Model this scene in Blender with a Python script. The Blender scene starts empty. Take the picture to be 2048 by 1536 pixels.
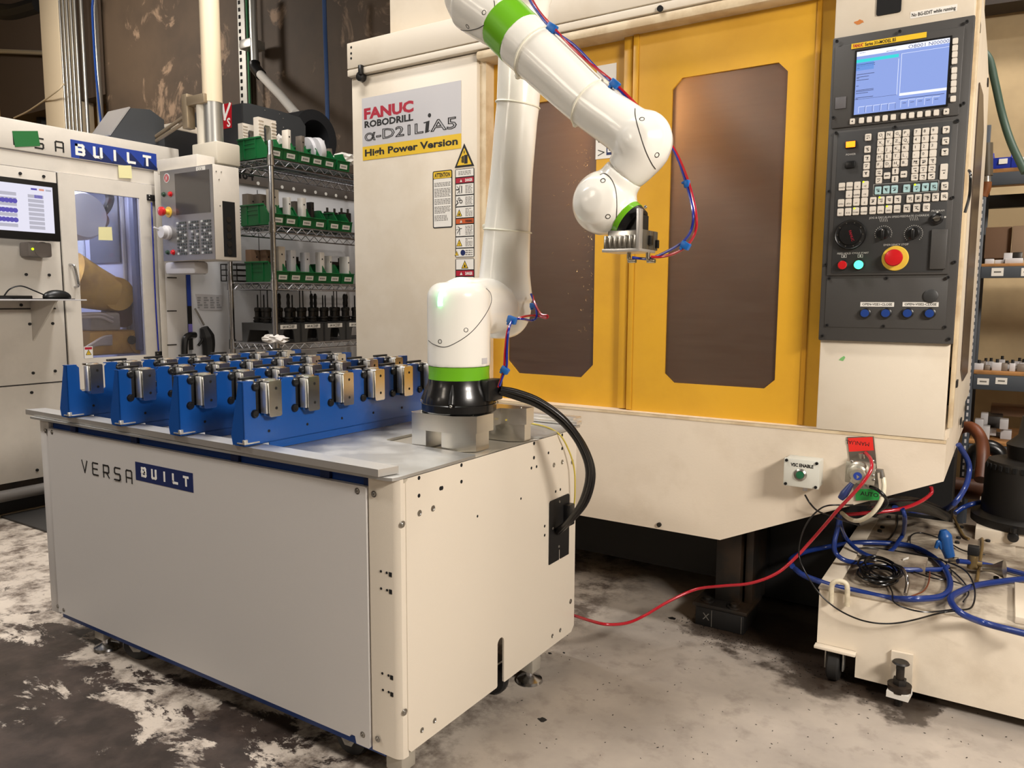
import bpy, bmesh, math, random
import numpy as np
from mathutils import Vector, Matrix
from mathutils.bvhtree import BVHTree
random.seed(7)
sc = bpy.context.scene
COL = sc.collection
S = 0.81                      # construction units -> metres

# ------------------------------------------------------------------ camera
CF, CYAW, CPIT, CROL, CH = 1533.0, 0.57274, 0.11028, 0.00492, 1.3
_w = Vector((-math.sin(CYAW)*math.cos(CPIT), math.cos(CYAW)*math.cos(CPIT), -math.sin(CPIT)))
_r = Vector((math.cos(CYAW), math.sin(CYAW), 0)); _u = _r.cross(_w)
CR = math.cos(CROL)*_r + math.sin(CROL)*_u
CU = -math.sin(CROL)*_r + math.cos(CROL)*_u
CW = _w
CO = Vector((0, 0, CH))
cam = bpy.data.cameras.new('camera'); camo = bpy.data.objects.new('camera', cam); COL.objects.link(camo)
cam.sensor_fit = 'HORIZONTAL'; cam.sensor_width = 36; cam.lens = CF/2048*36; cam.clip_start = .02
m = Matrix.Identity(4)
for i in range(3):
    m[i][0] = CR[i]; m[i][1] = CU[i]; m[i][2] = -CW[i]
m.translation = CO*S
camo.matrix_world = m
sc.camera = camo

# ------------------------------------------------------------------ world and lights
sc.view_settings.view_transform = 'Standard'; sc.view_settings.look = 'None'
sc.view_settings.exposure = 0.0; sc.view_settings.gamma = 1; sc.view_settings.use_curve_mapping = False
wd = bpy.data.worlds.new('hall_air'); sc.world = wd; wd.use_nodes = True
wd.node_tree.nodes['Background'].inputs[0].default_value = (1.0, .97, .94, 1)
wd.node_tree.nodes['Background'].inputs[1].default_value = .05

def area(loc, size, power, col, target, sy=None):
    l = bpy.data.lights.new('lamp_light', 'AREA'); l.energy = power*S*S; l.color = col; l.size = size*S
    l.shape = 'RECTANGLE'; l.size_y = (sy or size)*S
    o = bpy.data.objects.new('lamp_light', l); COL.objects.link(o)
    o.location = Vector(loc)*S
    o.rotation_euler = (Vector(target)-Vector(loc)).to_track_quat('-Z', 'Y').to_euler()
    return o
WARM = (1.0, .925, .84); NEUT = (1.0, .965, .93); COOL = (.88, .92, 1.0)
LAMPS = [
    ((2.4, .55, 2.9), 1.1, 195, WARM, .5, (-1.0, 2.4, .8)),
    ((-3.2, -3.3, 3.5), .9, 30, (1.0, .88, .74), .9, (-1.2, 2.8, 1.8)),  # flood added behind the camera to put a glow in the windows
    ((-4.4, -.2, 4.5), 1.5, 120, NEUT, .5, (-4.4, .2, 0)),
    ((-2.4, 1.6, 5.0), 1.4, 84, NEUT, .35, None),
    ((-3.5, 3.0, 4.8), 1.3, 80, NEUT, .35, None),
    ((-9.3, 3.4, 5.0), 1.5, 160, WARM, .6, (-10.5, 6.2, 3.6)),
    ((1.2, 3.9, 4.6), 1.2, 105, WARM, .35, (.6, 5.5, 1.5)),
    ((-4.7, -3.3, 2.6), .7, 8, (1.0, .88, .76), .7, (-1.6, 2.8, 1.6)),  # second flood added for the window edge glow and robot highlights
]
for (p, s_, e, c, sy, tg) in LAMPS:
    area((p[0], p[1], p[2]-.08), s_, e, c, tg or (p[0], p[1], 0), sy)

# ------------------------------------------------------------------ pixel -> world helpers (2048 x 1536 frame)
def ray(x, y): return (x-1024)/CF*CR - (y-768)/CF*CU + CW
def PY(x, y, Y): d = ray(x, y); return CO + d*(Y/d.y)
def PX(x, y, X): d = ray(x, y); return CO + d*(X/d.x)
def PZ(x, y, Z): d = ray(x, y); return CO + d*((Z-CH)/d.z)
def depth(p): return (Vector(p)-CO).dot(CW)
def rpx(n, p): return n/CF*depth(p)

# ------------------------------------------------------------------ materials
def lin(c):
    return tuple(((v/255)/12.92 if v/255 <= .04045 else ((v/255+.055)/1.055)**2.4) for v in c)
MATS = {}
def M(name, col, rough=.5, metal=0., var=.0, vs=6., col2=None, vlo=.45, vhi=.6, bump=0., bs=300., stretch=(1,1,1), coat=0., emit=None, es=1., rvar=0., spec=.5, aniso=0., detail=5):
    if name in MATS: return MATS[name]
    mt = bpy.data.materials.new(name); mt.use_nodes = True; nt = mt.node_tree; N = nt.nodes; L = nt.links
    b = N['Principled BSDF']; c = (*lin(col), 1)
    b.inputs['Base Color'].default_value = c
    b.inputs['Roughness'].default_value = rough; b.inputs['Metallic'].default_value = metal
    b.inputs['Coat Weight'].default_value = coat; b.inputs['Coat Roughness'].default_value = .06
    b.inputs['Specular IOR Level'].default_value = spec
    b.inputs['Anisotropic'].default_value = aniso
    if emit:
        b.inputs['Emission Color'].default_value = (*lin(emit), 1); b.inputs['Emission Strength'].default_value = es
    if var or bump or rvar:
        tc = N.new('ShaderNodeTexCoord'); mp = N.new('ShaderNodeMapping'); mp.inputs['Scale'].default_value = stretch
        L.new(tc.outputs['Object'], mp.inputs['Vector'])
    if var or rvar:
        no = N.new('ShaderNodeTexNoise'); no.inputs['Scale'].default_value = vs; no.inputs['Detail'].default_value = detail; no.inputs['Roughness'].default_value = .6
        L.new(mp.outputs[0], no.inputs['Vector'])
        rm = N.new('ShaderNodeMapRange'); rm.inputs['From Min'].default_value = vlo; rm.inputs['From Max'].default_value = vhi
        L.new(no.outputs[0], rm.inputs[0])
        if var:
            mu = N.new('ShaderNodeMath'); mu.operation = 'MULTIPLY'; mu.inputs[1].default_value = var; L.new(rm.outputs[0], mu.inputs[0])
            mx = N.new('ShaderNodeMix'); mx.data_type = 'RGBA'; mx.inputs[6].default_value = c
            mx.inputs[7].default_value = (*lin(col2 or tuple(v*.6 for v in col)), 1)
            L.new(mu.outputs[0], mx.inputs[0]); L.new(mx.outputs[2], b.inputs['Base Color'])
        if rvar:
            m2 = N.new('ShaderNodeMath'); m2.operation = 'MULTIPLY_ADD'; m2.inputs[1].default_value = rvar; m2.inputs[2].default_value = rough
            L.new(rm.outputs[0], m2.inputs[0]); L.new(m2.outputs[0], b.inputs['Roughness'])
    if bump:
        n2 = N.new('ShaderNodeTexNoise'); n2.inputs['Scale'].default_value = bs; n2.inputs['Detail'].default_value = 3
        L.new(mp.outputs[0], n2.inputs['Vector'])
        bp = N.new('ShaderNodeBump'); bp.inputs['Strength'].default_value = bump; bp.inputs['Distance'].default_value = .001
        L.new(n2.outputs[0], bp.inputs['Height']); L.new(bp.outputs[0], b.inputs['Normal'])
    MATS[name] = mt
    return mt
def GLASS(name, col, rough, alpha):
    mt = bpy.data.materials.new(name); mt.use_nodes = True; nt = mt.node_tree; N = nt.nodes; L = nt.links
    N.remove(N['Principled BSDF']); out = N['Material Output']
    tr = N.new('ShaderNodeBsdfTransparent'); tr.inputs[0].default_value = (*lin(col), 1)
    gl = N.new('ShaderNodeBsdfGlossy'); gl.inputs['Roughness'].default_value = rough; gl.inputs[0].default_value = (.8, .8, .8, 1)
    df = N.new('ShaderNodeBsdfDiffuse'); df.inputs[0].default_value = (*lin((150, 148, 150)), 1)
    m1 = N.new('ShaderNodeMixShader'); m1.inputs[0].default_value = alpha; L.new(tr.outputs[0], m1.inputs[1]); L.new(df.outputs[0], m1.inputs[2])
    fr = N.new('ShaderNodeFresnel'); fr.inputs[0].default_value = 1.45
    m2 = N.new('ShaderNodeMixShader'); L.new(fr.outputs[0], m2.inputs[0]); L.new(m1.outputs[0], m2.inputs[1]); L.new(gl.outputs[0], m2.inputs[2])
    L.new(m2.outputs[0], out.inputs[0]); return mt

beige   = M('beige_machine_paint', (220, 209, 191), .42, var=.22, vs=3, col2=(184, 165, 135), bump=.15, bs=500)
beigec  = M('cart_powder_coat', (218, 208, 192), .36, bump=.25, bs=900)
beiged  = M('shaded_cart_powder_coat', (204, 200, 196), .3, bump=.2, bs=900)  # greyer copy of the cart coat; the front's shade is in its colour
encb    = M('enclosure_paint', (214, 207, 196), .4, bump=.2, bs=600, var=.12, vs=4)
edgeb   = M('worn_beige_edge', (218, 200, 168), .45, var=.4, vs=10, col2=(166, 134, 92))
yellow  = M('yellow_door_paint', (214, 162, 44), .33, var=.5, vs=2.6, vlo=.42, vhi=.75, col2=(176, 124, 26), bump=.12, bs=300, rvar=.15)
gpanel  = M('dark_grey_control_paint', (66, 64, 62), .5, bump=.12, bs=800)
gpanel2 = M('darker_grey_panel_paint', (50, 50, 50), .5)
blackp  = M('black_plastic', (16, 16, 17), .35)
blackm  = M('matte_black_metal', (14, 13, 13), .6)
blackc  = M('black_cable_rubber', (12, 12, 13), .3)
blackg  = M('gloss_black_casting', (14, 14, 15), .27, coat=.3)
oilblk  = M('oily_black_steel', (20, 17, 14), .5, var=.6, vs=9, col2=(52, 36, 20))
blue    = M('blue_powder_coat', (18, 74, 148), .26, coat=.2, bump=.05, bs=500)
bluef   = M('blue_frame_paint', (12, 58, 132), .4)
alu     = M('milled_aluminium', (222, 220, 214), .22, 1, rvar=.05, vs=4)
aluplt  = M('rolled_aluminium_plate', (196, 195, 192), .42, .9, var=.15, vs=9, col2=(180, 180, 180), rvar=.1, bump=.04, bs=60)
alubar  = M('sawn_aluminium_bar', (226, 224, 220), .38, .85, bump=.15, bs=300)
chrome  = M('bright_chrome_wire', (190, 190, 192), .2, 1)
steel   = M('zinc_steel', (165, 162, 156), .32, 1)
dsteel  = M('dark_tool_steel', (64, 62, 60), .35, .9)
galv    = M('galvanised_conduit', (178, 176, 170), .38, .8)
robotw  = M('white_robot_shell', (240, 237, 228), .22, coat=.4)
green   = M('lime_green_band', (108, 178, 32), .26, coat=.3)
seam    = M('dark_seam', (50, 46, 42), .7)
holem   = M('dark_hole', (9, 8, 8), .9)
tiew    = M('white_nylon_tie', (236, 232, 214), .4)
bluec   = M('blue_clip_plastic', (22, 98, 176), .35)
redh    = M('red_air_tube', (172, 22, 38), .22, coat=.3)
blueh   = M('blue_air_tube', (22, 40, 140), .25, coat=.3)
blueh2  = M('thick_blue_air_hose', (22, 48, 116), .3, coat=.2)
whiteh  = M('white_air_tube', (226, 220, 196), .3)
greenh  = M('dull_green_hose', (52, 76, 64), .5)
brownh  = M('brown_rubber_hose', (112, 60, 34), .45)
stickw  = M('white_sticker', (226, 222, 214), .45)
stickg  = M('silver_sticker', (196, 194, 196), .4)
sticky  = M('yellow_sticker', (226, 186, 44), .42)
redp    = M('crimson_print', (168, 22, 48), .45)
orangep = M('orange_print', (192, 84, 36), .45)
blackt  = M('black_print', (18, 17, 17), .5)
greyt   = M('grey_print', (110, 106, 100), .6)
whitet  = M('white_print', (236, 234, 228), .5)
navy    = M('navy_print', (22, 38, 88), .4)
royal   = M('royal_blue_print', (34, 62, 150), .4)
postit  = M('pale_yellow_paper', (228, 222, 168), .7)
gtape   = M('green_tape', (22, 104, 44), .6)
greenb  = M('green_bin_plastic', (16, 96, 48), .38, coat=.1)
bluebin = M('blue_bin_plastic', (24, 52, 176), .4)
card    = M('cardboard', (128, 100, 78), .8)
gpart   = M('grey_steel_blank', (128, 118, 108), .5, .4)
wpart   = M('white_machined_part', (226, 220, 212), .4)
blkcart = M('dark_grey_tool_tray_plastic', (62, 62, 62), .45)
keyw    = M('pale_key_plastic', (214, 206, 194), .5)
keyb    = M('pale_blue_key_plastic', (164, 196, 198), .5)
redb    = M('red_button_plastic', (196, 24, 30), .3, coat=.3)
yelb    = M('yellow_plate', (226, 190, 70), .4)
blueb   = M('blue_button_plastic', (28, 60, 130), .35)
led_g   = M('lit_green_lens', (60, 230, 150), .3, emit=(70, 255, 170), es=2.6)
led_o   = M('lit_orange_lens', (255, 120, 20), .3, emit=(255, 110, 20), es=3.2)
led_y   = M('lit_yellow_green_dot', (190, 230, 20), .3, emit=(190, 235, 20), es=1.6)
led_s   = M('robot_status_light', (200, 255, 220), .3, emit=(120, 255, 165), es=6)
lampm   = M('lit_tube', (255, 240, 220), .4, emit=(255, 236, 205), es=8)
wooden  = M('plywood_edge', (178, 128, 76), .6, var=.4, vs=14)
shgrey  = M('slate_grey_shelf_steel', (72, 78, 86), .45)
shblk   = M('black_shelf_beam', (22, 22, 24), .5)
pipeb   = M('beige_painted_pipe', (220, 202, 172), .45)
capw    = M('beige_machine_paint_dirty', (222, 209, 190), .45, var=.3, vs=4, vlo=.5, vhi=.75, col2=(168, 146, 116), bump=.2, bs=200)
tanktop = M('grimy_tank_top', (190, 178, 160), .5, var=.85, vs=7, vlo=.42, vhi=.62, col2=(92, 76, 60), bump=.2, bs=200)
robyel  = M('dirty_yellow_robot_paint', (226, 176, 74), .45, var=.5, vs=6, col2=(150, 104, 46))
robtan  = M('tan_robot_paint', (196, 180, 146), .5, var=.4, vs=6)
lavend  = M('cell_inner_panel', (196, 200, 222), .45)
haasg   = M('charcoal_cover_paint', (58, 60, 62), .5)
hredm   = M('red_badge', (176, 20, 34), .4)
glassm  = GLASS('smudged_cell_glass', (222, 222, 230), .08, .10)
plastic = GLASS('clear_plastic_sheet', (225, 225, 225), .15, .35)

# scratched dark window
def window_mat():
    mt = M('scratched_smoked_window', (52, 42, 34), .34, .0)
    nt = mt.node_tree; N = nt.nodes; L = nt.links; b = N['Principled BSDF']
    tc = N.new('ShaderNodeTexCoord'); mp = N.new('ShaderNodeMapping'); mp.inputs['Scale'].default_value = (1, 1, 9)
    L.new(tc.outputs['Object'], mp.inputs[0])
    n = N.new('ShaderNodeTexNoise'); n.inputs['Scale'].default_value = 9; n.inputs['Detail'].default_value = 8; L.new(mp.outputs[0], n.inputs[0])
    r = N.new('ShaderNodeValToRGB'); r.color_ramp.elements[0].position = .35; r.color_ramp.elements[1].position = .75
    r.color_ramp.elements[0].color = (*lin((66, 53, 44)), 1); r.color_ramp.elements[1].color = (*lin((74, 61, 51)), 1)
    L.new(n.outputs[0], r.inputs[0]); L.new(r.outputs[0], b.inputs['Base Color'])
    mr = N.new('ShaderNodeMapRange'); mr.inputs['To Min'].default_value = .27; mr.inputs['To Max'].default_value = .36; L.new(n.outputs[0], mr.inputs[0]); L.new(mr.outputs[0], b.inputs['Roughness'])
    b.inputs['Specular IOR Level'].default_value = .8; b.inputs['IOR'].default_value = 1.6
    tl = N.new('ShaderNodeBsdfTranslucent'); tl.inputs[0].default_value = (*lin((206, 160, 112)), 1)
    ms = N.new('ShaderNodeMixShader'); ms.inputs[0].default_value = .16; L.new(b.outputs[0], ms.inputs[1]); L.new(tl.outputs[0], ms.inputs[2]); L.new(ms.outputs[0], N['Material Output'].inputs[0])
    return mt
windowm = window_mat()
def floor_mat():
    mt = M('worn_workshop_concrete', (168, 158, 148), .5)
    nt = mt.node_tree; N = nt.nodes; L = nt.links; b = N['Principled BSDF']
    tc = N.new('ShaderNodeTexCoord'); sx = N.new('ShaderNodeSeparateXYZ'); L.new(tc.outputs['Object'], sx.inputs[0])
    def noise(s, d=6, st=None, rough=.62, dist=0):
        n = N.new('ShaderNodeTexNoise'); n.inputs['Scale'].default_value = s; n.inputs['Detail'].default_value = d; n.inputs['Roughness'].default_value = rough; n.inputs['Distortion'].default_value = dist
        if st:
            mp = N.new('ShaderNodeMapping'); mp.inputs['Scale'].default_value = st; L.new(tc.outputs['Object'], mp.inputs[0]); L.new(mp.outputs[0], n.inputs[0])
        else: L.new(tc.outputs['Object'], n.inputs[0])
        return n.outputs[0]
    def mth(op, a, b_, c=None, cl=False):
        n = N.new('ShaderNodeMath'); n.operation = op; n.use_clamp = cl
        for i, v in enumerate((a, b_, c)):
            if v is None: continue
            if isinstance(v, (int, float)): n.inputs[i].default_value = v
            else: L.new(v, n.inputs[i])
        return n.outputs[0]
    def rng(v, a, b_, c=0, d=1, smooth=False):
        n = N.new('ShaderNodeMapRange'); n.inputs[1].default_value = a; n.inputs[2].default_value = b_; n.inputs[3].default_value = c; n.inputs[4].default_value = d
        if smooth: n.interpolation_type = 'SMOOTHSTEP'
        L.new(v, n.inputs[0]); return n.outputs[0]
    def mix(f, a, b_):
        n = N.new('ShaderNodeMix'); n.data_type = 'RGBA'
        L.new(f, n.inputs[0]) if not isinstance(f, (int, float)) else None
        for i, v in ((6, a), (7, b_)):
            if isinstance(v, tuple): n.inputs[i].default_value = (*lin(v), 1)
            else: L.new(v, n.inputs[i])
        return n.outputs[2]
    # smooth concrete
    base = mix(rng(noise(2.2, 5), .35, .65), (178, 167, 155), (150, 141, 132))
    base = mix(mth('MULTIPLY', rng(noise(14, 6), .52, .7), .5), base, (118, 108, 99))
    # pale peeled paint zone on the left
    pale = mix(rng(noise(9, 8, (1, 1, 1), .7), .44, .60), (200, 188, 174), (104, 92, 82))
    zx = mth('ADD', sx.outputs[0], mth('MULTIPLY', noise(1.3, 3), .8))
    zone = rng(zx, -.75, -.55, 1, 0)
    col = mix(zone, base, pale)
    # dark coat patches, stretched along X
    pn = noise(3.6, 15, (1.0, 1.5, 1), .74, .4)
    thr = mth('ADD', pn, mth('MULTIPLY', rng(sx.outputs[1], .95, 1.4, .10, -.13), 1.0))
    thr = mth('ADD', thr, rng(zx, -.85, -.5, .0, -.4))
    dk = rng(thr, .50, .53)
    dark = mix(rng(noise(11, 5), .4, .7), (52, 44, 40), (78, 66, 60))
    col = mix(dk, col, dark)
    # rusty oil stains round machine feet
    def spot(cx, cy, r):
        dx = mth('SUBTRACT', sx.outputs[0], cx*S); dy = mth('SUBTRACT', sx.outputs[1], cy*S)
        d = mth('SQRT', mth('ADD', mth('MULTIPLY', dx, dx), mth('MULTIPLY', dy, dy)), 0)
        d = mth('ADD', d, mth('MULTIPLY', mth('SUBTRACT', noise(5, 6), .5), .45))
        return rng(d, r*S*.75, r*S*1.05, 1, 0, True)
    for (cx, cy, r) in ((-.82, 2.95, .24), (-.42, 2.86, .3), (-.25, 2.72, .16), (-.55, 3.15, .5)):
        col = mix(mth('MULTIPLY', spot(cx, cy, r), .85), col, (44, 32, 22))
    # specks and hairline scratches
    vo = N.new('ShaderNodeTexVoronoi'); vo.inputs['Scale'].default_value = 17; L.new(tc.outputs['Object'], vo.inputs[0])
    sp = mth('MULTIPLY', rng(vo.outputs['Distance'], .035, .055, 1, 0), rng(noise(3, 2), .5, .56))
    col = mix(mth('MULTIPLY', sp, .85), col, (34, 28, 24))
    L.new(col, b.inputs['Base Color'])
    L.new(mth('ADD', rng(noise(6, 5), .3, .7, .36, .6), mth('MULTIPLY', dk, -.14)), b.inputs['Roughness'])
    bp = N.new('ShaderNodeBump'); bp.inputs['Strength'].default_value = .35; bp.inputs['Distance'].default_value = .003
    L.new(mth('ADD', noise(22, 8), mth('MULTIPLY', dk, .5)), bp.inputs['Height']); L.new(bp.outputs[0], b.inputs['Normal'])
    return mt
def wall_mat():
    mt = M('stained_dark_wall', (70, 56, 42), .7)
    nt = mt.node_tree; N = nt.nodes; L = nt.links; b = N['Principled BSDF']
    tc = N.new('ShaderNodeTexCoord')
    def noise(s, d, rough=.6, st=(1, 1, 1), dist=0):
        mp = N.new('ShaderNodeMapping'); mp.inputs['Scale'].default_value = st; L.new(tc.outputs['Object'], mp.inputs[0])
        n = N.new('ShaderNodeTexNoise'); n.inputs['Scale'].default_value = s; n.inputs['Detail'].default_value = d; n.inputs['Roughness'].default_value = rough; n.inputs['Distortion'].default_value = dist
        L.new(mp.outputs[0], n.inputs[0]); return n.outputs[0]
    def rng(v, a, b_, c=0, d=1):
        n = N.new('ShaderNodeMapRange'); n.inputs[1].default_value = a; n.inputs[2].default_value = b_; n.inputs[3].default_value = c; n.inputs[4].default_value = d
        L.new(v, n.inputs[0]); return n.outputs[0]
    def mix(f, a, b_):
        n = N.new('ShaderNodeMix'); n.data_type = 'RGBA'; L.new(f, n.inputs[0])
        for i, v in ((6, a), (7, b_)):
            if isinstance(v, tuple): n.inputs[i].default_value = (*lin(v), 1)
            else: L.new(v, n.inputs[i])
        return n.outputs[2]
    c = mix(rng(noise(.9, 5), .35, .7), (84, 68, 52), (56, 45, 35))
    c = mix(rng(noise(2.2, 10, .66, (1, 1, 1), .8), .585, .66, 0, .55), c, (170, 142, 116))
    c = mix(rng(noise(1.4, 4), .64, .74, 0, .7), c, (38, 30, 26))
    L.new(c, b.inputs['Base Color']); return mt
floorm = floor_mat(); wallm = wall_mat()
tanw = M('tan_block_wall_paint', (186, 164, 126), .75, var=.3, vs=1.5, bump=.2, bs=60)
tanw2 = M('ochre_wall_paint', (176, 144, 84), .75, var=.3, vs=1.5)
darkc = M('dark_ceiling', (42, 38, 34), .9)
greyw = M('pale_side_wall', (176, 166, 150), .8)

# ------------------------------------------------------------------ mesh builder
class MB:
    def __init__(s): s.b = bmesh.new(); s.mi = 0
    def _set(s, faces, mi):
        for f in faces: f.material_index = s.mi if mi is None else mi
    def box(s, x0, x1, y0, y1, z0, z1, bev=0, mi=None, seg=2):
        r = bmesh.ops.create_cube(s.b, size=1); vs = r['verts']
        for v in vs:
            v.co = Vector(((x0+x1)/2+v.co.x*(x1-x0), (y0+y1)/2+v.co.y*(y1-y0), (z0+z1)/2+v.co.z*(z1-z0)))
        fs = {f for v in vs for f in v.link_faces}; s._set(fs, mi)
        if bev:
            es = list({e for v in vs for e in v.link_edges})
            q = bmesh.ops.bevel(s.b, geom=es, offset=bev, segments=seg, profile=.5, affect='EDGES', clamp_overlap=True); s._set(q['faces'], mi)
        return s
    def obox(s, o, ax, ay, az, sx, sy, sz, bev=0, mi=None):      # oriented box about centre o
        n0 = len(s.b.verts); s.box(-sx/2, sx/2, -sy/2, sy/2, -sz/2, sz/2, bev, mi); s.b.verts.ensure_lookup_table()
        ax, ay, az = Vector(ax).normalized(), Vector(ay).normalized(), Vector(az).normalized()
        for v in list(s.b.verts)[n0:]: c = v.co.copy(); v.co = Vector(o)+ax*c.x+ay*c.y+az*c.z
        return s
    def cyl(s, p0, p1, r0, r1=None, n=16, mi=None, bev=0):
        r1 = r0 if r1 is None else r1; p0 = Vector(p0); p1 = Vector(p1); d = (p1-p0); h = d.length
        prof = [(0, 0)]
        if bev: prof += [(r0-bev, 0), (r0-bev*.3, bev*.3), (r0, bev), (r1, h-bev), (r1-bev*.3, h-bev*.3), (r1-bev, h)]
        else: prof += [(r0, 0), (r1, h)]
        prof += [(0, h)]
        return s.lathe(prof, p0, d, n, mi)
    def lathe(s, prof, o=(0, 0, 0), axis=(0, 0, 1), n=24, mi=None):
        o = Vector(o); a = Vector(axis).normalized()
        t = Vector((0, 0, 1)) if abs(a.z) < .9 else Vector((1, 0, 0))
        e1 = a.cross(t).normalized(); e2 = a.cross(e1)
        rings = []
        for (r, h) in prof:
            if r <= 1e-7: rings.append([s.b.verts.new(o+a*h)])
            else: rings.append([s.b.verts.new(o+a*h+(e1*math.cos(2*math.pi*k/n)+e2*math.sin(2*math.pi*k/n))*r) for k in range(n)])
        fs = []
        for A, B in zip(rings, rings[1:]):
            for k in range(n):
                k2 = (k+1) % n
                if len(A) == 1 and len(B) == 1: break
                if len(A) == 1: q = (A[0], B[k2], B[k])
                elif len(B) == 1: q = (A[k], A[k2], B[0])
                else: q = (A[k], A[k2], B[k2], B[k])
                try: fs.append(s.b.faces.new(q))
                except ValueError: pass
        s._set(fs, mi); return s
    def tube(s, pts, r, n=8, smooth=True, mi=None, sub=6, caps=True):
        pts = [Vector(p) for p in pts]
        rs = list(r) if isinstance(r, (list, tuple)) else [r]*len(pts)
        if smooth and len(pts) > 2:
            P = [pts[0]*2-pts[1]]+pts+[pts[-1]*2-pts[-2]]; R_ = [rs[0]]+rs+[rs[-1]]; o = []; ro = []
            for i in range(1, len(P)-2):
                for k in range(sub):
                    t = k/sub
                    o.append(.5*((2*P[i])+(P[i+1]-P[i-1])*t+(2*P[i-1]-5*P[i]+4*P[i+1]-P[i+2])*t*t+(3*P[i]-P[i-1]-3*P[i+1]+P[i+2])*t**3))
                    ro.append(R_[i]*(1-t)+R_[i+1]*t)
            o.append(pts[-1]); ro.append(rs[-1]); pts, rs = o, ro
        q = [pts[0]]; rq = [rs[0]]
        for p, r_ in zip(pts[1:], rs[1:]):
            if (p-q[-1]).length > 1e-5: q.append(p); rq.append(r_)
        pts, rs = q, rq
        if len(pts) < 2: return s
        T = [(pts[min(i+1, len(pts)-1)]-pts[max(i-1, 0)]).normalized() for i in range(len(pts))]
        t0 = Vector((0, 0, 1)) if abs(T[0].z) < .9 else Vector((1, 0, 0))
        e = T[0].cross(t0).normalized(); rings = []
        for i, p in enumerate(pts):
            e = (e-T[i]*e.dot(T[i]));
            if e.length < 1e-6: e = T[i].orthogonal()
            e.normalize(); f = T[i].cross(e)
            rings.append([s.b.verts.new(p+(e*math.cos(2*math.pi*k/n)+f*math.sin(2*math.pi*k/n))*rs[i]) for k in range(n)])
        fs = []
        for A, B in zip(rings, rings[1:]):
            for k in range(n): fs.append(s.b.faces.new((A[k], A[(k+1) % n], B[(k+1) % n], B[k])))
        if caps: fs.append(s.b.faces.new(rings[0][::-1])); fs.append(s.b.faces.new(rings[-1]))
        s._set(fs, mi); return s
    def prism(s, poly, fr, d0, d1, mi=None):                      # polygon (u,v) in frame fr, from depth d0 to d1 along its normal
        a = [s.b.verts.new(fr(u, v, d0)) for u, v in poly]; c = [s.b.verts.new(fr(u, v, d1)) for u, v in poly]; n = len(poly); fs = []
        fs.append(s.b.faces.new(a[::-1])); fs.append(s.b.faces.new(c))
        for k in range(n): fs.append(s.b.faces.new((a[k], a[(k+1) % n], c[(k+1) % n], c[k])))
        s._set(fs, mi); return s
    def sheet(s, poly, fr, d, mi=None):
        s._set([s.b.faces.new([s.b.verts.new(fr(u, v, d)) for u, v in poly])], mi); return s
    def ring(s, outer, inner, fr, d0, d1, mi=None):               # plate with a hole, equal counts
        n = len(outer); V = {}
        for nm, pl in (('o', outer), ('i', inner)):
            for d in (0, 1): V[nm, d] = [s.b.verts.new(fr(u, v, (d0, d1)[d])) for u, v in pl]
        fs = []
        for k in range(n):
            j = (k+1) % n
            fs.append(s.b.faces.new((V['o', 1][k], V['o', 1][j], V['i', 1][j], V['i', 1][k])))
            fs.append(s.b.faces.new((V['o', 0][j], V['o', 0][k], V['i', 0][k], V['i', 0][j])))
            fs.append(s.b.faces.new((V['o', 0][k], V['o', 0][j], V['o', 1][j], V['o', 1][k])))
            fs.append(s.b.faces.new((V['i', 1][k], V['i', 1][j], V['i', 0][j], V['i', 0][k])))
        s._set(fs, mi); return s
    def ribbon(s, pts, w, fr, d0, d1, mi=None):                   # flat stroke along a polyline in frame
        for (a, c) in zip(pts, pts[1:]):
            s.eps = (getattr(s, 'eps', 0)+1) % 12; d1 = d1+s.eps*.00003
            dx, dy = c[0]-a[0], c[1]-a[1]; l = math.hypot(dx, dy)
            if l < 1e-9: continue
            dx, dy = dx/l*w/2, dy/l*w/2
            s.prism([(a[0]-dx+dy, a[1]-dy-dx), (c[0]+dx+dy, c[1]+dy-dx), (c[0]+dx-dy, c[1]+dy+dx), (a[0]-dx-dy, a[1]-dy+dx)], fr, d0, d1, mi)
        return s
    def text(s, txt, fr, u, v, size, d=.0006, mi=None, align='LEFT', bold=0., sxy=1., rot=0., outline=False, space=1.):
        c = bpy.data.curves.new('t', 'FONT'); c.body = txt; c.size = size; c.align_x = align; c.offset = bold*size; c.resolution_u = 2; c.space_character = space
        if outline: c.fill_mode = 'NONE'; c.bevel_depth = size*.024; c.bevel_resolution = 0
        o = bpy.data.objects.new('t', c); me = bpy.data.meshes.new_from_object(o)
        cs, sn = math.cos(rot), math.sin(rot); vs = []
        for p in me.vertices:
            x, y = p.co.x*sxy, p.co.y
            vs.append(s.b.verts.new(fr(u+x*cs-y*sn, v+x*sn+y*cs, d+(p.co.z if outline else 0))))
        fs = []
        for p in me.polygons:
            try: fs.append(s.b.faces.new([vs[i] for i in p.vertices]))
            except ValueError: pass
        s._set(fs, mi); bpy.data.objects.remove(o); bpy.data.curves.remove(c); bpy.data.meshes.remove(me)
        return s
    def mesh(s, name, mats, sharp=38, recalc=True):
        b = s.b
        if recalc: bmesh.ops.recalc_face_normals(b, faces=b.faces)
        for v in b.verts: v.co *= S
        ca = math.radians(sharp)
        for f in b.faces: f.smooth = True
        for e in b.edges:
            if len(e.link_faces) == 2 and e.calc_face_angle(0) > ca: e.smooth = False
        me = bpy.data.meshes.new(name); b.to_mesh(me); b.free()
        for mt in (mats if isinstance(mats, (list, tuple)) else [mats]): me.materials.append(mt)
        return me
    def build(s, name, mats, parent=None, sharp=38, label=None, stuff=False, recalc=True):
        return link(name, s.mesh(name, mats, sharp, recalc), parent, label, stuff)
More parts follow.
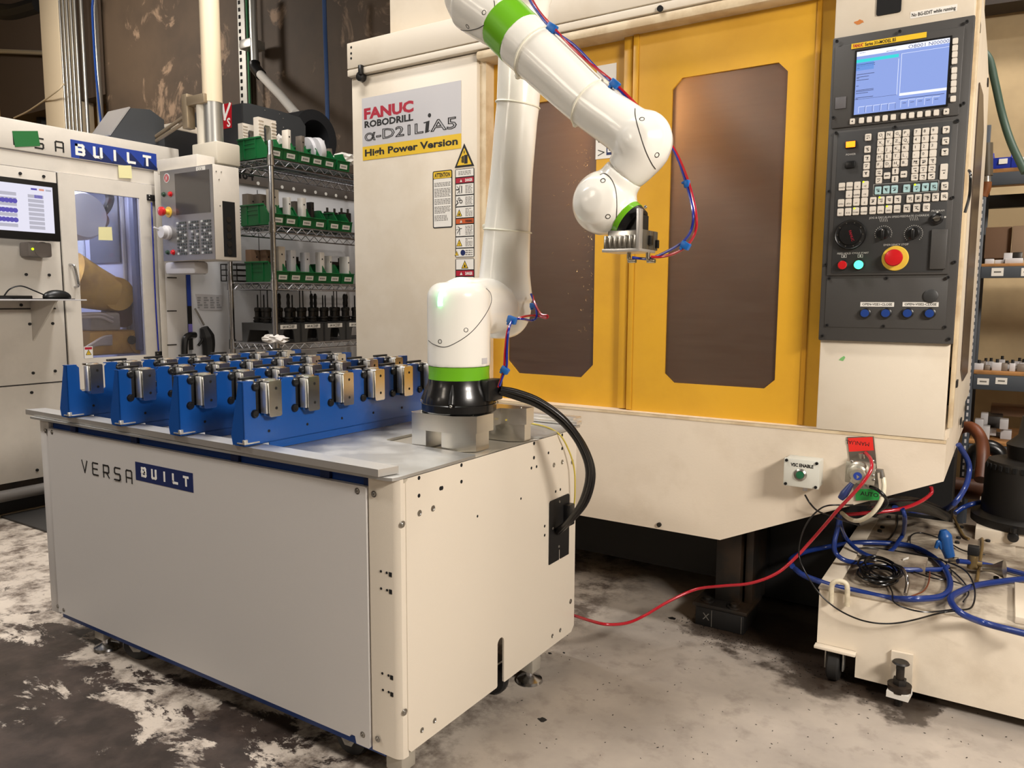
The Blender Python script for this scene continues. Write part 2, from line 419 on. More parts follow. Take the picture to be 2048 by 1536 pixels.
def root_off(p):
    o = Vector((0, 0, 0))
    while p is not None: o = o+p.location; p = p.parent
    return o
def link(name, me, parent=None, label=None, stuff=False):
    o = bpy.data.objects.new(name, me); COL.objects.link(o)
    if parent is not None:
        o.parent = parent
        if not parent.get('_local'): o.location = -root_off(parent)
    if label: o['label'] = label
    if stuff: o['kind'] = 'stuff'
    return o
def tag(o, label, cat, group=None):
    o['label'] = label; o['category'] = cat
    if group: o['group'] = group
    return o
def thing(name, label, cat, loc=(0, 0, 0), group=None, local=False, rotz=0):
    o = bpy.data.objects.new(name, None); COL.objects.link(o); o.location = Vector(loc)*S; o.rotation_euler[2] = rotz
    o.empty_display_size = .05
    if local: o['_local'] = 1
    return tag(o, label, cat, group)
def struct(name, mb, mt):
    o = mb.build(name, mt); o['kind'] = 'structure'; return o
def dup(root, loc, label, rotz=None, group=None):
    r = root.copy(); COL.objects.link(r); r.location = Vector(loc)*S; r['label'] = label
    if rotz is not None: r.rotation_euler[2] = rotz
    if group: r['group'] = group
    for ch in list(root.children):
        c = ch.copy(); COL.objects.link(c); c.parent = r
        for g in list(ch.children):
            d = g.copy(); COL.objects.link(d); d.parent = c
    return r
def voxel(mb, name, mt, parent, vs, it=6, label=None):            # blend overlapping solids into one skin
    me = mb.mesh('tmp', mt); o = bpy.data.objects.new('tmp', me); COL.objects.link(o)
    md = o.modifiers.new('r', 'REMESH'); md.mode = 'VOXEL'; md.voxel_size = vs*S; md.use_smooth_shade = True
    sm = o.modifiers.new('s', 'SMOOTH'); sm.factor = .5; sm.iterations = it
    dg = bpy.context.evaluated_depsgraph_get(); me2 = bpy.data.meshes.new_from_object(o.evaluated_get(dg))
    bpy.data.objects.remove(o); me2.name = name
    me2.materials.clear(); me2.materials.append(mt)
    for p in me2.polygons: p.use_smooth = True
    bv = BVHTree.FromPolygons([v.co.copy() for v in me2.vertices], [p.vertices[:] for p in me2.polygons])
    return link(name, me2, parent, label), bv
def onto(bv, x, y, lift=0.):                                      # point of a built surface lying under a pixel, and its normal
    d = ray(x, y).normalized(); h = bv.ray_cast(CO*S, d)
    if h[0] is None: return None
    n = h[1] if h[1].dot(d) < 0 else -h[1]
    return h[0]/S+n*lift, n
def FY(c): return lambda u, v, d: Vector((u, c-d, v))             # faces -Y ; u = X, v = Z
def FX(c): return lambda u, v, d: Vector((c+d, u, v))             # faces +X ; u = Y, v = Z
def FZ(c): return lambda u, v, d: Vector((u, v, c+d))
def uvY(x, y, Y): p = PY(x, y, Y); return (p.x, p.z)
def uvX(x, y, X): p = PX(x, y, X); return (p.y, p.z)
def rect(u0, u1, v0, v1): return [(u0, v0), (u1, v0), (u1, v1), (u0, v1)]
def rrect(u0, u1, v0, v1, r, n=4):
    o = []
    for cx, cy, a in ((u1-r, v0+r, -90), (u1-r, v1-r, 0), (u0+r, v1-r, 90), (u0+r, v0+r, 180)):
        for k in range(n+1): t = math.radians(a+90*k/n); o.append((cx+r*math.cos(t), cy+r*math.sin(t)))
    return o
def screwmesh(r=.006, h=.0035, washer=True):
    b = MB()
    if washer: b.lathe([(0, 0), (r*1.5, 0), (r*1.5, r*.2), (0, r*.2)], n=14)
    b.lathe([(0, 0), (r, 0), (r*.95, h*.6), (r*.6, h), (r*.25, h*.8), (0, h*.8)], n=12)
    return b.mesh('screw', [steel])
SCREW = screwmesh(); SCREWS = screwmesh(.0045, .003, False)
def screw(parent, p, axis, me=None, name='screw', mt=None):
    o = link(name, me or SCREW, parent)
    o.location = Vector(p)*S-root_off(parent)
    o.rotation_euler = Vector((0, 0, 1)).rotation_difference(Vector(axis)).to_euler()
    return o
GL = {'V': [[(0, 1), (.4, 0), (.8, 1)]], 'E': [[(.8, 1), (.08, 1), (0, .92), (0, .08), (.08, 0), (.8, 0)], [(0, .5), (.7, .5)]],
      'R': [[(0, 0), (0, 1), (.7, 1), (.8, .9), (.8, .5), (.7, .4), (0, .4)], [(.4, .4), (.8, 0)]],
      'S': [[(.8, 1), (.1, 1), (0, .9), (0, .6), (.1, .5), (.7, .5), (.8, .4), (.8, .1), (.7, 0), (0, 0)]],
      'A': [[(0, 0), (0, .9), (.1, 1), (.7, 1), (.8, .9), (.8, 0)], [(0, .4), (.8, .4)]],
      'B': [[(0, 0), (0, 1), (.65, 1), (.75, .9), (.75, .6), (.65, .52), (0, .52)], [(.65, .52), (.8, .42), (.8, .1), (.7, 0), (0, 0)]],
      'U': [[(0, 1), (0, .1), (.1, 0), (.7, 0), (.8, .1), (.8, 1)]], 'I': [[(.4, 0), (.4, 1)]], 'L': [[(0, 1), (0, .1), (.1, 0), (.8, 0)]],
      'T': [[(0, 1), (.8, 1)], [(.4, 1), (.4, 0)]]}
def logo(mb, txt, fr, u, v, h, pitch, w, d0, d1, mi=None):
    for k, ch in enumerate(txt):
        for pl in GL[ch]: mb.ribbon([(u+k*pitch+a*h, v+c*h) for a, c in pl], w, fr, d0, d1, mi)
def pxpath(l): return [PY(x, y, Y) for x, y, Y in l]
# ================================================================== the hall
b = MB(); b.box(-14, 5, -6, 7, -.12, 0); struct('floor', b, floorm)
b = MB(); b.box(-14, 5, -6, 7, 6.2, 6.35); struct('ceiling', b, darkc)
b = MB(); b.box(-10.75, -2.2, 6.2, 6.4, 0, 6.2); struct('wall_back', b, wallm)
b = MB(); b.box(-2.2, 5, 5.55, 5.75, 0, 6.2); struct('wall_right', b, tanw)
b = MB(); b.box(-14, -11.2, 6.9, 7, 0, 6.2); b.box(-14.1, -14, -6, 7, 0, 6.2); struct('wall_left', b, tanw2)
b = MB(); b.box(-14, 5, -6.15, -6, 0, 6.2); b.box(5, 5.15, -6, 7, 0, 6.2); struct('wall_front', b, greyw)
# beige column at the edge of the dark wall
pa, pb = PY(84, 120, 6.05), PY(121, 120, 6.05)
b = MB(); b.box(pa.x, pb.x, 6.05, 6.5, 0, 6.2, .02); struct('trim_1', b, pipeb)
# ceiling lamps
for i, (p, s_, e, c, sy, tg) in enumerate(LAMPS):
    t = thing('ceiling_lamp', ['strip lamp high above the right end of the machine front', 'strip lamp high above the floor behind the camera', 'strip lamp high above the printed cell at the far left',
              'strip lamp high above the blue racks on the cart', 'strip lamp high above the wire shelving', 'strip lamp high above the dark stained wall', 'strip lamp high above the slate grey shelving', 'lower strip lamp far behind the camera to the left'][i], 'lamp', (p[0], p[1], p[2]), 'hall ceiling lamps')
    b = MB(); b.box(p[0]-s_/2-.05, p[0]+s_/2+.05, p[1]-.16, p[1]+.16, p[2]+.06, p[2]+.12, .01); b.build('housing', stickw, t)
    b = MB(); b.cyl((p[0]-s_/2, p[1]-.08, p[2]+.02), (p[0]+s_/2, p[1]-.08, p[2]+.02), .018); b.cyl((p[0]-s_/2, p[1]+.08, p[2]+.02), (p[0]+s_/2, p[1]+.08, p[2]+.02), .018); b.build('tube_pair', lampm, t, stuff=True)
    b = MB()
    for sx in (0,): b.cyl((p[0]+sx*s_*.4, p[1], p[2]+.1), (p[0]+sx*s_*.4, p[1], 6.2), .006, n=6)
    b.build('hanger', steel, t)

# things on the dark wall
for k, (x0, r, lb) in enumerate([(127, 2.4, 'conduit nearest the beige column'), (134, 2.4, 'second conduit from the beige column'), (141, 2.4, 'third conduit from the beige column'), (149, 2.4, 'fourth conduit from the beige column'), (157, 2.8, 'fifth conduit from the beige column'), (170, 3.6, 'thicker conduit right of the bundle of thin ones'), (197, 6, 'thickest grey conduit, at the right end of the row')]):
    a = PY(x0, 150, 6.08); o = MB().cyl((a.x, 6.08, 1.5), (a.x, 6.08, 6.1), rpx(r, a), n=12).build('conduit', galv)
    tag(o, 'vertical galvanised '+lb, 'conduit', 'vertical conduits beside the column')
o = MB().tube(pxpath([(186, -5, 6.0), (185, 30, 6.0), (190, 120, 6.0), (196, 190, 6.0), (204, 265, 6.0)]), .016).build('blue_cable', bluef)
tag(o, 'thin dark blue cable running down in front of the thickest conduit', 'cable')
a, c = PY(477, 100, 6.1), PY(491, 100, 6.1)
t = thing('strut_channel', 'slotted steel strut channel standing vertically on the dark wall', 'channel', (a.x, 6.1, 2))
b = MB(); b.box(a.x, c.x, 6.1, 6.16, 2.0, 6.1); b.build('rail', galv, t)
b = MB()
for k in range(44):
    z = 2.6+k*.08; b.box(a.x+(c.x-a.x)*.2, a.x+(c.x-a.x)*.42, 6.093, 6.1, z, z+.04)
b.build('slot_row', holem, t, stuff=True)
q = PY(495, 100, 6.05); o = MB().cyl((q.x, 6.06, 2.2), (q.x, 6.06, 6.1), .014, n=8).build('green_wire', mat_gw := M('green_wire_insulation', (40, 120, 70), .5)); tag(o, 'thin green wire running down beside the slotted strut channel', 'wire')
t = thing('bent_conduit', 'pale conduit coming down the dark wall and angling right below a black coupling', 'conduit', PY(512, 130, 5.95))
MB().tube(pxpath([(505, -10, 5.95), (507, 60, 5.95), (510, 128, 5.95)]), .045, smooth=False, n=12).build('upper_pipe', galv, t)
MB().tube(pxpath([(509, 126, 5.95), (511, 136, 5.94), (522, 150, 5.9)]), .062, n=12).build('coupling', blackp, t)
MB().tube(pxpath([(519, 147, 5.9), (560, 190, 5.7), (592, 228, 5.5)]), .047, smooth=False, n=12).build('lower_pipe', stickw, t)
q = PY(500, 90, 5.97); MB().box(q.x-.1, q.x+.1, 5.9, 6.1, q.z-.05, q.z+.05, .01).build('pipe_clamp', galv, t)
o = MB().tube(pxpath([(648, -10, 5.9), (650, 60, 5.9), (653, 150, 5.85), (656, 290, 5.8)]), .022).build('blue_air_hose', M('slate_blue_hose', (50, 76, 120), .45)); tag(o, 'slate blue air hose hanging straight down the dark wall', 'hose')
# left bay: frame, bracket and lines seen beside the column
t = thing('roof_bracing', 'dark steel bracing and lines in the ochre bay at far left', 'bracing', PY(60, 150, 6.5))
MB().tube(pxpath([(-30, 60, 6.5), (60, 82, 6.5), (95, 100, 6.5)]), .06, smooth=False).build('upper_beam', blackm, t)
MB().tube(pxpath([(-30, 118, 6.4), (40, 118, 6.4), (70, 112, 6.4)]), .07, smooth=False).build('cross_beam', blackm, t)
MB().tube(pxpath([(-30, 101, 6.2), (92, 106, 6.2)]), .035, smooth=False).build('rail', galv, t)
MB().tube(pxpath([(62, 100, 6.6), (76, 120, 6.6), (84, 170, 6.6), (88, 250, 6.6)]), .11).build('post', blackm, t)
MB().tube(pxpath([(12, 0, 6.4), (14, 120, 6.4), (22, 240, 6.4)]), .025).build('drop_line', blackm, t)
MB().tube(pxpath([(28, 236, 6.3), (60, 220, 6.2), (110, 185, 5.9), (128, 168, 5.9)]), .012).build('slack_wire', pipeb, t)
MB().tube(pxpath([(-20, 20, 6.3), (25, 24, 6.3), (80, 10, 6.3)]), .12).build('duct', blackm, t)
o = MB().box(-14, -10.9, 6.3, 6.6, 4.15, 6.2).build('overhead_panel', M('brown_overhead_panel', (66, 52, 40), .8)); tag(o, 'dark brown overhead panel above the ochre wall at far left', 'panel')

# ================================================================== machining centre
YF = 2.75
mc = thing('machining_center', 'large beige and yellow machining center with two dark windows and a control panel', 'machine', (-1.4, YF, 0))
def P(name, mb, mt, label=None, parent=None, **k): return mb.build(name, mt, parent or mc, label=label, **k)
XL, XR = -2.692, -.14
b = MB(); b.prism([(XL, .862), (XR, .862), (XR, .731), (-.849, .413), (XL, .413)], FY(YF), -1.25, 0); tray = P('apron', b, capw, 'beige sheet apron under the doors with a rising lower right edge')
b = MB(); b.box(XL, XR, YF-.002, YF+.006, .852, .862); P('apron_edge', b, edgeb)
b = MB(); b.box(XL+.005, -1.957, YF, YF+.05, .862, 2.334, .006); spn = P('side_panel', b, beige, 'plain beige front panel carrying the maker plate')
b = MB(); b.box(-1.957, -1.925, YF+.02, YF+.1, .862, 2.32); P('door_post', b, edgeb)
b = MB(); b.box(XL, -.535, YF-.022, YF+.3, 2.372, 2.489, .004); b.box(XL, -.535, YF-.022, YF+.08, 2.338, 2.368, .004); P('header', b, beige)
b = MB(); b.box(-1.952, -.535, YF-.02, YF+.1, 2.298, 2.336, .012); P('header_lip', b, edgeb)
b = MB(); b.box(-2.534, -.5, YF+.1, 4.0, 2.489, 3.4, .01); P('upper_housing', b, beige)
b = MB(); b.box(XL, -.5, YF+.3, 4.0, .86, 2.489); P('body', b, beige)
# doors with octagonal windows
def door(name, x0, x1, Y, win, lab):
    inner = [uvY(x, y, Y) for x, y in win] if isinstance(win[0][0], (int, float)) and win[0][0] > 50 else win
    z0, z1 = .862, 2.33
    us = [p[0] for p in inner]; vs = [p[1] for p in inner]
    # outer contour matched to the eight corners of the opening
    outer = []
    cu, cv = sum(us)/8, sum(vs)/8
    for (u, v) in inner:
        du, dv = u-cu, v-cv; hw = (max(us)-min(us))/2; hh = (max(vs)-min(vs))/2
        if abs(abs(du)-hw) < .012: outer.append((x1 if du > 0 else x0, v))
        else: outer.append((u, z1 if dv > 0 else z0))
    D = MB(); D.ring(outer, inner, FY(Y), -.03, 0)
    for (su, sv) in ((1, 1), (1, -1), (-1, 1), (-1, -1)):            # corner fillers between the ring facets
        a = max([p for p in zip(inner, outer) if (p[1][0] == (x1 if su > 0 else x0)) and (p[0][1]-cv)*sv > 0], key=lambda q: q[0][1]*sv)
        c = max([p for p in zip(inner, outer) if (p[1][1] == (z1 if sv > 0 else z0)) and (p[0][0]-cu)*su > 0], key=lambda q: q[0][0]*su)
        D.prism([a[1], (x1 if su > 0 else x0, z1 if sv > 0 else z0), c[1]], FY(Y), -.03, 0)
    d = P(name, D, yellow, lab)
    w = MB().sheet([(u, v) for u, v in inner], FY(Y), -.009); W = w.build('window_pane', windowm, d)
    return d
wr = [(1344.5, 179.3), (1363.9, 155.8), (1557.3, 124.8), (1576, 142.4), (1549.6, 759.8), (1527.8, 777.3), (1346.7, 765.7), (1328.5, 747)]
dr = door('door', -1.262, -.536, YF+.05, wr, 'yellow right sliding door with an octagonal smoked window')
iw = [uvY(x, y, YF+.05) for x, y in wr]
zt = max(v for u, v in iw); zb = uvY(1024, 745.7, YF+.08)[1]
l0 = uvY(1016, 700, YF+.08)[0]; l1 = uvY(1188, 600, YF+.08)[0]; c_ = .055
lw = [(l0, zt-c_), (l0+c_, zt), (l1-c_, zt), (l1, zt-c_), (l1, zb+c_), (l1-c_, zb), (l0+c_, zb), (l0, zb+c_)]
dl = door('door', -1.925, -1.265, YF+.08, lw, 'yellow left sliding door with an octagonal smoked window')
b = MB(); b.box(-1.305, -1.268, YF+.055, YF+.079, .865, 2.32, .004); b.build('door_flange', yellow, dl)
b = MB(); b.box(-1.262, -1.24, YF+.045, YF+.0495, .865, 2.32, .002); b.build('door_flange', yellow, dr)
b = MB(); b.box(-.60, -.585, YF+.0455, YF+.0495, .865, 2.32, .001); b.build('door_seam', M('yellow_shadow_groove', (196, 140, 22), .5), dr)
# work lamp inside the machine, behind the meeting edge of the doors
q = PY(1352, 236, YF+.2)
b = MB(); b.cyl(q-Vector((0, 0, .09)), q+Vector((0, 0, .09)), .018, n=14, bev=.004); P('work_lamp', b, lampm, 'lit work lamp inside the machine behind the doors')
for dx in (-.035, ):
    lw_ = bpy.data.lights.new('work_lamp_light', 'POINT'); lw_.energy = 5.5; lw_.color = (1, .78, .5); lw_.shadow_soft_size = .03; lo_ = bpy.data.objects.new('work_lamp_light', lw_); COL.objects.link(lo_); lo_.location = (q+Vector((dx, 0, 0)))*S
# stickers on the left of the right door: VERSA BUILT turned on its side
a = uvY(1196, 318, YF+.05); c = uvY(1232, 318, YF+.05)
u0, v0 = uvY(1191, 319, YF+.079)
fr = FY(YF+.0795); fr2 = lambda u, v, d: fr(u0-.0-(-v), v0+u, d)
b = MB(); b.prism(rect(0, .36, 0.0, .085), lambda u, v, d: fr(u0+v, v0+u, d), 0, .001, 0)
b.prism(rect(.012, .21, .048, .085), lambda u, v, d: fr(u0+v, v0+u, d), .001, .0014, 1)
b.mi = 2; logo(b, 'VERSA', lambda u, v, d: fr(u0+.038-v, v0+u, d), .014, .0, .026, .052, .003, .001, .0016)
b.mi = 3; logo(b, 'BUILT', lambda u, v, d: fr(u0+.078-v, v0+u, d), .025, .0, .022, .038, .005, .0014, .002)
P('logo_sticker', b, [stickw, navy, blackt, whitet], parent=dl, label='white sticker with the word marks VERSA and BUILT set sideways')

# maker plate and safety stickers on the side panel
F = FY(YF-.0005); U = lambda x, y: uvY(x, y, YF)
pu0, pv1 = U(724, 197); pu1, pv1b = U(922.5, 161); _, pvb = U(726.5, 320); _, pvy = U(725, 293)
pv1 = (pv1+pv1b)/2; pvb = (pvb+U(922.5, 298)[1])/2; pvy = (U(726, 293)[1]+U(922.5, 268)[1])/2
b = MB(); b.prism(rect(pu0, pu1, pvy, pv1), F, 0, .0012, 0); b.prism(rect(pu0, pu1, pvb, pvy), F, 0, .0012, 1)
W_ = pu1-pu0; H_ = pv1-pvb
X_ = lambda f: pu0+W_*f; Z_ = lambda f: pv1-H_*f
def fit(bb, txt, u0, u1, vb, h, d, mi, bold=0., outline=False):
    c = bpy.data.curves.new('t', 'FONT'); c.body = txt; c.size = 1; o = bpy.data.objects.new('t', c)
    me = bpy.data.meshes.new_from_object(o); xs = [v.co.x for v in me.vertices]; ys = [v.co.y for v in me.vertices if True]
    w = max(xs)-min(xs); x0 = min(xs); bpy.data.objects.remove(o); bpy.data.curves.remove(c); bpy.data.meshes.remove(me)
    sz = h/.70; sx = (u1-u0)/(w*sz)
    bb.text(txt, F_cur[0], u0-x0*sz*sx, vb, sz, d, mi, bold=bold, sxy=sx, outline=outline)
F_cur = [F]
fit(b, 'FANUC', X_(.03), X_(.535), Z_(.335), H_*.16, .0016, 2, .05)
fit(b, 'ROBODRILL', X_(.03), X_(.535), Z_(.475), H_*.10, .0016, 3, .04)
fit(b, '\u03b1-D21L', X_(.03), X_(.635), Z_(.69), H_*.155, .0016, 3, outline=True)
fit(b, 'A5', X_(.715), X_(.955), Z_(.69), H_*.17, .0016, 3, outline=True)
b.mi = 3
b.prism([(X_(.655), Z_(.70)), (X_(.69), Z_(.69)), (X_(.71), Z_(.66)), (X_(.69), Z_(.675)), (X_(.70), Z_(.52)), (X_(.64), Z_(.535)), (X_(.645), Z_(.55)), (X_(.665), Z_(.545))], F, .0012, .0018)
b.cyl(F(X_(.70), Z_(.44), .001), F(X_(.70), Z_(.44), .0018), W_*.016, n=14)
fit(b, 'High Power Version', X_(.03), X_(.965), Z_(.935), H_*.105, .0016, 3, .035)
P('maker_plate', b, [stickg, sticky, redp, blackt], parent=spn, label='silver and yellow plate with large red and black lettering')
# triangle warning sticker
def tri(bb, x, y, s, Fr, mo=3, mi_=1, d=.001, glyph='!'):
    bb.prism([(x-s/2, y), (x+s/2, y), (x, y+s*.95)], Fr, 0, d, mo)
    bb.prism([(x-s*.37, y+s*.08), (x+s*.37, y+s*.08), (x, y+s*.77)], Fr, d, d+.0005, mi_)
    if glyph == '!': bb.prism(rect(x-s*.03, x+s*.03, y+s*.25, y+s*.55), Fr, d+.0005, d+.001, mo); bb.prism(rect(x-s*.03, x+s*.03, y+s*.14, y+s*.2), Fr, d+.0005, d+.001, mo)
    elif glyph == 'fire': bb.prism([(x-s*.1, y+s*.16), (x+s*.1, y+s*.16), (x+s*.13, y+s*.3), (x, y+s*.56), (x-s*.04, y+s*.36), (x-s*.12, y+s*.32)], Fr, d+.0005, d+.001, mo)
    elif glyph == 'bolt': bb.prism([(x-s*.02, y+s*.12), (x+s*.09, y+s*.36), (x, y+s*.34), (x+s*.05, y+s*.58), (x-s*.1, y+s*.3), (x, y+s*.31)], Fr, d+.0005, d+.001, mo)
    elif glyph == 'hand':
        bb.prism(rect(x+s*.0, x+s*.17, y+s*.13, y+s*.48), Fr, d+.0005, d+.001, mo); bb.prism(rect(x-s*.1, x-s*.02, y+s*.17, y+s*.45), Fr, d+.0005, d+.001, mo)
        for k in range(4): bb.prism(rect(x-s*.17, x-s*.08, y+s*(.2+k*.06), y+s*(.23+k*.06)), Fr, d+.0005, d+.001, mo)
        bb.prism(rect(x-s*.02, x+s*.02, y+s*.54, y+s*.66), Fr, d+.0005, d+.001, mo)
STK = [stickw, sticky, redp, blackt, orangep, greyt, whitet, navy]
tu, tv = U(929, 334); tw = U(949, 333)[0]-U(910, 333)[0]
b = MB(); tri(b, tu, tv, tw, F, glyph='hand'); P('warning_triangle', b, STK, parent=spn, label='yellow triangle sticker showing a hand caught by a moving part')
def lines(bb, u0, u1, vt, vb, n, mi=5, Fr=F, d=.0012, seed=1, th=.45):
    rr = random.Random(seed)
    for k in range(n):
        v = vt-(vt-vb)*(k+.5)/n; h = (vt-vb)/n*th
        u = u0
        while u < u1-.004:
            w = rr.uniform(.006, .016); w = min(w, u1-u); bb.prism(rect(u, u+w, v-h/2, v+h/2), Fr, d, d+.0004, mi); u += w+.003
            if rr.random() < .04: break
# ATTENTION sticker
au0, au1 = U(866, 400)[0], U(905, 400)[0]; av1 = U(885, 341)[1]; av0 = U(885, 456)[1]
b = MB(); b.prism(rrect(au0, au1, av0, av1, .008), F, 0, .0008, 3); b.prism(rrect(au0+.005, au1-.005, av0+.005, av1-.035, .004), F, .0008, .0012, 0); b.prism(rrect(au0+.005, au1-.005, av1-.033, av1-.004, .004), F, .0008, .0012, 1)
fit(b, 'ATTENTION', au0+.012, au1-.012, av1-.028, .018, .0016, 3, .03)
vt = av1-.05
for k, n in enumerate((3, 6, 4, 5, 4)):
    hh = n*.0066; lines(b, au0+.010, au1-.010-.015*(k == 4), vt, vt-hh, n, 5, F, .0012, k+3); vt -= hh+.006
P('attention_sticker', b, STK, parent=spn, label='tall silver sticker headed ATTENTION above small print')
# column of danger panels
du0, du1 = U(911, 450)[0], U(949, 450)[0]
rows = [(337, 354, 'txt'), (354, 366.5, 'DANGER'), (366.5, 390, 'p1'), (390, 413, 'p2'), (413, 436, 'fire'), (436, 448, 'WARNING'), (448, 473, 'p3'), (473, 496, 'bolt'), (496, 514.5, 'tri2')]
def dpanel(name, rows, label):
    bb = MB(); zt_ = U(930, rows[0][0])[1]; zb_ = U(930, rows[-1][1])[1]
    bb.prism(rrect(du0, du1, zb_, zt_, .006), F, 0, .0008, 3)
    for (y0, y1, k) in rows:
        z1, z0 = U(930, y0)[1]-.0025, U(930, y1)[1]+.0025; h = z1-z0; m_ = du0+(du1-du0)*.42
        if k in ('DANGER', 'WARNING'):
            bb.prism(rect(du0+.004, du1-.004, z0, z1), F, .0008, .0012, 2 if k == 'DANGER' else 4)
            tri(bb, du0+.032, z0+h*.12, h*.8, F, 1, 6, .0012); fit(bb, k, du0+.055, du1-.01, z0+h*.2, h*.55, .0016, 6 if k == 'DANGER' else 3, .03)
        elif k == 'txt': bb.prism(rect(du0+.004, du1-.004, z0, z1), F, .0008, .0012, 0); lines(bb, du0+.018, du1-.018, z1-.006, z0+.006, 3, seed=4)
        elif k == 'big': bb.prism(rect(du0+.004, du1-.004, z0, z1), F, .0008, .0012, 0); tri(bb, (du0+du1)/2, z0+h*.08, h*.85, F, 3, 1, .0012, 'fire')
        else:
            bb.prism(rect(du0+.004, du1-.004, z0, z1), F, .0008, .0012, 0); lines(bb, m_+.012, du1-.01, z1-.004, z0+.004, 6 if k != 'tri2' else 3, seed=len(k)+int(y0))
            cx, cy = (du0+m_)/2, (z0+z1)/2
            if k in ('fire', 'bolt'): tri(bb, cx, z0+h*.12, h*.75, F, 3, 1, .0012, k)
            elif k == 'tri2': tri(bb, cx-.014, z0+h*.15, h*.65, F, 3, 1, .0012); bb.cyl(F(cx+.02, cy, .0012), F(cx+.02, cy, .002), .013, n=12, mi=7)
            else:
                q_ = .56; R2 = lambda pts, w: bb.ribbon([(cx+a*q_, cy+c*q_) for a, c in pts], w*q_, F, .0012, .0018, 3)
                if k == 'p1':
                    for pts, w in (([(-.025, 0), (0, 0)], .008), ([(.025, -.025), (.025, .025)], .007), ([(-.02, .025), (0, .005), (.01, .03)], .004), ([(-.015, -.028), (.003, -.008), (.008, -.03)], .004)): R2(pts, w)
                elif k == 'p2':
                    for (gx, gy, gr) in ((.0, .016, .012), (.018, -.004, .015)):
                        A12 = [i*math.pi/6 for i in range(12)]
                        bb.ring([(cx+(gx+gr*math.cos(a_))*q_, cy+(gy+gr*math.sin(a_))*q_) for a_ in A12], [(cx+(gx+gr*.6*math.cos(a_))*q_, cy+(gy+gr*.6*math.sin(a_))*q_) for a_ in A12], F, .0012, .0018, 3)
                    R2([(-.03, -.03), (-.01, -.012), (-.02, .004)], .007)
                else:
                    for pts, w in (([(.005, -.032), (.005, .02), (-.012, .03)], .004), ([(-.018, -.02), (.004, .012), (.025, .016)], .004), ([(-.03, .005), (-.008, .012)], .003)): R2(pts, w)
    P(name, bb, STK, parent=spn, label=label)
dpanel('danger_sticker', rows, 'tall narrow sticker of red, orange and white danger panels')
dpanel('fire_sticker', [(517, 540, 'big'), (540, 553, 'DANGER'), (553, 600, 'txt')], 'lower sticker with a flame triangle above a red danger bar')
# latch on header
q = PY(718, 152, YF-.03)
b = MB(); b.cyl(q, q+Vector((0, .03, 0)), .022, n=16, bev=.004); b.obox(q+Vector((.012, 0, .025)), (1, 0, 0), (0, 1, 0), (0, 0, 1), .02, .02, .045, .004); P('latch', b, blackp)
q = PY(1321, 18, YF-.022); b = MB(); b.cyl(q-Vector((0, .008, 0)), q, .011, n=12); P('plug', b, holem)
for (x, y) in ((703, 95), (703, 107), (703, 117)):
    q = PY(x, y, YF-.02); b = MB(); b.cyl(q-Vector((0, .003, 0)), q, .006, n=8); P('rivet', b, dsteel)

# ------------------------------------------------------------------ control panel
X0c, X1c = -.534, -.141
b = MB(); b.box(X0c+.004, X1c-.006, YF-.005, YF+.4, .863, 1.172, .004); lbox = P('lower_cabinet', b, beige, 'plain beige cabinet under the control panel')
b = MB(); b.box(X1c-.0075, X1c+.001, YF+.04, YF+.075, .97, 1.09, .003); P('pull_slot', b, holem)
b = MB(); b.box(X0c, X1c, YF-.0, YF+.5, 2.14, 2.9, .004); P('upper_cabinet', b, beige)
b = MB(); b.box(X1c-.03, X1c+.002, YF+.005, YF+.5, 1.17, 2.9, .002); P('cabinet_side', b, edgeb)
YP = YF-.02; FP = FY(YP); UP = lambda x, y: uvY(x, y, YP)
b = MB(); b.box(X0c, X1c+.002, YP, YF+.005, 1.168, 2.142, .004); cp = P('control_panel', b, gpanel, 'dark grey control panel with screen, keypad and knobs')
def cpp(name, mb, mt, **k): return mb.build(name, mt, cp, **k)
def quad(xa, ya, xb, yb): a, c = UP(xa, ya), UP(xb, yb); return (min(a[0], c[0]), max(a[0], c[0]), min(a[1], c[1]), max(a[1], c[1]))
Z6 = lambda x, y: (1620+x*.209, y*.209); Z7 = lambda x, y: (1620+x*.166, 230+y*.166); Z8 = lambda x, y: (1620+x*.1823, 420+y*.1823)
K6 = lambda x, y: UP(*Z6(x, y)); K7 = lambda x, y: UP(*Z7(x, y)); K8 = lambda x, y: UP(*Z8(x, y))
# sub-frames
s0, s1 = K6(235, 400)[0], K6(1475, 400)[0]
b = MB(); b.box(s0+.012, s1, YP-.006, YP, K8(500, 725)[1]+.002, K6(900, 1190)[1]+.0, .003); cpp('operator_bezel', b, gpanel)
kz1 = K6(900, 1210)[1]; kz0 = K8(800, 690)[1]
b = MB(); b.box(s0+.026, s1-.016, YP-.0075, YP-.005, kz0, kz1, .001); cpp('keypad_plate', b, gpanel2)
b = MB(); b.box(s0+.004, s1, YP-.006, YP, K6(900, 1180)[1]+.006, K6(900, 320)[1]-.008, .003); cpp('screen_bezel', b, gpanel)
b = MB(); b.box(s0+.012, s1, YP-.002, YP, K8(800, 1295)[1], K8(800, 745)[1], .001); cpp('switch_plate', b, gpanel)
YB = YP-.0062; FB = FY(YB)
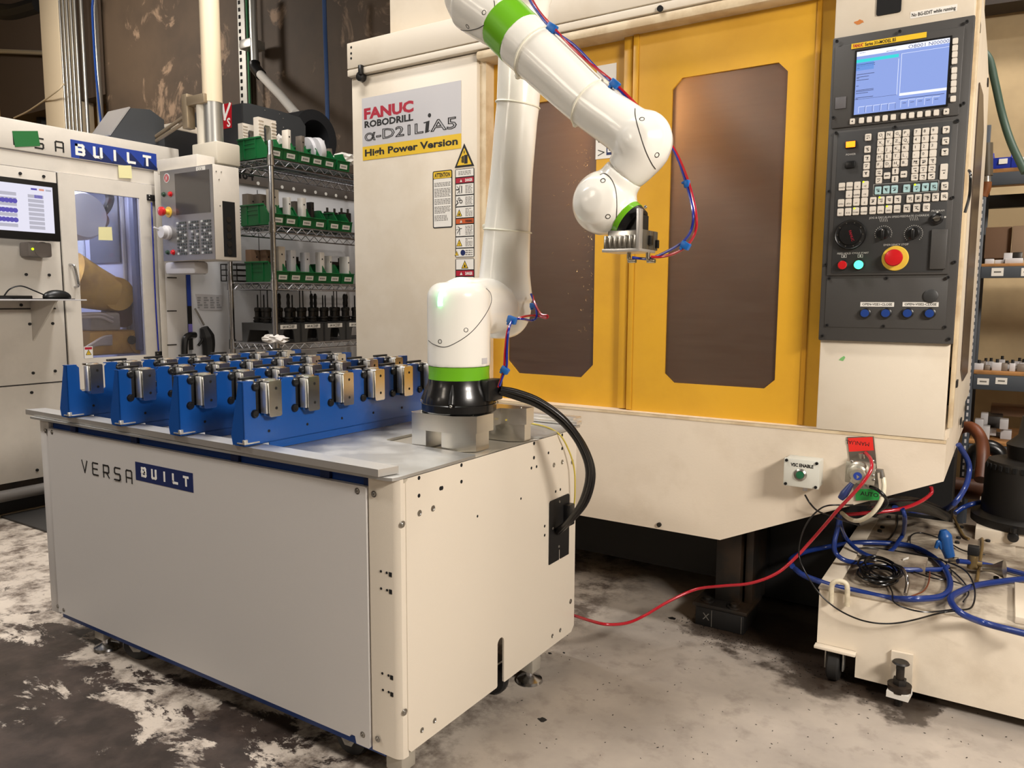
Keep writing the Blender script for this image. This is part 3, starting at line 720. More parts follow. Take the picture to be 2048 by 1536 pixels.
# screen
su0 = K6(440, 800)[0]; su1 = K6(1320, 700)[0]; sv1 = (K6(450, 500)[1]+K6(1333, 380)[1])/2; sv0 = (K6(428, 1105)[1]+K6(1305, 1005)[1])/2
b = MB(); b.prism(rect(su0-.006, su1+.006, sv0-.006, sv1+.006), FB, 0, .003); cpp('screen_rim', b, blackp)
sg = M('screen_periwinkle', (24, 24, 28), .2, emit=(146, 168, 232), es=1.0); sw = M('screen_white', (24, 24, 28), .2, emit=(232, 236, 255), es=1.25); scy = M('screen_cyan', (24, 24, 28), .2, emit=(60, 222, 224), es=1.0); sdk = M('screen_ink', (24, 24, 28), .3, emit=(76, 84, 130), es=.6); sbl = M('screen_blue', (24, 24, 28), .3, emit=(108, 152, 226), es=1.0)
sW, sH = su1-su0, sv1-sv0
sx_ = lambda f: su0+sW*f; sz_ = lambda f: sv1-sH*f
b = MB(); b.prism(rect(su0, su1, sv0, sv1), FB, .003, .004, 0)
def sr(f0, f1, g0, g1, mi, d=.0043): b.prism(rect(sx_(f0), sx_(f1), sz_(g1), sz_(g0)), FB, .0038, d, mi)
sr(0, 1, 0, .075, 1); sr(0, .47, .125, .175, 2); sr(0, .2, .18, .3, 4)
for f in (.47, .5): sr(f, f+.004, .13 if f > .48 else .2, .76, 1)
sr(.5, 1, .13, .134, 1); sr(.5, 1, .745, .785, 1); sr(0, .47, .757, .761, 3)
rr = random.Random(5)
for g in (.205, .23, .26, .36, .40, .42, .45, .54, .61, .63, .66, .73, .75): sr(.01, .01+rr.choice([.03, .14, .2, .2]), g, g+.008, 3)
for k in range(5): sr(.05+k*.085, .053+k*.085, .88, .98, 1); sr(.05+k*.085, .125+k*.085, .88, .885, 1); sr(.122+k*.085, .125+k*.085, .88, .98, 3)
for k in range(5): sr(.52+k*.085, .523+k*.085, .86, .97, 1); sr(.52+k*.085, .595+k*.085, .86, .865, 1); sr(.54+k*.085, .58+k*.085, .9, .907, 3)
sr(.5, .98, .83, .838, 3); sr(.33, .44, .055, .064, 3); sr(.03, .1, .02, .028, 3)
F_cur[0] = FB; fit(b, 'O8001', sx_(.57), sx_(.75), sz_(.07), sH*.055, .0045, 3); fit(b, 'N00000', sx_(.785), sx_(.995), sz_(.07), sH*.055, .0045, 3)
cpp('screen', b, [sg, sw, scy, sdk, sbl], label='lit pale blue screen reading O8001 N00000')
b = MB(); q0, q1 = K6(400, 450), K6(1118, 340); zc = (q0[1]+q1[1])/2; b.prism(rect(q0[0], q1[0], zc-.008, zc+.008), FB, 0, .002, 0)
F_cur[0] = FB; fit(b, 'FANUC', q0[0]+.006, q0[0]+.035, zc-.005, .010, .0024, 1, .03); fit(b, 'Series 31i-MODEL B5', q0[0]+.04, q0[0]+.128, zc-.005, .010, .0024, 2, .02)
cpp('series_strip', b, [sticky, redp, blackt])
a = quad(*Z6(248, 940), *Z6(345, 1040)); b = MB(); b.box(a[0], a[1], YB-.003, YB, a[2], a[3], .001); cpp('card_cover', b, M('grey_cover_plastic', (92, 90, 92), .5))
# keys
def keymesh(w, h, mt, r=.003, d=.005):
    bb = MB(); f0 = lambda u, v, dd: Vector((u, -dd, v)); bb.prism(rrect(-w/2, w/2, -h/2, h/2, r, 2), f0, 0, d*.7); bb.prism(rrect(-w/2+.001, w/2-.001, -h/2+.001, h/2-.001, r, 2), f0, d*.7, d)
    return bb.mesh('key', mt)
KM = {}
kt = MB(); kt.mi = 0
def key(u, v, w=.0195, h=.0215, mt=keyw, txt=None, small=None, icon=0):
    k = (round(w, 4), round(h, 4), mt.name)
    if k not in KM: KM[k] = keymesh(w, h, mt)
    o = link('key', KM[k], cp); o.location = Vector((u, YP-.0072, v))*S-root_off(cp)
    Fk = FY(YP-.0124)
    if txt: kt.text(txt, Fk, u-.006, v-.003, .0125, .0003)
    if small: kt.text(small, Fk, u+.004, v-.008, .007, .0003)
    if icon:
        rr = random.Random(int(u*9999)+int(v*999)); kt.prism(rect(u-.005, u+.005, v+.003, v+.0045), Fk, 0, .0004)
        for _ in range(icon): a_, c_2 = u+rr.uniform(-.004, .003), v+rr.uniform(-.006, .001); kt.prism(rect(a_, a_+rr.uniform(.001, .004), c_2, c_2+rr.uniform(.0008, .003)), Fk, 0, .0004)
def grid(c00, c10, c01, nx, ny, fn):
    o = K7(*c00); ex = K7(*c10); ey = K7(*c01)
    for j in range(ny):
        for i in range(nx):
            fu = i/(nx-1) if nx > 1 else 0; fv = j/(ny-1) if ny > 1 else 0
            fn(i, j, o[0]+(ex[0]-o[0])*fu, o[1]+((ey[1]-o[1])*fv))
L4 = ['ONGP', 'XYZQ', 'IJKR', 'MSTL', 'FDHB']; sm = ['(?%E', 'UVWV', '+AD-', '#=*+', '[]&"']
grid((862, 255), (1160, 255), (862, 605), 4, 5, lambda i, j, u, v: key(u, v, .0195, .0215, txt=L4[j][i], small=sm[j][i]))
N3 = ['789', '456', '123', '-0.', '/ ', '   ', '   ']
grid((1297, 215), (1500, 215), (1262, 755), 3, 7, lambda i, j, u, v: key(u, v, .0195, .0215, txt=(N3[j]+'   ')[i].strip() or None, icon=0 if j < 4 else 5))
for (x, y, ic) in ((706, 275, 4), (698, 420, 6), (692, 530, 5), (686, 620, 3), (680, 712, 5), (837, 700, 4), (834, 790, 4), (1642, 185, 5), (1636, 320, 5), (1628, 452, 5)): key(*K7(x, y), .0185, .0215, icon=ic)
key(*K7(1615, 688), .0205, .047, icon=2)
for (x, y, dx, dy) in ((1033, 682, 0, 1), (932, 737, -1, 0), (1133, 720, 1, 0), (1028, 777, 0, -1)):
    u, v = K7(x, y); key(u, v, .0185, .0205); Fk = FY(YP-.0124)
    kt.ribbon([(u-dx*.005, v-dy*.005), (u+dx*.005, v+dy*.005)], .002, Fk, 0, .0004); kt.prism([(u+dx*.006, v+dy*.006), (u+dx*.002-dy*.003, v+dy*.002+dx*.003), (u+dx*.002+dy*.003, v+dy*.002-dx*.003)], Fk, 0, .0004)
def sq(xs, y, lb=None, mt=keyw, w=.0192):
    for i, x in enumerate(xs):
        u, v = K7(x, y[i] if isinstance(y, (list, tuple)) else y); key(u, v, w, .0245, mt, icon=0 if lb else 6)
        if lb: kt.text(lb[i], FY(YP-.0124), u, v-.006, .0072, .0003, align='CENTER')
sq([390, 482, 576, 672], [868, 860, 855, 848], ['+HNDL', '+MAN', '-X', '+Z']); sq([476, 568, 668], [960, 954, 946], ['-X', 'RAPID', '+X']); sq([380, 470, 564, 660], [1065, 1060, 1052, 1046], ['-5TH', '-4TH', '+Y', '-Z'])
sq([373, 465, 558, 654], [1176, 1170, 1163, 1158], ['X1', 'X10', 'X100', 'X1000']); sq([760, 856, 953, 1053], [1152, 1146, 1140, 1135], ['LOW', '25%', '50%', '100%']); sq([766, 862, 960, 1060], [1040, 1034, 1028, 1022])
sq([1208, 1308, 1410, 1515, 1620], [1014, 1006, 1000, 994, 986]); sq([1170, 1287, 1405], [1130, 1124, 1117])
sq([825, 924, 1022, 1168, 1288, 1393, 1496], [915, 905, 900, 890, 884, 875, 868], mt=keyb); sq([1625], 862)
# soft keys
for i in range(12):
    xs = [410, 497, 572, 647, 722, 800, 897, 975, 1053, 1131, 1211, 1306][i]; u, v = K6(xs, 1168-(xs-410)*.105); key(u, v, .015, .0178)
    if i in (0, 11): s_ = -1 if i == 0 else 1; kt.prism([(u+s_*.003, v), (u-s_*.002, v+.003), (u-s_*.002, v-.003)], FY(YP-.0124), 0, .0004)
for k, y in enumerate((402, 468, 530, 593, 680, 742, 806, 867, 953)): u, v = K6(1392-k*2.6, y); key(u, v, .015, .0178)
kt.build('key_print', blackt, cp, stuff=True)
b = MB()
for (x, y) in ((652, 812), (1270, 845), (846, 998), (934, 1105), (543, 1130)): u, v = K7(x, y); b.cyl(FY(YP-.0115)(u, v, 0), FY(YP-.0115)(u, v, .002), .0028, n=10)
cpp('key_lamp', b, led_y, label='lit yellow green indicator dots')
# outline round the blue keys and legends
b = MB(); u0, v0 = K7(765, 975); u1, v1 = K7(1555, 790); v0b = K7(1560, 915)[1]; v1b = K7(775, 840)[1]; vm0 = (v0+v0b)/2; vm1 = (v1+v1b)/2
b.ribbon([(u0, vm0), (u1, vm0), (u1, vm1), (u0, vm1), (u0, vm0)], .0009, FY(YP-.0075), 0, .0006)
def ptxt(bb, txt, x, y, size, K=K8, al='CENTER', bold=0): u, v = K(x, y); bb.text(txt, FY(YP-.0078), u, v, size, .0003, align=al, bold=bold)
ptxt(b, 'JOG & DRY-RUN SPEED', 820, 92, .0085); ptxt(b, 'FEEDRATE OVERRIDE', 1148, 76, .0085); ptxt(b, 'EMERGENCY STOP', 945, 392, .0085)
ptxt(b, 'FEED HOLD', 378, 488, .008); ptxt(b, 'CYCLE START', 556, 482, .008); ptxt(b, 'PROGRAM', 1405, 20, .0075); ptxt(b, 'POWER', 495, 490, .0085, K7)
for (x, y) in ((812, 112), (1145, 98)):
    u, v = K8(x, y)
    for k in range(5): b.ribbon([(u-.012+k*.005, v+.005), (u-.009+k*.005, v-.005)], .0009, FY(YP-.0075), 0, .0006)
for (x, y) in ((378, 510), (556, 508)): u, v = K8(x, y); b.ribbon([(u-.007, v-.004), (u+.007, v-.004), (u+.007, v+.005), (u-.007, v+.005), (u-.007, v-.004)], .001, FY(YP-.0075), 0, .0006); b.prism(rect(u-.002, u+.002, v-.002, v+.003), FY(YP-.0075), 0, .0006)
def ticks(bb, x, y, r, a0, a1, n):
    u, v = K8(x, y)
    for k in range(n): t_ = math.radians(a0+(a1-a0)*k/(n-1)); bb.cyl(FY(YP-.0075)(u+r*math.cos(t_), v+r*math.sin(t_), 0), FY(YP-.0075)(u+r*math.cos(t_), v+r*math.sin(t_), .0006), .0013, n=6)
ticks(b, 808, 262, .0245, 205, -25, 17); ticks(b, 1138, 262, .0255, 225, -45, 21)
for (x, y) in ((1400, 25), (1484, 80)): u, v = K8(x, y); b.cyl(FY(YP-.0075)(u, v, 0), FY(YP-.0075)(u, v, .0008), .003, n=8)
cpp('panel_print', b, M('panel_grey_print', (196, 194, 188), .5), stuff=True)
# handwheel, rotary knobs
u, v = K8(450, 275); fk = FY(YP-.0075)
b = MB(); b.lathe([(0, 0), (.046, 0), (.048, .004), (.048, .010), (.045, .014), (.042, .012), (.034, .012), (.032, .016), (0, .017)], fk(u, v, 0), (0, -1, 0), 40); hw = cpp('handwheel', b, blackp)
b = MB()
for k in range(10): t_ = k*math.pi/5; b.cyl(fk(u+.0385*math.cos(t_), v+.0385*math.sin(t_), .0118), fk(u+.0385*math.cos(t_), v+.0385*math.sin(t_), .0138), .0018, n=8)
b.build('dial_stud', steel, hw)
b = MB(); b.text('FANUC', FY(YP-.0075), u-.004, v+.012, .011, .0175, align='LEFT', rot=-1.25); b.build('hub_print', redp, hw)
for (x, y) in ((805, 262), (1135, 258)):
    u, v = K8(x, y); b = MB(); b.lathe([(0, 0), (.0185, 0), (.0185, .006), (.015, .009), (0, .009)], fk(u, v, 0), (0, -1, 0), 28); b.obox(fk(u, v-.003, .013), (1, 0, 0), (0, 0, 1), (0, 1, 0), .010, .032, .011, .003); kn = cpp('rotary_knob', b, blackp)
    b = MB(); b.cyl(fk(u, v+.011, .0185), fk(u, v+.011, .0195), .0015, n=8); b.build('pointer_dot', stickw, kn)
u, v = K8(1398, 100); b = MB(); b.lathe([(0, 0), (.017, 0), (.017, .008), (.012, .012), (0, .012)], fk(u, v, 0), (0, -1, 0), 24); ks = cpp('key_switch', b, blackp)
b = MB(); b.cyl(fk(u, v, .012), fk(u, v, .016), .009, n=18); b.obox(fk(u, v+.002, .02), (1, 0, .2), (0, 0, 1), (0, 1, 0), .022, .004, .01, .001); b.build('lock_barrel', steel, ks)
a = quad(*Z8(1340, 215), *Z8(1490, 650)); b = MB(); b.box(a[0], a[1], YP-.016, YP-.0075, a[2], a[3], .003); cpp('port_cover', b, gpanel)
for (x, y, mt, lab) in ((365, 607, redb, 'red round feed hold button'), (543, 603, led_g, 'lit green round cycle start button')):
    u, v = K8(x, y); b = MB(); b.lathe([(0, 0), (.0165, 0), (.0165, .006), (.0145, .008), (0, .008)], fk(u, v, 0), (0, -1, 0), 24); bz = cpp('round_button', b, blackp, label=lab)
    b = MB(); b.lathe([(0, .008), (.0138, .008), (.0138, .013), (.012, .015), (0, .0155)], fk(u, v, 0), (0, -1, 0), 24); b.build('lens', mt, bz)
u, v = K8(938, 532); b = MB(); b.lathe([(0, 0), (.039, 0), (.039, .003), (.037, .005), (0, .005)], fk(u, v, 0), (0, -1, 0), 36); es = cpp('emergency_stop', b, yelb, label='red mushroom emergency stop button on a yellow disc')
b = MB(); b.lathe([(0, .005), (.016, .005), (.016, .016), (.0245, .018), (.0265, .024), (.024, .030), (.013, .032), (0, .0325)], fk(u-.002, v+.001, 0), (0, -1, 0), 36); b.build('mushroom_head', redb, es)
a = quad(*Z7(440, 325), *Z7(555, 400)); b = MB(); b.box(a[0]-.002, a[1]+.002, YP-.013, YP-.0075, a[2], a[3], .002); pw = cpp('power_switch', b, blackp, label='lit orange power on switch')
b = MB(); b.box(a[0]+.001, a[1]-.001, YP-.0155, YP-.013, a[2]+.002, a[3]-.002, .001); b.build('lit_cap', led_o, pw)
a = quad(*Z7(430, 565), *Z7(550, 640)); b = MB(); b.box(a[0], a[1], YP-.0155, YP-.0075, a[2], a[3], .003); cpp('power_switch', b, blackp, label='black power off switch')
# vise switches
for (x, y) in ((608, 1132), (835, 1132), (1073, 1132), (1315, 1134)):
    u, v = K8(x, y); f2 = FY(YP-.002); b = MB(); b.lathe([(0, 0), (.017, 0), (.017, .007), (.014, .009), (0, .009)], f2(u, v, 0), (0, -1, 0), 24); bz = cpp('vise_button', b, blackp, label='blue button in a black bezel')
    b = MB(); b.lathe([(0, .009), (.0125, .009), (.0125, .014), (0, .0145)], f2(u, v, 0), (0, -1, 0), 24); b.build('blue_cap', blueb, bz)
for (x0, x1, tx) in ((555, 922, 'OPEN\u25c4VISE1\u25baCLOSE'), (1018, 1410, 'OPEN\u25c4VISE2\u25baCLOSE')):
    a = quad(*Z8(x0, 1010), *Z8(x1, 1062)); b = MB(); f2 = FY(YP-.002); b.prism(rect(*a), f2, 0, .0008, 0)
    F_cur[0] = f2; fit(b, tx.replace('\u25c4', '-').replace('\u25ba', '-'), a[0]+.006, a[1]-.006, a[2]+.004, (a[3]-a[2])*.5, .001, 1, .02)
    cpp('vise_tag', b, [stickw, blackt], label='white tag reading '+('OPEN VISE1 CLOSE' if '1' in tx else 'OPEN VISE2 CLOSE'))
u, v = K8(1325, 945); b = MB(); b.lathe([(0, 0), (.021, 0), (.021, .003), (.018, .005), (0, .005)], FY(YP-.002)(u, v, 0), (0, -1, 0), 28); cpp('blanking_plug', b, gpanel2)
for (K, x, y) in ((K6, 263, 402), (K6, 862, 308), (K6, 1503, 215), (K6, 228, 1130), (K6, 817, 1222), (K6, 1412, 1165), (K6, 1470, 995), (K7, 235, 925), (K7, 1723, 998), (K7, 320, 222), (K7, 1775, 75),
                  (K8, 175, 600), (K8, 1585, 572), (K8, 212, 752), (K8, 840, 748), (K8, 1517, 740), (K8, 187, 1265), (K8, 806, 1275), (K8, 1480, 1285), (K8, 135, 1382), (K8, 1525, 1416)):
    u, v = K(x, y); q = FY(YP)(u, v, .001)
    if 'SCB' not in globals():
        bb = MB(); bb.lathe([(0, 0), (.0052, 0), (.005, .0045), (.0025, .0045), (.0025, .002), (0, .002)], n=12); SCB = bb.mesh('screw', [blackm])
    screw(cp, q-Vector((0, .006, 0)) if K is not K8 or y < 745 and 200 < x < 1560 else q, (0, -1, 0), SCB)
# notes on the upper cabinet
a0, a1 = uvY(1820.6, 36, YF), uvY(1914.5, 14, YF); zc = (a0[1]+a1[1])/2; b = MB(); b.prism(rect(a0[0], a1[0], zc-.007, zc+.013), FY(YF), 0, .001, 0); F_cur[0] = FY(YF)
fit(b, 'No BG-EDIT while running', a0[0]+.004, a1[0]-.004, zc-.002, .010, .0014, 1, .02); P('note_strip', b, [stickw, blackt], label='white strip reading No BG-EDIT while running')
a0, a1 = uvY(1756, -30, YF), uvY(1802, 24, YF); b = MB(); b.prism(rrect(a0[0], a1[0], a1[1], a0[1], .006), FY(YF), 0, .004); P('black_inlet', b, holem)
a0 = uvY(1719, 44, YF); b = MB()
rr = random.Random(3); b.prism([(a0[0]+(.012+rr.uniform(-.004, .006))*math.cos(t), a0[1]+(.006+rr.uniform(-.002, .003))*math.sin(t)) for t in [k*math.pi/6 for k in range(12)]], FY(YF), 0, .0006); P('rust_spot', b, M('rust_stain', (190, 116, 54), .8))
a0 = uvY(1684, 717, YF-.005); b = MB(); b.prism([(a0[0]-.01, a0[1]-.006), (a0[0]+.004, a0[1]-.008), (a0[0]+.01, a0[1]+.004), (a0[0]+.006, a0[1]+.009), (a0[0]-.004, a0[1]+.002)], FY(YF-.005), 0, .0006); P('tape_remnant', b, M('green_tape_scrap', (120, 180, 110), .6))
# right side of the machine
XS = XR+.004
pts = [uvX(x, y, XS) for x, y in ((1965, -30), (1975, 100), (1978, 170), (1972, 300), (1958, 500), (1941, 745))]
b = MB(); b.prism([(YF+.06, .862), (pts[-1][0], .862), *[(p[0], p[1]) for p in pts[::-1]], (YF+.06, 2.9)], FX(XS), -.03, 0); P('side_wall', b, beige)
b = MB(); b.prism([uvX(x, y, XS+.001) for x, y in ((1958, 165), (1965, 190), (1966, 262), (1934, 745), (1924, 762), (1921, 740))], FX(XS+.001), 0, .003); P('side_window', b, windowm)
b = MB(); b.box(XS-.005, XS+.008, YF+.015, YF+.06, .9, 2.9, .003); P('side_post', b, edgeb)
for (x, y) in ((1958, 53), (1975, 165), (1913, 767), (1931, 815), (1921, 842), (1925, 848)):
    q = PX(x, y, XS+.001) if x < 1960 or 1 else 0; b = MB(); b.box(q.x-.001, q.x+.004, q.y-.03, q.y+.03, q.z-.012, q.z+.012); P('side_clip', b, blackm)
# base, legs
b = MB(); b.box(-2.5, -.8, 3.2, 4.3, .10, .42); P('base', b, blackm)
b = MB(); b.box(-.9, -.52, 3.3, 4.0, .02, .42); b.box(-.52, -.16, 3.84, 4.1, .02, .62); P('sump_and_dark_fill', b, blackm)  # rear box is added to keep the space behind the tank dark
b = MB(); b.box(-.93, -.83, 2.97, 3.2, .07, .42, .004); b.box(-.82, -.79, 3.0, 3.2, .07, .42, .002); P('leg', b, oilblk)
b = MB(); b.box(-1.0, -.78, 2.9, 3.12, .075, .092, .004); P('foot_plate', b, oilblk)
b = MB(); b.box(-.985, -.79, 2.9, 3.1, 0.0, .075, .003); fp = P('foot_pad', b, blackm)
b = MB(); F9 = FY(2.8995); b.text('X', F9, -.955, .028, .04, .0005); b.ribbon([(-.918, .005), (-.918, .07)], .002, F9, 0, .0006); b.ribbon([(-.80, .005), (-.80, .07)], .002, F9, 0, .0006); b.build('chalk_mark', greyt, fp)
for (x, y) in ((-.95, 2.94), (-.84, 2.93)): b = MB(); b.lathe([(0, 0), (.026, 0), (.026, .005), (.014, .006), (.014, .016), (0, .017)], (x, y, .092), n=16); P('foot_bolt', b, oilblk)
b = MB(); b.box(-2.55, -2.35, 2.95, 3.15, 0, .1); P('rear_foot', b, oilblk)
q = PY(1319, 1049, YF); b = MB(); b.cyl(q, q-Vector((0, .008, 0)), .009, n=12); P('drain_plug', b, dsteel)

# ------------------------------------------------------------------ enable box
Yb = 2.672; p0, p1 = PY(1568, 915, Yb), PY(1637, 980, Yb)
t = thing('enable_button_box', 'small pale push button box marked VSC ENABLE on the beige apron', 'switch box', (p0.x, YF, p1.z))
FBx = FY(Yb); cx = (p0.x+p1.x)/2
b = MB(); b.box(p0.x, p1.x, Yb, Yb+.014, p1.z, p0.z, .004); b.box(p0.x+.002, p1.x-.002, Yb+.016, YF, p1.z+.002, p0.z-.002, .004); b.build('enclosure', M('pale_grey_box_plastic', (206, 206, 196), .4), t)
b = MB(); F_cur[0] = FBx; fit(b, 'VSC ENABLE', p0.x+.024, p1.x-.02, p0.z-.026, .011, .0006, 0, .04); b.build('box_print', blackt, t)
zc = (p0.z+p1.z)/2-.004
b = MB(); b.lathe([(0, 0), (.021, 0), (.021, .004), (.015, .008), (.015, .006), (0, .006)], (cx-.002, Yb, zc), (0, -1, 0), 28); b.build('button_ring', steel, t)
b = MB(); b.lathe([(0, .006), (.0125, .006), (.0125, .011), (.008, .012), (0, .012)], (cx-.002, Yb, zc), (0, -1, 0), 24); b.build('green_cap', M('dark_green_cap', (24, 96, 62), .35), t)
for sx in (-1, 1):
    for sz in (-1, 1): screw(t, (cx+sx*(p1.x-p0.x)*.42, Yb, (p0.z+p1.z)/2+sz*(p0.z-p1.z)*.42), (0, -1, 0), SCB)
q = PY(1610, 984, Yb+.04); b = MB(); b.cyl((q.x, q.y, p1.z), (q.x, q.y, p1.z-.018), .008, n=12); b.build('cable_gland', stickg, t)
# ------------------------------------------------------------------ manual/auto valve
Yv = YF-.004
t = thing('hand_valve', 'air valve with blue handled lever between red MANUAL and green AUTO labels', 'valve', PY(1725, 960, YF))
V3 = lambda x, y: (1500+x*.2734, 840+y*.2734); UV = lambda x, y, Y=Yv: uvY(*V3(x, y), Y)
b = MB(); b.prism([UV(708, 125), UV(905, 120), UV(952, 588), UV(765, 592)], FY(Yv), -.004, 0); b.build('back_plate', steel, t)
b = MB(); b.prism([UV(716, 132), UV(897, 124), UV(906, 222), UV(724, 232)], FY(Yv), 0, .0008, 0); b.text('MANUAL', FY(Yv), UV(876, 165)[0], UV(878, 165)[1], .0192, .001, 1, rot=math.pi-.02, bold=.0, sxy=.95)
b.build('manual_label', [M('bright_red_label', (222, 44, 36), .45), blackt], t, label='red label reading MANUAL upside down')
b = MB(); b.prism([UV(768, 505), UV(940, 505), UV(948, 585), UV(775, 588)], FY(Yv), 0, .0008, 0); b.text('AUTO', FY(Yv), UV(808, 548)[0], UV(808, 549)[1], .0195, .001, 1, bold=.02)
b.build('auto_label', [M('bright_green_label', (34, 150, 66), .45), blackt], t, label='green label reading AUTO')
g = M('cast_zinc', (178, 174, 160), .38, .7)
a0, a1 = UV(728, 290), UV(915, 450); b = MB(); b.box(a0[0], a1[0], Yv-.045, Yv, a1[1], a0[1], .006); b.box(a0[0]-.004, a1[0]+.004, Yv-.05, Yv-.038, a1[1]-.004, a0[1]+.004, .004); vb = b.build('valve_body', g, t)
c0 = UV(815, 355); b = MB(); b.lathe([(0, 0), (.034, 0), (.034, .02), (.028, .026), (.028, .04), (.02, .046), (0, .046)], FY(Yv)(c0[0], c0[1], .045), (0, -1, 0), 28); b.build('bonnet', g, t)
k0 = UV(790, 408, Yv-.1); b = MB(); b.lathe([(0, -.02), (.022, -.02), (.024, 0), (.022, .006), (0, .007)], FY(Yv-.1)(k0[0], k0[1], 0), (0, -1, 0), 24)
k1 = UV(748, 462, Yv-.1); b.tube([FY(Yv-.1)(k0[0], k0[1], -.008), FY(Yv-.1)(k1[0], k1[1], -.004)], [.018, .009], smooth=False); lv = b.build('lever', g, t)
b = MB(); b.lathe([(0, 0), (.013, 0), (.013, .0008), (0, .0008)], FY(Yv-.1)(k0[0], k0[1], .007), (0, -1, 0), 20); b.build('lever_badge', royal, lv)
k2 = UV(662, 575, Yv-.105); b = MB(); b.tube([FY(Yv-.1)(k1[0], k1[1], -.004), FY(Yv-.1)(*UV(725, 492, Yv-.1), 0), FY(Yv-.105)(*UV(690, 540, Yv-.105), 0), FY(Yv-.105)(k2[0], k2[1], 0)], [.007, .010, .0135, .010], n=12); b.build('blue_grip', M('dark_blue_grip', (30, 44, 92), .4), lv)
for (x, y) in ((745, 303), (898, 300), (740, 340), (905, 437), (900, 405)): u_, v_ = UV(x, y, Yv-.05); screw(t, (u_, Yv-.05, v_), (0, -1, 0), SCREWS)
a0 = UV(845, 455); b = MB(); b.tube([FY(Yv)(*UV(830, 270), .03), FY(Yv)(*UV(825, 232), .03)], .009, smooth=False); b.tube([FY(Yv)(*UV(850, 450), .03), FY(Yv)(*UV(856, 480), .03)], .009, smooth=False)
b.tube([FY(Yv)(*UV(915, 358), .03), FY(Yv)(*UV(972, 360), .03), FY(Yv)(*UV(980, 412), .03)], .0085, smooth=False); b.build('hose_fitting', steel, t)
# ================================================================== the cart
XF, YC0, YC1, ZT = -1.262, 1.434, 2.382, .846
XC0 = -3.044
cart = thing('robot_cart', 'beige sheet metal cart with an aluminium top, marked VERSA BUILT, carrying the white robot', 'cart', (-2.15, 1.9, 0))
def C(name, mb, mt, label=None, parent=None, **k): return mb.build(name, mt, parent or cart, label=label, **k)
FC = FY(YC0); FR_ = FX(XF)
xa, xb = -2.979, -1.372
b = MB(); b.prism([(xa, .104), (xb-.075, .104), (xb-.07, .112), (xb-.055, .112), (xb-.05, .092), (xb-.004, .092), (xb, .098), (xb, .812), (xb-.004, .814), (xa, .814)], FC, -.012, .004); fpn = C('front_panel', b, beiged, 'grey beige front sheet with the word marks')
b = MB(); b.prism([(-1.366, .108), (-1.33, .108), (-1.325, .085), (-1.27, .085), (-1.27, ZT-.002), (-1.366, ZT-.002)], FC, -.004, .002)
b2 = MB(); poly = [(-1.366, YC0), (-1.285, YC0), (-1.274, YC0+.003), (-1.266, YC0+.01), (XF-.002, YC0+.022), (XF-.002, YC0+.03), (-1.366, YC0+.03)]
b2.prism(poly, lambda u, v, d: Vector((u, v, d)), .092, ZT-.002); C('corner_post', b2, beigec)
b = MB(); b.box(XC0, -2.981, YC0+.001, YC0+.03, .092, ZT-.004, .003); C('corner_post', b, beiged)
# right side sheet with its slot
sy0, sy1 = YC0+.026, YC1
arch = [(1.900+.018*math.cos(math.radians(a)), .236+.018*math.sin(math.radians(a))) for a in range(0, 181, 20)]
poly = [(sy0, .112), (sy0+.012, .1), (1.878, .1), (1.882, .104)]+[(1.882, .236)]+arch[::-1][1:-1]+[(1.918, .236), (1.918, .104), (1.922, .1), (sy1-.02, .1), (sy1, .118), (sy1, ZT-.002), (sy0+.01, ZT-.002), (sy0, ZT-.012)]
b = MB(); b.prism(poly, FR_, -.006, 0); spc = C('side_panel', b, beigec, 'beige right side sheet with an arched cable slot')
b = MB(); b.box(XC0, XC0+.004, YC0+.03, YC1, .1, ZT-.004); C('side_panel', b, beigec)
b = MB(); b.box(XC0, XF-.01, YC1-.01, YC1, .1, ZT-.004); C('rear_panel', b, beigec)
# blue frame
b = MB(); b.box(-2.985, -1.33, YC0+.018, YC0+.05, .79, .842); bf = C('frame_rail', b, bluef, 'dark blue upper rail')
for px_ in (100, 150, 270, 470, 650, 738):
    a = PY(px_, 900, YC0+.012); b = MB(); b.box(a.x-.018, a.x+.018, YC0+.008, YC0+.02, .806, .842, .002); b.build('clamp_block', M('deep_blue_block', (10, 34, 82), .5), bf)
b = MB(); b.box(xa+.01, -1.325, YC0+.006, YC0+.05, .082, .112); C('frame_rail', b, bluef, 'blue lower rail')
b = MB(); b.box(XC0+.01, XC0+.05, YC0+.04, YC1-.02, .09, .12); C('frame_rail', b, bluef, 'blue lower side rails', stuff=True)
# aluminium top with the robot cut-out
b = MB(); f = FZ(ZT-.001)
X1t = XF-.002
top = [(XC0-.02, YC0-.022), (X1t-.02, YC0-.022), (X1t-.006, YC0-.016), (X1t, YC0), (X1t, 1.768), (X1t-.008, 1.776), (-1.632, 1.80), (-1.645, 1.815), (-1.645, 2.11), (-1.63, 2.125), (-1.35, 2.125), (-1.30, 2.12), (X1t-.01, 2.14), (X1t, 2.16), (X1t, YC1+.03), (XC0-.02, YC1+.03)]
b.prism(top, f, 0, .008); C('top_plate', b, aluplt, 'grey aluminium top plate with a cut-out for the robot')
b = MB(); b.box(XC0+.01, XF-.001, YC0+.02, YC1, ZT-.012, ZT-.002); C('under_plate', b, M('satin_beige_underplate', (196, 188, 172), .25, .3))
b = MB(); b.prism([(-3.122, 1.424), (-1.302, 1.402), (-1.288, 1.463), (-3.10, 1.486)], FZ(.855), 0, .019); C('front_bar', b, alubar, 'long aluminium bar along the front edge of the top')
b = MB(); b.box(-3.10, -1.262, YC1+.0, YC1+.04, .855, .868, .002); b.box(-3.10, -1.283, YC1+.012, YC1+.075, .868, .878, .002); C('rear_bar', b, alubar)
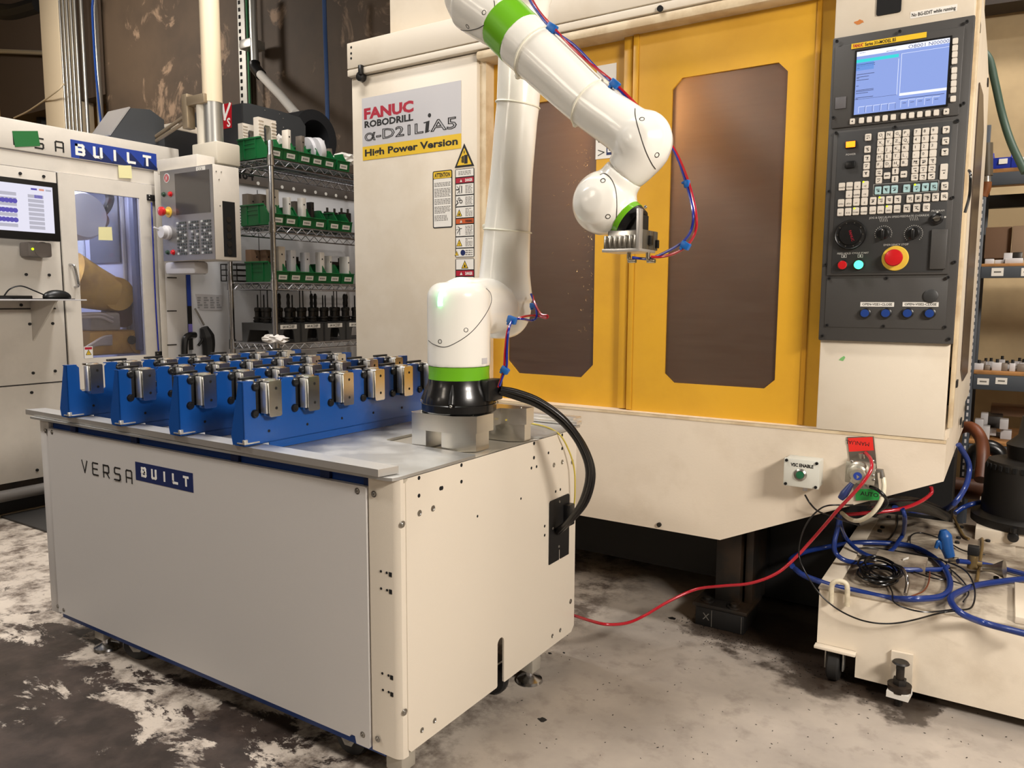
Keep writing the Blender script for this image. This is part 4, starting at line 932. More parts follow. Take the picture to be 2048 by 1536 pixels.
# holes and screws on the side
h = MB()
ZA = lambda x, y: (740+x*.2246, 780+y*.2246)
ZB = lambda x, y: (700+x*.414, 900+y*.414)
for (x, y, r) in ((436, 783, .0055), (436, 941, .0055), (814, 669, .0055), (814, 816, .0055), (628, 876, .006), (641, 873, .006), (957, 1124, .004), (1344, 967, .004), (1461, 475, .006), (1460, 603, .006), (1589, 560, .005), (1437, 695, .005), (1483, 682, .005),
                  (1711, 402, .006), (1711, 521, .006), (1653, 904, .005), (1695, 886, .005), (1555, 1212, .005), (1555, 1293, .005)):
    q = PX(*ZA(x, y), XF); h.cyl(q+Vector((-.001, 0, 0)), q+Vector((.0004, 0, 0)), r, n=12)
h.build('hole_row', holem, cart, stuff=True)
h = MB()
for (x, y) in ((440, 1096), (560, 1054), (1637, 668), (1711, 641)):
    q = PX(*ZA(x, y), XF); h.lathe([(.008, 0), (.0085, .001), (.006, .0012), (.005, .0002), (0, .0002)], q, (1, 0, 0), 16)
for (x, y) in ((347, 1353), (408, 1307), (977, 898), (1015, 870)):
    q = PX(*ZB(x, y), XF); h.lathe([(.007, 0), (.0075, .001), (.0055, .0012), (.0045, .0002), (0, .0002)], q, (1, 0, 0), 16)
h.build('rivet_nut', steel, cart, stuff=True)
for q in [PX(*ZA(290, 1195), XF), PX(*ZA(1800, 640), XF), PX(*ZB(265, 1266), XF), PX(*ZB(1065, 731), XF)]: screw(cart, q, (1, 0, 0))
for (x, y) in ((715, 982), (748, 988), (733-7, 1469), (755.5, 1478), (91, 861.5), (104.5, 864.5), (116, 1213), (128, 1220)): screw(cart, PY(x, y, YC0-.003), (0, -1, 0))
h = MB()
for (x, y) in ((150, 586), (178, 593), (151, 669), (180, 677), (157, 1079), (187, 1089), (160, 1159), (188, 1169)):
    q = PY(*ZB(x, y), YC0); h.cyl(q+Vector((0, .001, 0)), q-Vector((0, .0012, 0)), .0035, n=8)
for (x, y) in ((204, 597), (205, 680), (210, 1093), (211, 1174)):
    q = PY(*ZB(x, y), YC0+.008); h.box(q.x-.004, q.x+.006, YC0-.0008, YC0+.012, q.z-.006, q.z+.006)
h.build('tab_slot', holem, cart, stuff=True)
# word marks
p0 = uvY(167, 935, YC0); b = MB(); FL = FY(YC0-.0042)
va, ve = uvY(166, 918, YC0), uvY(265, 930, YC0)
hgt = uvY(178, 918, YC0)[1]-uvY(178, 942, YC0)[1]; bz = uvY(172, 944, YC0)[1]
xe = uvY(265, 940, YC0)[0]; pit = (xe-.8*hgt*.9-va[0])/4
b.mi = 0; logo(b, 'VERSA', FL, va[0], bz, hgt*.95, pit, .0048, 0, .0008)
r0, r1 = uvY(273, 923, YC0), uvY(389.5, 983.5, YC0); rt = (uvY(273, 923, YC0)[1]+uvY(388, 945.5, YC0)[1])/2; rb = (uvY(274, 960, YC0)[1]+r1[1])/2
b.prism(rect(r0[0], r1[0], rb, rt), FL, 0, .0008, 1)
bw = r1[0]-r0[0]; bh = rt-rb; b.mi = 2; logo(b, 'BUILT', FL, r0[0]+bw*.12, rb+bh*.30, bh*.42, bw*.183, .0075, .0008, .0014)
C('logo_print', b, [blackt, navy, whitet], parent=fpn, label='VERSA in thin black letters and BUILT in white on navy')
# feet and castors
def foot(x, y):
    b = MB(); b.box(x-.028, x+.028, y-.028, y+.028, .045, .12, .003); b.build('leg_tube', M('grey_tube_steel', (176, 170, 158), .4, .3), cart)
    b = MB(); b.lathe([(0, 0), (.042, 0), (.046, .004), (.043, .012), (.02, .022), (.014, .026), (.014, .036), (.018, .038), (.018, .048), (.009, .05), (.009, .07), (0, .07)], (x, y, 0), n=24); b.build('levelling_foot', chrome, cart)
foot(-1.302, 1.475)
for (x, y) in ((195, 1304), (1069, 1366)): q = PZ(x, y, 0); foot(q.x-(.02 if x > 500 else 0), q.y+(.035 if x < 500 else 0))
foot(-2.99, 2.33)
def caster(x, y, rz):
    c, s = math.cos(rz), math.sin(rz); A = Vector((c, s, 0)); B_ = Vector((-s, c, 0)); o = Vector((x, y, 0))
    b = MB(); b.lathe([(0, -.018), (.03, -.018), (.052, -.016), (.058, -.008), (.058, .008), (.052, .016), (.03, .018), (0, .018)], o+Vector((0, 0, .058)), B_, 28); w = b.build('caster_wheel', M('black_rubber_tyre', (24, 24, 25), .45), cart)
    b = MB()
    for sgn in (-1, 1):
        fr = lambda u, v, d, sg=sgn: o+A*u+Vector((0, 0, v))+B_*(sg*.026+d)
        b.prism([(-.03, .125), (.03, .125), (.026, .06), (.012, .038), (-.012, .038), (-.026, .06)], fr, -.0018, .0018)
    b.obox(o+Vector((0, 0, .122)), A, B_, (0, 0, 1), .08, .06, .006); b.build('caster_fork', galv, cart)
    b = MB(); b.cyl(o+Vector((0, 0, .058))-B_*.034, o+Vector((0, 0, .058))+B_*.034, .009, n=6); b.build('axle_bolt', steel, cart)
caster(-2.56, 1.50, .55); caster(-1.50, 1.50, .1); caster(-1.36, 2.0, 0); caster(-2.9, 2.2, 0)
# cable gland plate on the side
g0, g1 = PX(1098, 1003, XF), PX(1137, 992, XF); z1 = PX(1117, 995, XF).z; z0 = PX(1117, 1118, XF).z
b = MB(); ym = (g0.y+g1.y)/2+.006
b.prism([(g0.y, z0), (ym-.008, z0), (ym-.008, z0+.035), (ym+.002, z0+.035), (ym+.002, z0), (g1.y, z0), (g1.y, z1-.006), (g1.y-.006, z1), (g0.y+.006, z1), (g0.y, z1-.006)], FX(XF+.0005), 0, .004); gp = C('gland_plate', b, blackm, 'black cable entry plate')
for (x, y) in ((1686, 995), (1628, 1232)): screw(gp, PX(*ZA(x, y), XF+.0045), (1, 0, 0), SCREWS)
screw(gp, PX(1117.5, 1093, XF+.0045), (1, 0, 0), SCREWS)
b = MB(); b.box(XF+.004, XF+.03, g1.y-.045, g1.y-.006, z1-.105, z1-.03, .004); b.build('gland_hood', blackp, gp)

# ================================================================== racks and vise jaws
def make_rack():
    t = thing('jaw_rack', '', 'rack', (0, 0, 0), 'blue jaw racks on the cart', local=True)
    F0 = FX(0); L, H = 1.066, .183; out = [(0.0, .0), (.088, .0), (.092, -.0215), (.992, -.0215), (.994, .0), (L, .0), (L, H)]
    for k in range(6, -1, -1):
        a, c = .044+.148*k, .136+.148*k
        out += [(c+.008, H), (c, H-.008), (c, .098), (c-.008, .090), (a+.008, .090), (a, .098), (a, H-.008), (a-.008, H)]
    out += [(0, H)]
    b = MB(); b.prism(out, F0, -.003, 0)
    h2 = MB()
    b.build('face_sheet', blue, t)
    b = MB()
    edges = [0]+[v for k in range(7) for v in (.036+.148*k, .144+.148*k)]+[L]
    for k in range(0, 16, 2): b.box(-.024, 0, edges[k], edges[k+1], H, H+.003)
    b.build('top_lip', blue, t, stuff=True)
    for y0, nm in ((0, 'end_flange'), (L-.003, 'end_flange')):
        b = MB(); b.prism([(-.058, .03), (-.052, .004), (-.04, .0), (0, .0), (0, H+.002), (-.018, H+.002)], lambda u, v, d, y0=y0: Vector((u, y0-d, v)), -.003, 0); b.build(nm, blue, t)
    b = MB(); b.box(-.056, 0, .003, L-.003, 0, .003); b.build('base_flange', blue, t)
    b = MB(); b.box(-.03, .006, -.003, .05, .006, .010, .001); b.box(-.004, .006, -.004, .008, .006, .02, .001); b.build('lit_gap_tab', alubar, t)  # pale tab stands in for the lit gap under the rack front
    for k in range(7):
        b = MB(); b.cyl((-.002, .088+.148*k, .034), (.0006, .088+.148*k, .034), .0045, n=10); b.build('face_hole', holem, t)
    return t
def make_jaws(full=True):
    t = thing('vise_jaw_set', '', 'vise jaws', (0, 0, 0), 'aluminium jaw sets in the blue racks', local=True)
    b = MB(); b.prism([(-.002, .0), (.004, -.003), (.040, -.003), (.044, .001), (.044, .098), (.041, .102), (.001, .102), (-.002, .098)], FX(.034), -.024, 0)
    b.box(-.022, .012, -.001, .043, .098, .106, .002); b.build('front_jaw', alu, t)
    b = MB()
    for z in (.022, .080): b.cyl((.033, .024, z), (.0343, .024, z), .0045, n=12)
    b.build('bolt_hole', holem, t, stuff=True)
    b = MB(); b.box(.006, .03, -.010, -.004, .008, .098, .001); b.build('inner_jaw', alubar, t)
    if full:
        b = MB(); b.box(-.014, -.008, -.048, .05, -.01, .1, .002); b.build('back_plate', blackm, t)
        for (y, z) in ((-.028, .008), (-.024, .086), (.052, .014), (.052, .082)):
            b = MB(); b.lathe([(0, -.012), (.011, -.012), (.0125, -.008), (.0125, .004), (.010, .008), (.004, .009), (0, .007)], (0, y, z), (1, 0, 0), 16); b.build('bumper', blackp, t)
        b = MB(); b.box(-.050, -.036, -.045, .030, .104, .112, .003); b.build('handle_bar', blackp, t)
        b = MB(); b.box(-.045, -.02, -.03, -.01, .096, .104, .001); b.build('bright_shim', alubar, t)
    return t
RX = [-1.812, -2.115, -2.439, -2.76]
RL = ['blue sheet metal rack nearest the robot, holding a row of aluminium jaws', 'blue jaw rack second from the robot', 'blue jaw rack third from the robot', 'blue jaw rack farthest from the robot, with one open slot at its front end']
rk = make_rack(); rk.location = Vector((RX[0], 1.40, .876))*S; rk['label'] = RL[0]
for i in (1, 2, 3): dup(rk, (RX[i], 1.40, .876), RL[i])
jp = make_jaws(); used = False
ORD = ['first', 'second', 'third', 'fourth', 'fifth', 'sixth', 'last']
RN = ['nearest the robot', 'second from the robot', 'third from the robot', 'farthest from the robot']
for i in range(4):
    for k in range(7):
        loc = (RX[i], 1.40+.066+.148*k, .876+.083); lb = 'aluminium jaw set, %s from the front, in the blue rack %s' % (ORD[k] if k < 6 else 'seventh', RN[i])
        if i == 3 and k == 0:
            o = make_jaws(False); o.location = Vector(loc)*S; o['label'] = 'bare aluminium jaw hanging in the open front slot of the farthest blue rack'; continue
        if not used: jp.location = Vector(loc)*S; jp['label'] = lb; used = True
        else: dup(jp, loc, lb)

# ================================================================== the robot
RX0, RY0 = -1.417, 1.895; Y1 = 2.135; ZP = .956
ped = thing('robot_pedestal', 'stepped aluminium block pedestal bolted under the black robot base', 'pedestal', (RX0, RY0, .847))
up = [(-1.53, 1.80), (-1.52, 1.79), (-1.365, 1.79), (-1.302, 1.828), (-1.302, 1.915), (-1.345, 1.915), (-1.345, 2.02), (-1.30, 2.03), (-1.27, 2.055), (-1.27, 2.10), (-1.55, 2.10), (-1.55, 1.98), (-1.53, 1.95)]
b = MB(); b.prism(up, FZ(.902), 0, .052); b.build('upper_block', alu, ped)
b = MB(); b.prism([(-1.525, 1.796), (-1.47, 1.796), (-1.47, 1.9), (-1.525, 1.9)], FZ(.8465), 0, .0545); b.build('foot_block', alu, ped)
b = MB(); b.prism([(-1.41, 1.796), (-1.367, 1.796), (-1.308, 1.832), (-1.308, 1.9), (-1.41, 1.9)], FZ(.8465), 0, .0545); b.build('foot_block', alu, ped)
b = MB(); b.prism([(-1.44, 2.03), (-1.32, 2.03), (-1.278, 2.058), (-1.278, 2.095), (-1.54, 2.095), (-1.54, 2.03)], FZ(.8465), 0, .0545); b.build('foot_block', alu, ped)
for (x, y) in ((-1.50, 1.815), (-1.335, 1.85), (-1.30, 2.07)): screw(ped, (x, y, .954), (0, 0, 1), SCREWS)

rob = thing('collaborative_robot', 'large white collaborative robot arm with lime green bands on a black base', 'robot', (RX0, RY0, ZP))
def Rb(name, mb, mt, label=None, parent=None, **k): return mb.build(name, mt, parent or rob, label=label, **k)
zc = lambda y: PY(918, y, RY0).z
b = MB(); zr = zc(803); zg0 = zc(757); zg1 = zc(731)
b.lathe([(0, ZP), (.112, ZP), (.116, ZP+.004), (.116, zr-.002), (.113, zr), (.112, zr+.012), (.107, zr+.03), (.101, zr+.046), (.097, zr+.06), (.0955, zg0+.001), (0, zg0+.001)], (RX0, RY0, 0), (0, 0, 1), 64)
base = Rb('base_casting', b, blackg, 'flared gloss black base')
for a in (-98, -8, 82, 172):
    d = Vector((math.cos(math.radians(a+43-10)), math.sin(math.radians(a+43-10)), 0)); b = MB()
    b.tube([Vector((RX0, RY0, zr+.004))+d*.112, Vector((RX0, RY0, zr+.03))+d*.103, Vector((RX0, RY0, zr+.062))+d*.096], [.011, .010, .002], n=10); b.build('bolt_recess', blackp, base)
    screw(base, Vector((RX0, RY0, zr+.001))+d*.120, d, SCREWS)
b = MB(); b.box(RX0+.085, RX0+.125, RY0-.02, RY0+.06, zr+.01, zr+.075, .006); cb = Rb('connector_box', b, blackp)
b = MB(); b.lathe([(0, zg0), (.0945, zg0), (.0935, (zg0+zg1)/2), (.0945, zg1), (0, zg1)], (RX0, RY0, 0), (0, 0, 1), 64); Rb('green_band', b, green, 'lime green band above the black base')
# J1 / J2 shoulder
b = MB(); zt_ = zc(563)-.0; r = .097
prof = [(0, zg1), (r, zg1), (r, zt_-.048)]+[(r-.045+.045*math.cos(t), zt_-.048+.045*math.sin(t)) for t in [math.radians(k) for k in (15, 30, 45, 60, 75, 90)]]+[(0, zt_-.001)]
b.lathe(prof, (RX0, RY0, 0), (0, 0, 1), 64)
zj = PY(1003, 612, Y1).z
b.cyl((RX0, RY0, zj), (RX0, Y1-.03, zj), .090, .090, 48)
shoulder, bv1 = voxel(b, 'shoulder_housing', robotw, rob, .0052, 8)
# upper arm with the J2 disc
def pt(x, y, Y): return PY(x, y, Y)
b = MB()
arm = [(1008, 600, 58), (1009, 565, 53), (1010, 535, 50), (1015, 457, 46.5), (1023, 351, 42.5), (1032, 246, 42.5), (1036, 207, 43), (1041, 120, 45), (1046, 40, 50), (1050, -20, 54)]
P_ = [pt(x, y, Y1) for x, y, r_ in arm]; R_ = [rpx(r_, p) for (x, y, r_), p in zip(arm, P_)]
b.tube(P_, R_, n=40)
c = pt(1000, 618, Y1); b.lathe([(0, -.07), (.075, -.07), (.096, -.045), (.100, 0), (.098, .04), (.08, .062), (0, .07)], c, (0, 1, 0), 48)
e1 = pt(1050, -20, Y1); e0 = pt(955, 5, RY0)
b.lathe([(0, .075), (.06, .07), (.082, .04), (.085, -.04), (.085, -.12), (0, -.12)], e1, (0, 1, 0), 48)
upper, bv2 = voxel(b, 'upper_arm', robotw, rob, .0055, 8)
# elbow housing, forearm
b = MB()
el = [(948, 0, 62), (975, 22, 58), (1008, 46, 54)]
b.lathe([(0, -.085), (.04, -.078), (.075, -.055), (.092, -.02), (.095, .03), (.09, .10), (0, .12)], pt(952, -8, RY0), (0, 1, 0), 48)
P_ = [pt(x, y, RY0) for x, y, r_ in el]; R_ = [rpx(r_, p) for (x, y, r_), p in zip(el, P_)]
b.tube(P_, R_, n=40, smooth=False)
elbow, bv3 = voxel(b, 'elbow_housing', robotw, rob, .0052, 8)
b = MB(); g = [(1007, 45, 53.5), (1042, 80, 54.0)]; P_ = [pt(x, y, RY0) for x, y, r_ in g]; b.tube(P_, [rpx(53.6, P_[0]), rpx(54.2, P_[1])], n=48, smooth=False); Rb('green_band', b, green, 'lime green band below the elbow')
b = MB()
fa = [(1040, 78, 54.5), (1080, 114, 53.5), (1122, 153, 52), (1180, 206, 49.5), (1240, 250, 50), (1272, 274, 53)]
P_ = [pt(x, y, RY0) for x, y, r_ in fa]; R_ = [rpx(r_, p) for (x, y, r_), p in zip(fa, P_)]
b.tube(P_, R_, n=40)
wr_ = [(1272, 272, 55), (1284, 286, 57), (1283, 300, 56), (1270, 322, 48), (1249, 347, 42)]
P_ = [pt(x, y, RY0) for x, y, r_ in wr_]; R_ = [rpx(r_, p) for (x, y, r_), p in zip(wr_, P_)]
b.tube(P_, R_, n=40)
q = pt(1284, 284, RY0); b.lathe([(0, -.072), (.04, -.066), (.072, -.035), (.082, 0), (.072, .035), (.04, .066), (0, .072)], q, (0, 1, 0), 40)
fore, bv4 = voxel(b, 'forearm', robotw, rob, .0052, 8)
b = MB()
wj = [(1250, 346, 41.5), (1236, 366, 44), (1220, 388, 52), (1210, 402, 57)]
P_ = [pt(x, y, RY0) for x, y, r_ in wj]; R_ = [rpx(r_, p) for (x, y, r_), p in zip(wj, P_)]
b.tube(P_, R_, n=40)
q = pt(1209, 406, RY0); b.lathe([(0, -.085), (.03, -.082), (.06, -.066), (.082, -.03), (.086, 0), (.082, .03), (.06, .066), (.03, .08), (0, .085)], q, (0, 1, 0), 40)
sb = [(1209, 406, 50), (1235, 426, 44), (1252, 439, 40.5)]
P_ = [pt(x, y, RY0) for x, y, r_ in sb]; R_ = [rpx(r_, p) for (x, y, r_), p in zip(sb, P_)]; b.tube(P_, R_, n=40, smooth=False)
wrist, bv5 = voxel(b, 'wrist_housing', robotw, rob, .0048, 8)
def along(x0, y0, x1, y1, r0, r1, name, mt, lab=None, n=40):
    a, c = pt(x0, y0, RY0), pt(x1, y1, RY0); bb = MB(); bb.cyl(a, c, rpx(r0, a), rpx(r1, c), n); return Rb(name, bb, mt, lab)
along(1251, 438.5, 1259, 444.5, 41, 40, 'green_band', green, 'lime green band at the wrist')
along(1259, 444, 1271, 453, 39, 36, 'tool_flange', blackp, 'black tool flange')
# seams, screw recesses and status light laid on the shells
def surf(bv, pts, parent, name, mt, r, lift=0., n=6, lab=None, sub=4):
    o = []
    for (x, y) in pts:
        h_ = onto(bv, x, y, lift)
        if h_: o.append(h_[0])
    if len(o) < 2: return None
    bb = MB(); bb.tube(o, r, n=n, sub=sub); return bb.build(name, mt, parent, label=lab)
def dens(pts, k=4):
    o = []
    P2 = [pts[0]]+list(pts)+[pts[-1]]
    for i in range(1, len(P2)-2):
        for j in range(k):
            t = j/k; f_ = lambda a, b_, c_2, d: .5*(2*b_+(c_2-a)*t+(2*a-5*b_+4*c_2-d)*t*t+(3*b_-a-3*c_2+d)*t**3)
            o.append((f_(P2[i-1][0], P2[i][0], P2[i+1][0], P2[i+2][0]), f_(P2[i-1][1], P2[i][1], P2[i+1][1], P2[i+2][1])))
    return o+[pts[-1]]
surf(bv1, dens([(972, 577), (981, 587), (982, 606), (969, 632), (946, 661), (920, 681), (891, 694), (868, 689), (857, 681)]), shoulder, 'cover_seam', seam, .0012)
surf(bv3, dens([(988, 1), (989, 12), (985, 28), (975, 44), (960, 55), (944, 60), (928, 61), (917, 58)]), elbow, 'cover_seam', seam, .0012)
surf(bv4, dens([(1270, 217), (1270, 226), (1272, 239), (1280, 268), (1291, 301), (1303, 326.5), (1311, 338)]), fore, 'cover_seam', seam, .0012)
surf(bv5, dens([(1200, 350), (1209, 347), (1221, 356), (1230, 375), (1233.4, 399), (1233, 432), (1229, 451), (1219, 463)]), wrist, 'cover_seam', seam, .0012)
surf(bv1, dens([(880.5, 612), (880, 603), (882, 590), (888, 578), (897, 570.5), (907, 566.5), (912, 565)]), shoulder, 'status_light', led_s, .0095, -.0035, n=12, lab='glowing white green status light')
h_ = onto(bv1, 882, 590, .03)
lp = bpy.data.lights.new('status_glow', 'POINT'); lp.energy = .025; lp.color = (.25, 1, .5); lp.shadow_soft_size = .012; lo = bpy.data.objects.new('status_glow', lp); COL.objects.link(lo); lo.location = h_[0]*S
for (bv, par, x, y) in ((bv1, shoulder, 932, 660), (bv1, shoulder, 880, 683), (bv3, elbow, 968, 25), (bv3, elbow, 935, 53), (bv4, fore, 1284, 238), (bv4, fore, 1314, 310), (bv5, wrist, 1206, 361), (bv5, wrist, 1216, 433)):
    h_ = onto(bv, x, y)
    if h_:
        bb = MB(); bb.lathe([(0, -.004), (.0065, -.004), (.0068, .0006), (.0055, .0008), (.0045, -.001), (0, -.001)], h_[0], h_[1], 14); bb.build('cover_screw', dsteel, par)
b = MB(); h_ = onto(bv1, 969, 722); 
if h_: b.obox(h_[0], h_[1].cross(Vector((0, 0, 1))), h_[1], (0, 0, 1), .026, .002, .018); b.build('rating_label', stickg, shoulder)
# nylon ties
def ring_at(a, c, rad, par, r=.0026, flip=1):
    d = (c-a).normalized(); e = d.orthogonal().normalized(); f_ = d.cross(e); bb = MB()
    pts_ = [a+(e*math.cos(t)+f_*math.sin(t))*rad for t in [k*math.pi/16 for k in range(33)]]
    bb.tube(pts_, r, n=6, smooth=False); bb.build('nylon_tie', tiew, par)
def headed(x, y, Y, par):
    q = PY(x, y, Y); bb = MB(); bb.obox(q, (1, 0, .3), (0, 1, 0), (-.3, 0, 1), .018, .014, .014, .003); bb.build('tie_head', tiew, par)
for (x0, y0, x1, y1, rp, Y, par) in ((1035.5, 210, 1037, 200, 44.5, Y1, upper), (1015, 462, 1016, 450, 48, Y1, upper), (1072, 106, 1080, 113, 56, RY0, fore), (1180, 206, 1186, 211, 50.5, RY0, fore)):
    a, c = pt(x0, y0, Y), pt(x1, y1, Y); ring_at(a, c, rpx(rp, a), par)
headed(1037, 152, RY0-.01, fore); headed(1152, 248, RY0-.01, fore); headed(971, 452, Y1-.03, upper)
surf(bv2, dens([(1010, 587), (1016, 600), (1020, 620), (1019, 635)]), upper, 'nylon_tie', tiew, .0035)
# gripper
gr = thing('gripper', 'aluminium pneumatic gripper with ribbed body and brass elbows under the robot wrist', 'gripper', pt(1262, 495, RY0))
a0, a1 = pt(1224, 478, RY0), pt(1296, 503, RY0)
d0, d1 = pt(1299, 461, RY0-.0), pt(1336, 500, RY0-.0); zt2 = PX(1300, 461, a1.x).z
b = MB(); b.box(a0.x+.008, a1.x-.010, RY0-.044, RY0+.05, a1.z+.006, zt2, .003)
for k in range(7):
    x = a0.x+.006+(a1.x-a0.x-.02)*k/6; b.box(x-.003, x+.004, RY0-.056, RY0-.043, a1.z+.006, a0.z+.004, .001)
b.build('ribbed_body', alu, gr)
b = MB(); b.box(a0.x-.002, a1.x, RY0-.056, RY0+.05, a1.z-.002, a1.z+.006, .001); b.build('bottom_plate', alubar, gr)
c0 = pt(1292, 416, RY0-.05); b = MB(); b.box(a1.x-.010, a1.x, RY0-.058, RY0-.036, a1.z+.004, c0.z, .002); b.build('side_plate', alubar, gr)
b = MB(); b.prism([(a1.x-.075, a1.z+.06), (a1.x-.011, a1.z+.05), (a1.x-.011, c0.z-.012), (a1.x-.035, c0.z-.008)], FY(RY0-.035), -.06, 0); b.build('adapter_block', blackp, gr)
ox_ = M('grey_oxide_steel', (108, 102, 90), .35, .6)
for (y0_, y1_) in ((-.036, .004), (.006, .034), (.036, .062)): b = MB(); b.box(a1.x-.010, a1.x+.001, RY0+y0_, RY0+y1_, a1.z+.005, zt2, .0015); b.build('jaw_carrier', ox_, gr)
for (y0_, y1_, f0, f1) in ((-.006, .016, .3, .75), (.044, .058, .2, .6)): hh_ = zt2-a1.z; b = MB(); b.box(a1.x+.0, a1.x+.008, RY0+y0_, RY0+y1_, a1.z+hh_*f0, a1.z+hh_*f1, .002); b.build('latch_pad', blackp, gr)
for (x, y) in ((1258, 505), (1296, 505)):
    q = pt(x, y, RY0-.03); b = MB(); b.cyl(q, q-Vector((0, 0, .016)), .0055, n=12); b.tube([q-Vector((0, 0, .014)), q-Vector((0, 0, .022)), q-Vector((-.02, 0, .022))], .0055, smooth=False, n=10); b.build('air_elbow', M('nickel_brass', (190, 180, 160), .25, 1), gr)
screw(gr, pt(1291, 414, RY0-.05), (0, -1, 0), SCREWS)
# air tubes with blue clips
def hose(name, l, r, mt, label, cat='hose', n=8, group=None):
    o = MB().tube(pxpath(l), r, n=n).build(name, mt); return tag(o, label, cat, group)
y_ = RY0-.02
hose('red_air_tube', [(1058, -12, y_+.1), (1078, 22, y_+.06), (1106, 54, y_), (1160, 110, y_), (1229, 166, y_), (1285, 222, y_+.04), (1318, 258, y_+.1), (1352, 305, y_+.1), (1378, 368, y_+.04), (1392, 430, y_), (1390, 465, y_), (1372, 493, y_), (1345, 508, y_), (1320, 514, y_), (1302, 513.5, y_-.01)], .0036, redh, 'red air tube following the robot forearm down to the gripper')
hose('blue_air_tube', [(1052, -12, y_+.1), (1072, 20, y_+.06), (1104, 58, y_), (1150, 92, y_), (1195, 138, y_), (1229, 170, y_), (1283, 224, y_+.04), (1318, 262, y_+.1), (1350, 305, y_+.1), (1373, 370, y_+.04), (1386, 425, y_), (1382, 460, y_), (1364, 485, y_), (1330, 505, y_), (1300, 517, y_), (1280, 517, y_), (1264, 515, y_-.01)], .0036, blueh, 'blue air tube following the robot forearm down to the gripper')
yl = RY0+.03
hose('red_air_tube', [(1066, 592, Y1-.02), (1070, 606, Y1-.04), (1082, 628, Y1-.06), (1095, 631, Y1-.06), (1092, 636, Y1-.06), (1070, 631, Y1-.06), (1045, 634, yl+.06), (1024, 644, yl+.04), (1015, 662, yl), (1010, 700, yl), (1008, 735, yl), (1003, 755, yl), (996, 774, yl)], .0036, redh, 'red air tube looping beside the robot shoulder down to the base')
hose('blue_air_tube', [(1062, 588, Y1-.02), (1071, 612, Y1-.04), (1073, 634, Y1-.06), (1062, 641, Y1-.06), (1045, 638, yl+.06), (1026, 640, yl+.04), (1017, 662, yl), (1014, 700, yl), (1013, 735, yl), (1006, 752, yl), (999, 772, yl)], .0036, blueh, 'blue air tube looping beside the robot shoulder down to the base')
for i, (x, y, Y, s_, an, lb) in enumerate(((1104, 56, y_, .030, .6, 'blue clip on the upper end of the forearm'), (1230, 168, y_, .026, .7, 'blue clip half way along the forearm'), (1374, 368, y_+.04, .02, 1.4, 'blue clip on the hanging tubes beside the wrist'), (1371, 491, y_, .024, .5, 'lowest blue clip on the tubes below the gripper'),
                                      (1067, 611, Y1-.03, .022, 0, 'light blue clip on the right edge of the robot shoulder'), (1024, 640, yl+.04, .03, .3, 'blue clip on the tie across the robot shoulder'), (1010, 740, yl, .026, .6, 'blue clip on the tubes just above the black base'))):
    q = PY(x, y, Y); ax = Vector((math.cos(an), 0, -math.sin(an))); az = Vector((math.sin(an), 0, math.cos(an)))
    t = thing('tube_clip', lb, 'clip', q, 'blue tube clips on the robot')
    MB().obox(q, ax, (0, 1, 0), az, s_, .016, s_*.75, .003).build('clip_body', bluec, t)
    MB().obox(q-ax*s_*.25-az*s_*.45, ax, (0, 1, 0), az, s_*.3, .014, s_*.35, .002).build('clip_tail', bluec, t)
# black cable bundle
for i in range(5):
    o_ = [(0, 0, 0), (.012, .012, -.004), (-.006, .02, -.010), (.014, -.008, .008), (.004, .006, .012)][i]
    pts_ = [PY(998, 782, 1.93), PY(1028, 790, 1.96), PY(1075, 808, 2.0), PY(1125, 845, 2.04), PY(1160, 893, 2.08), PY(1176, 945, 2.12), PY(1164, 1000, 2.16), PY(1138, 1040, 2.18), PX(1112, 1062+i, XF+.004)]
    pts_ = [p+Vector(o_)*(1 if 0 < k < 7 else .5 if k == 7 else .7) for k, p in enumerate(pts_)]
    o = MB().tube(pts_, .0085 if i < 3 else .007, n=10).build('black_cable', blackc)
    tag(o, 'thick black cable arching from the robot base to the cart side', 'cable', 'black cable bundle')
pts_ = [PY(1012, 840, 2.02), PZ(1050, 845, .86), PZ(1090, 853, .858), PX(1118, 868, XF+.006), PX(1135, 895, XF+.02), PX(1147, 930, XF+.028), PX(1150, 968, XF+.03), PX(1146, 1020, XF+.02), PX(1122, 1062, XF+.006)]
o = MB().tube(pts_, .0028).build('ground_wire', M('yellow_green_wire', (196, 176, 70), .4)); tag(o, 'thin yellow green wire hanging over the cart edge beside the black cables', 'wire')
# ================================================================== printed cell at far left
XE = -4.9
FE = FX(XE); UE = lambda x, y: uvX(x, y, XE)
en = thing('robot_cell', 'pale sheet metal robot cell marked VERSA BUILT with a glazed door at far left', 'robot cell', (XE, 2.4, 0))
def E_(name, mb, mt, label=None, parent=None, **k): return mb.build(name, mt, parent or en, label=label, **k)
ze0, ze1 = .205, 2.318; YE0, YE1 = .9, 3.32
dl0 = UE(112, 345)[0]; dl1 = UE(301, 371)[0]; dzt = UE(112, 345)[1]; dzb = .72
w0, w1 = UE(156, 550)[0], UE(283, 550)[0]; wzt = UE(145, 381)[1]; wzb = UE(166, 717)[1]
b = MB(); b.box(XE-.03, XE, YE0, dl0, ze0, dzt+.002, .002); E_('front_sheet', b, encb)
b = MB(); b.box(XE-.03, XE, dl0, dl1, ze0, dzb, .002); E_('front_sheet', b, encb)
b = MB(); b.box(XE-.03, XE, dl1, YE1, ze0, dzt+.002, .002); E_('front_sheet', b, encb)
b = MB(); b.box(XE-.03, XE+.012, YE0, YE1, 2.145, ze1, .006); sgn = E_('sign_band', b, encb)
b = MB(); b.box(XE-.03, XE, YE0, YE1, dzt+.004, 2.142); E_('front_sheet', b, encb)
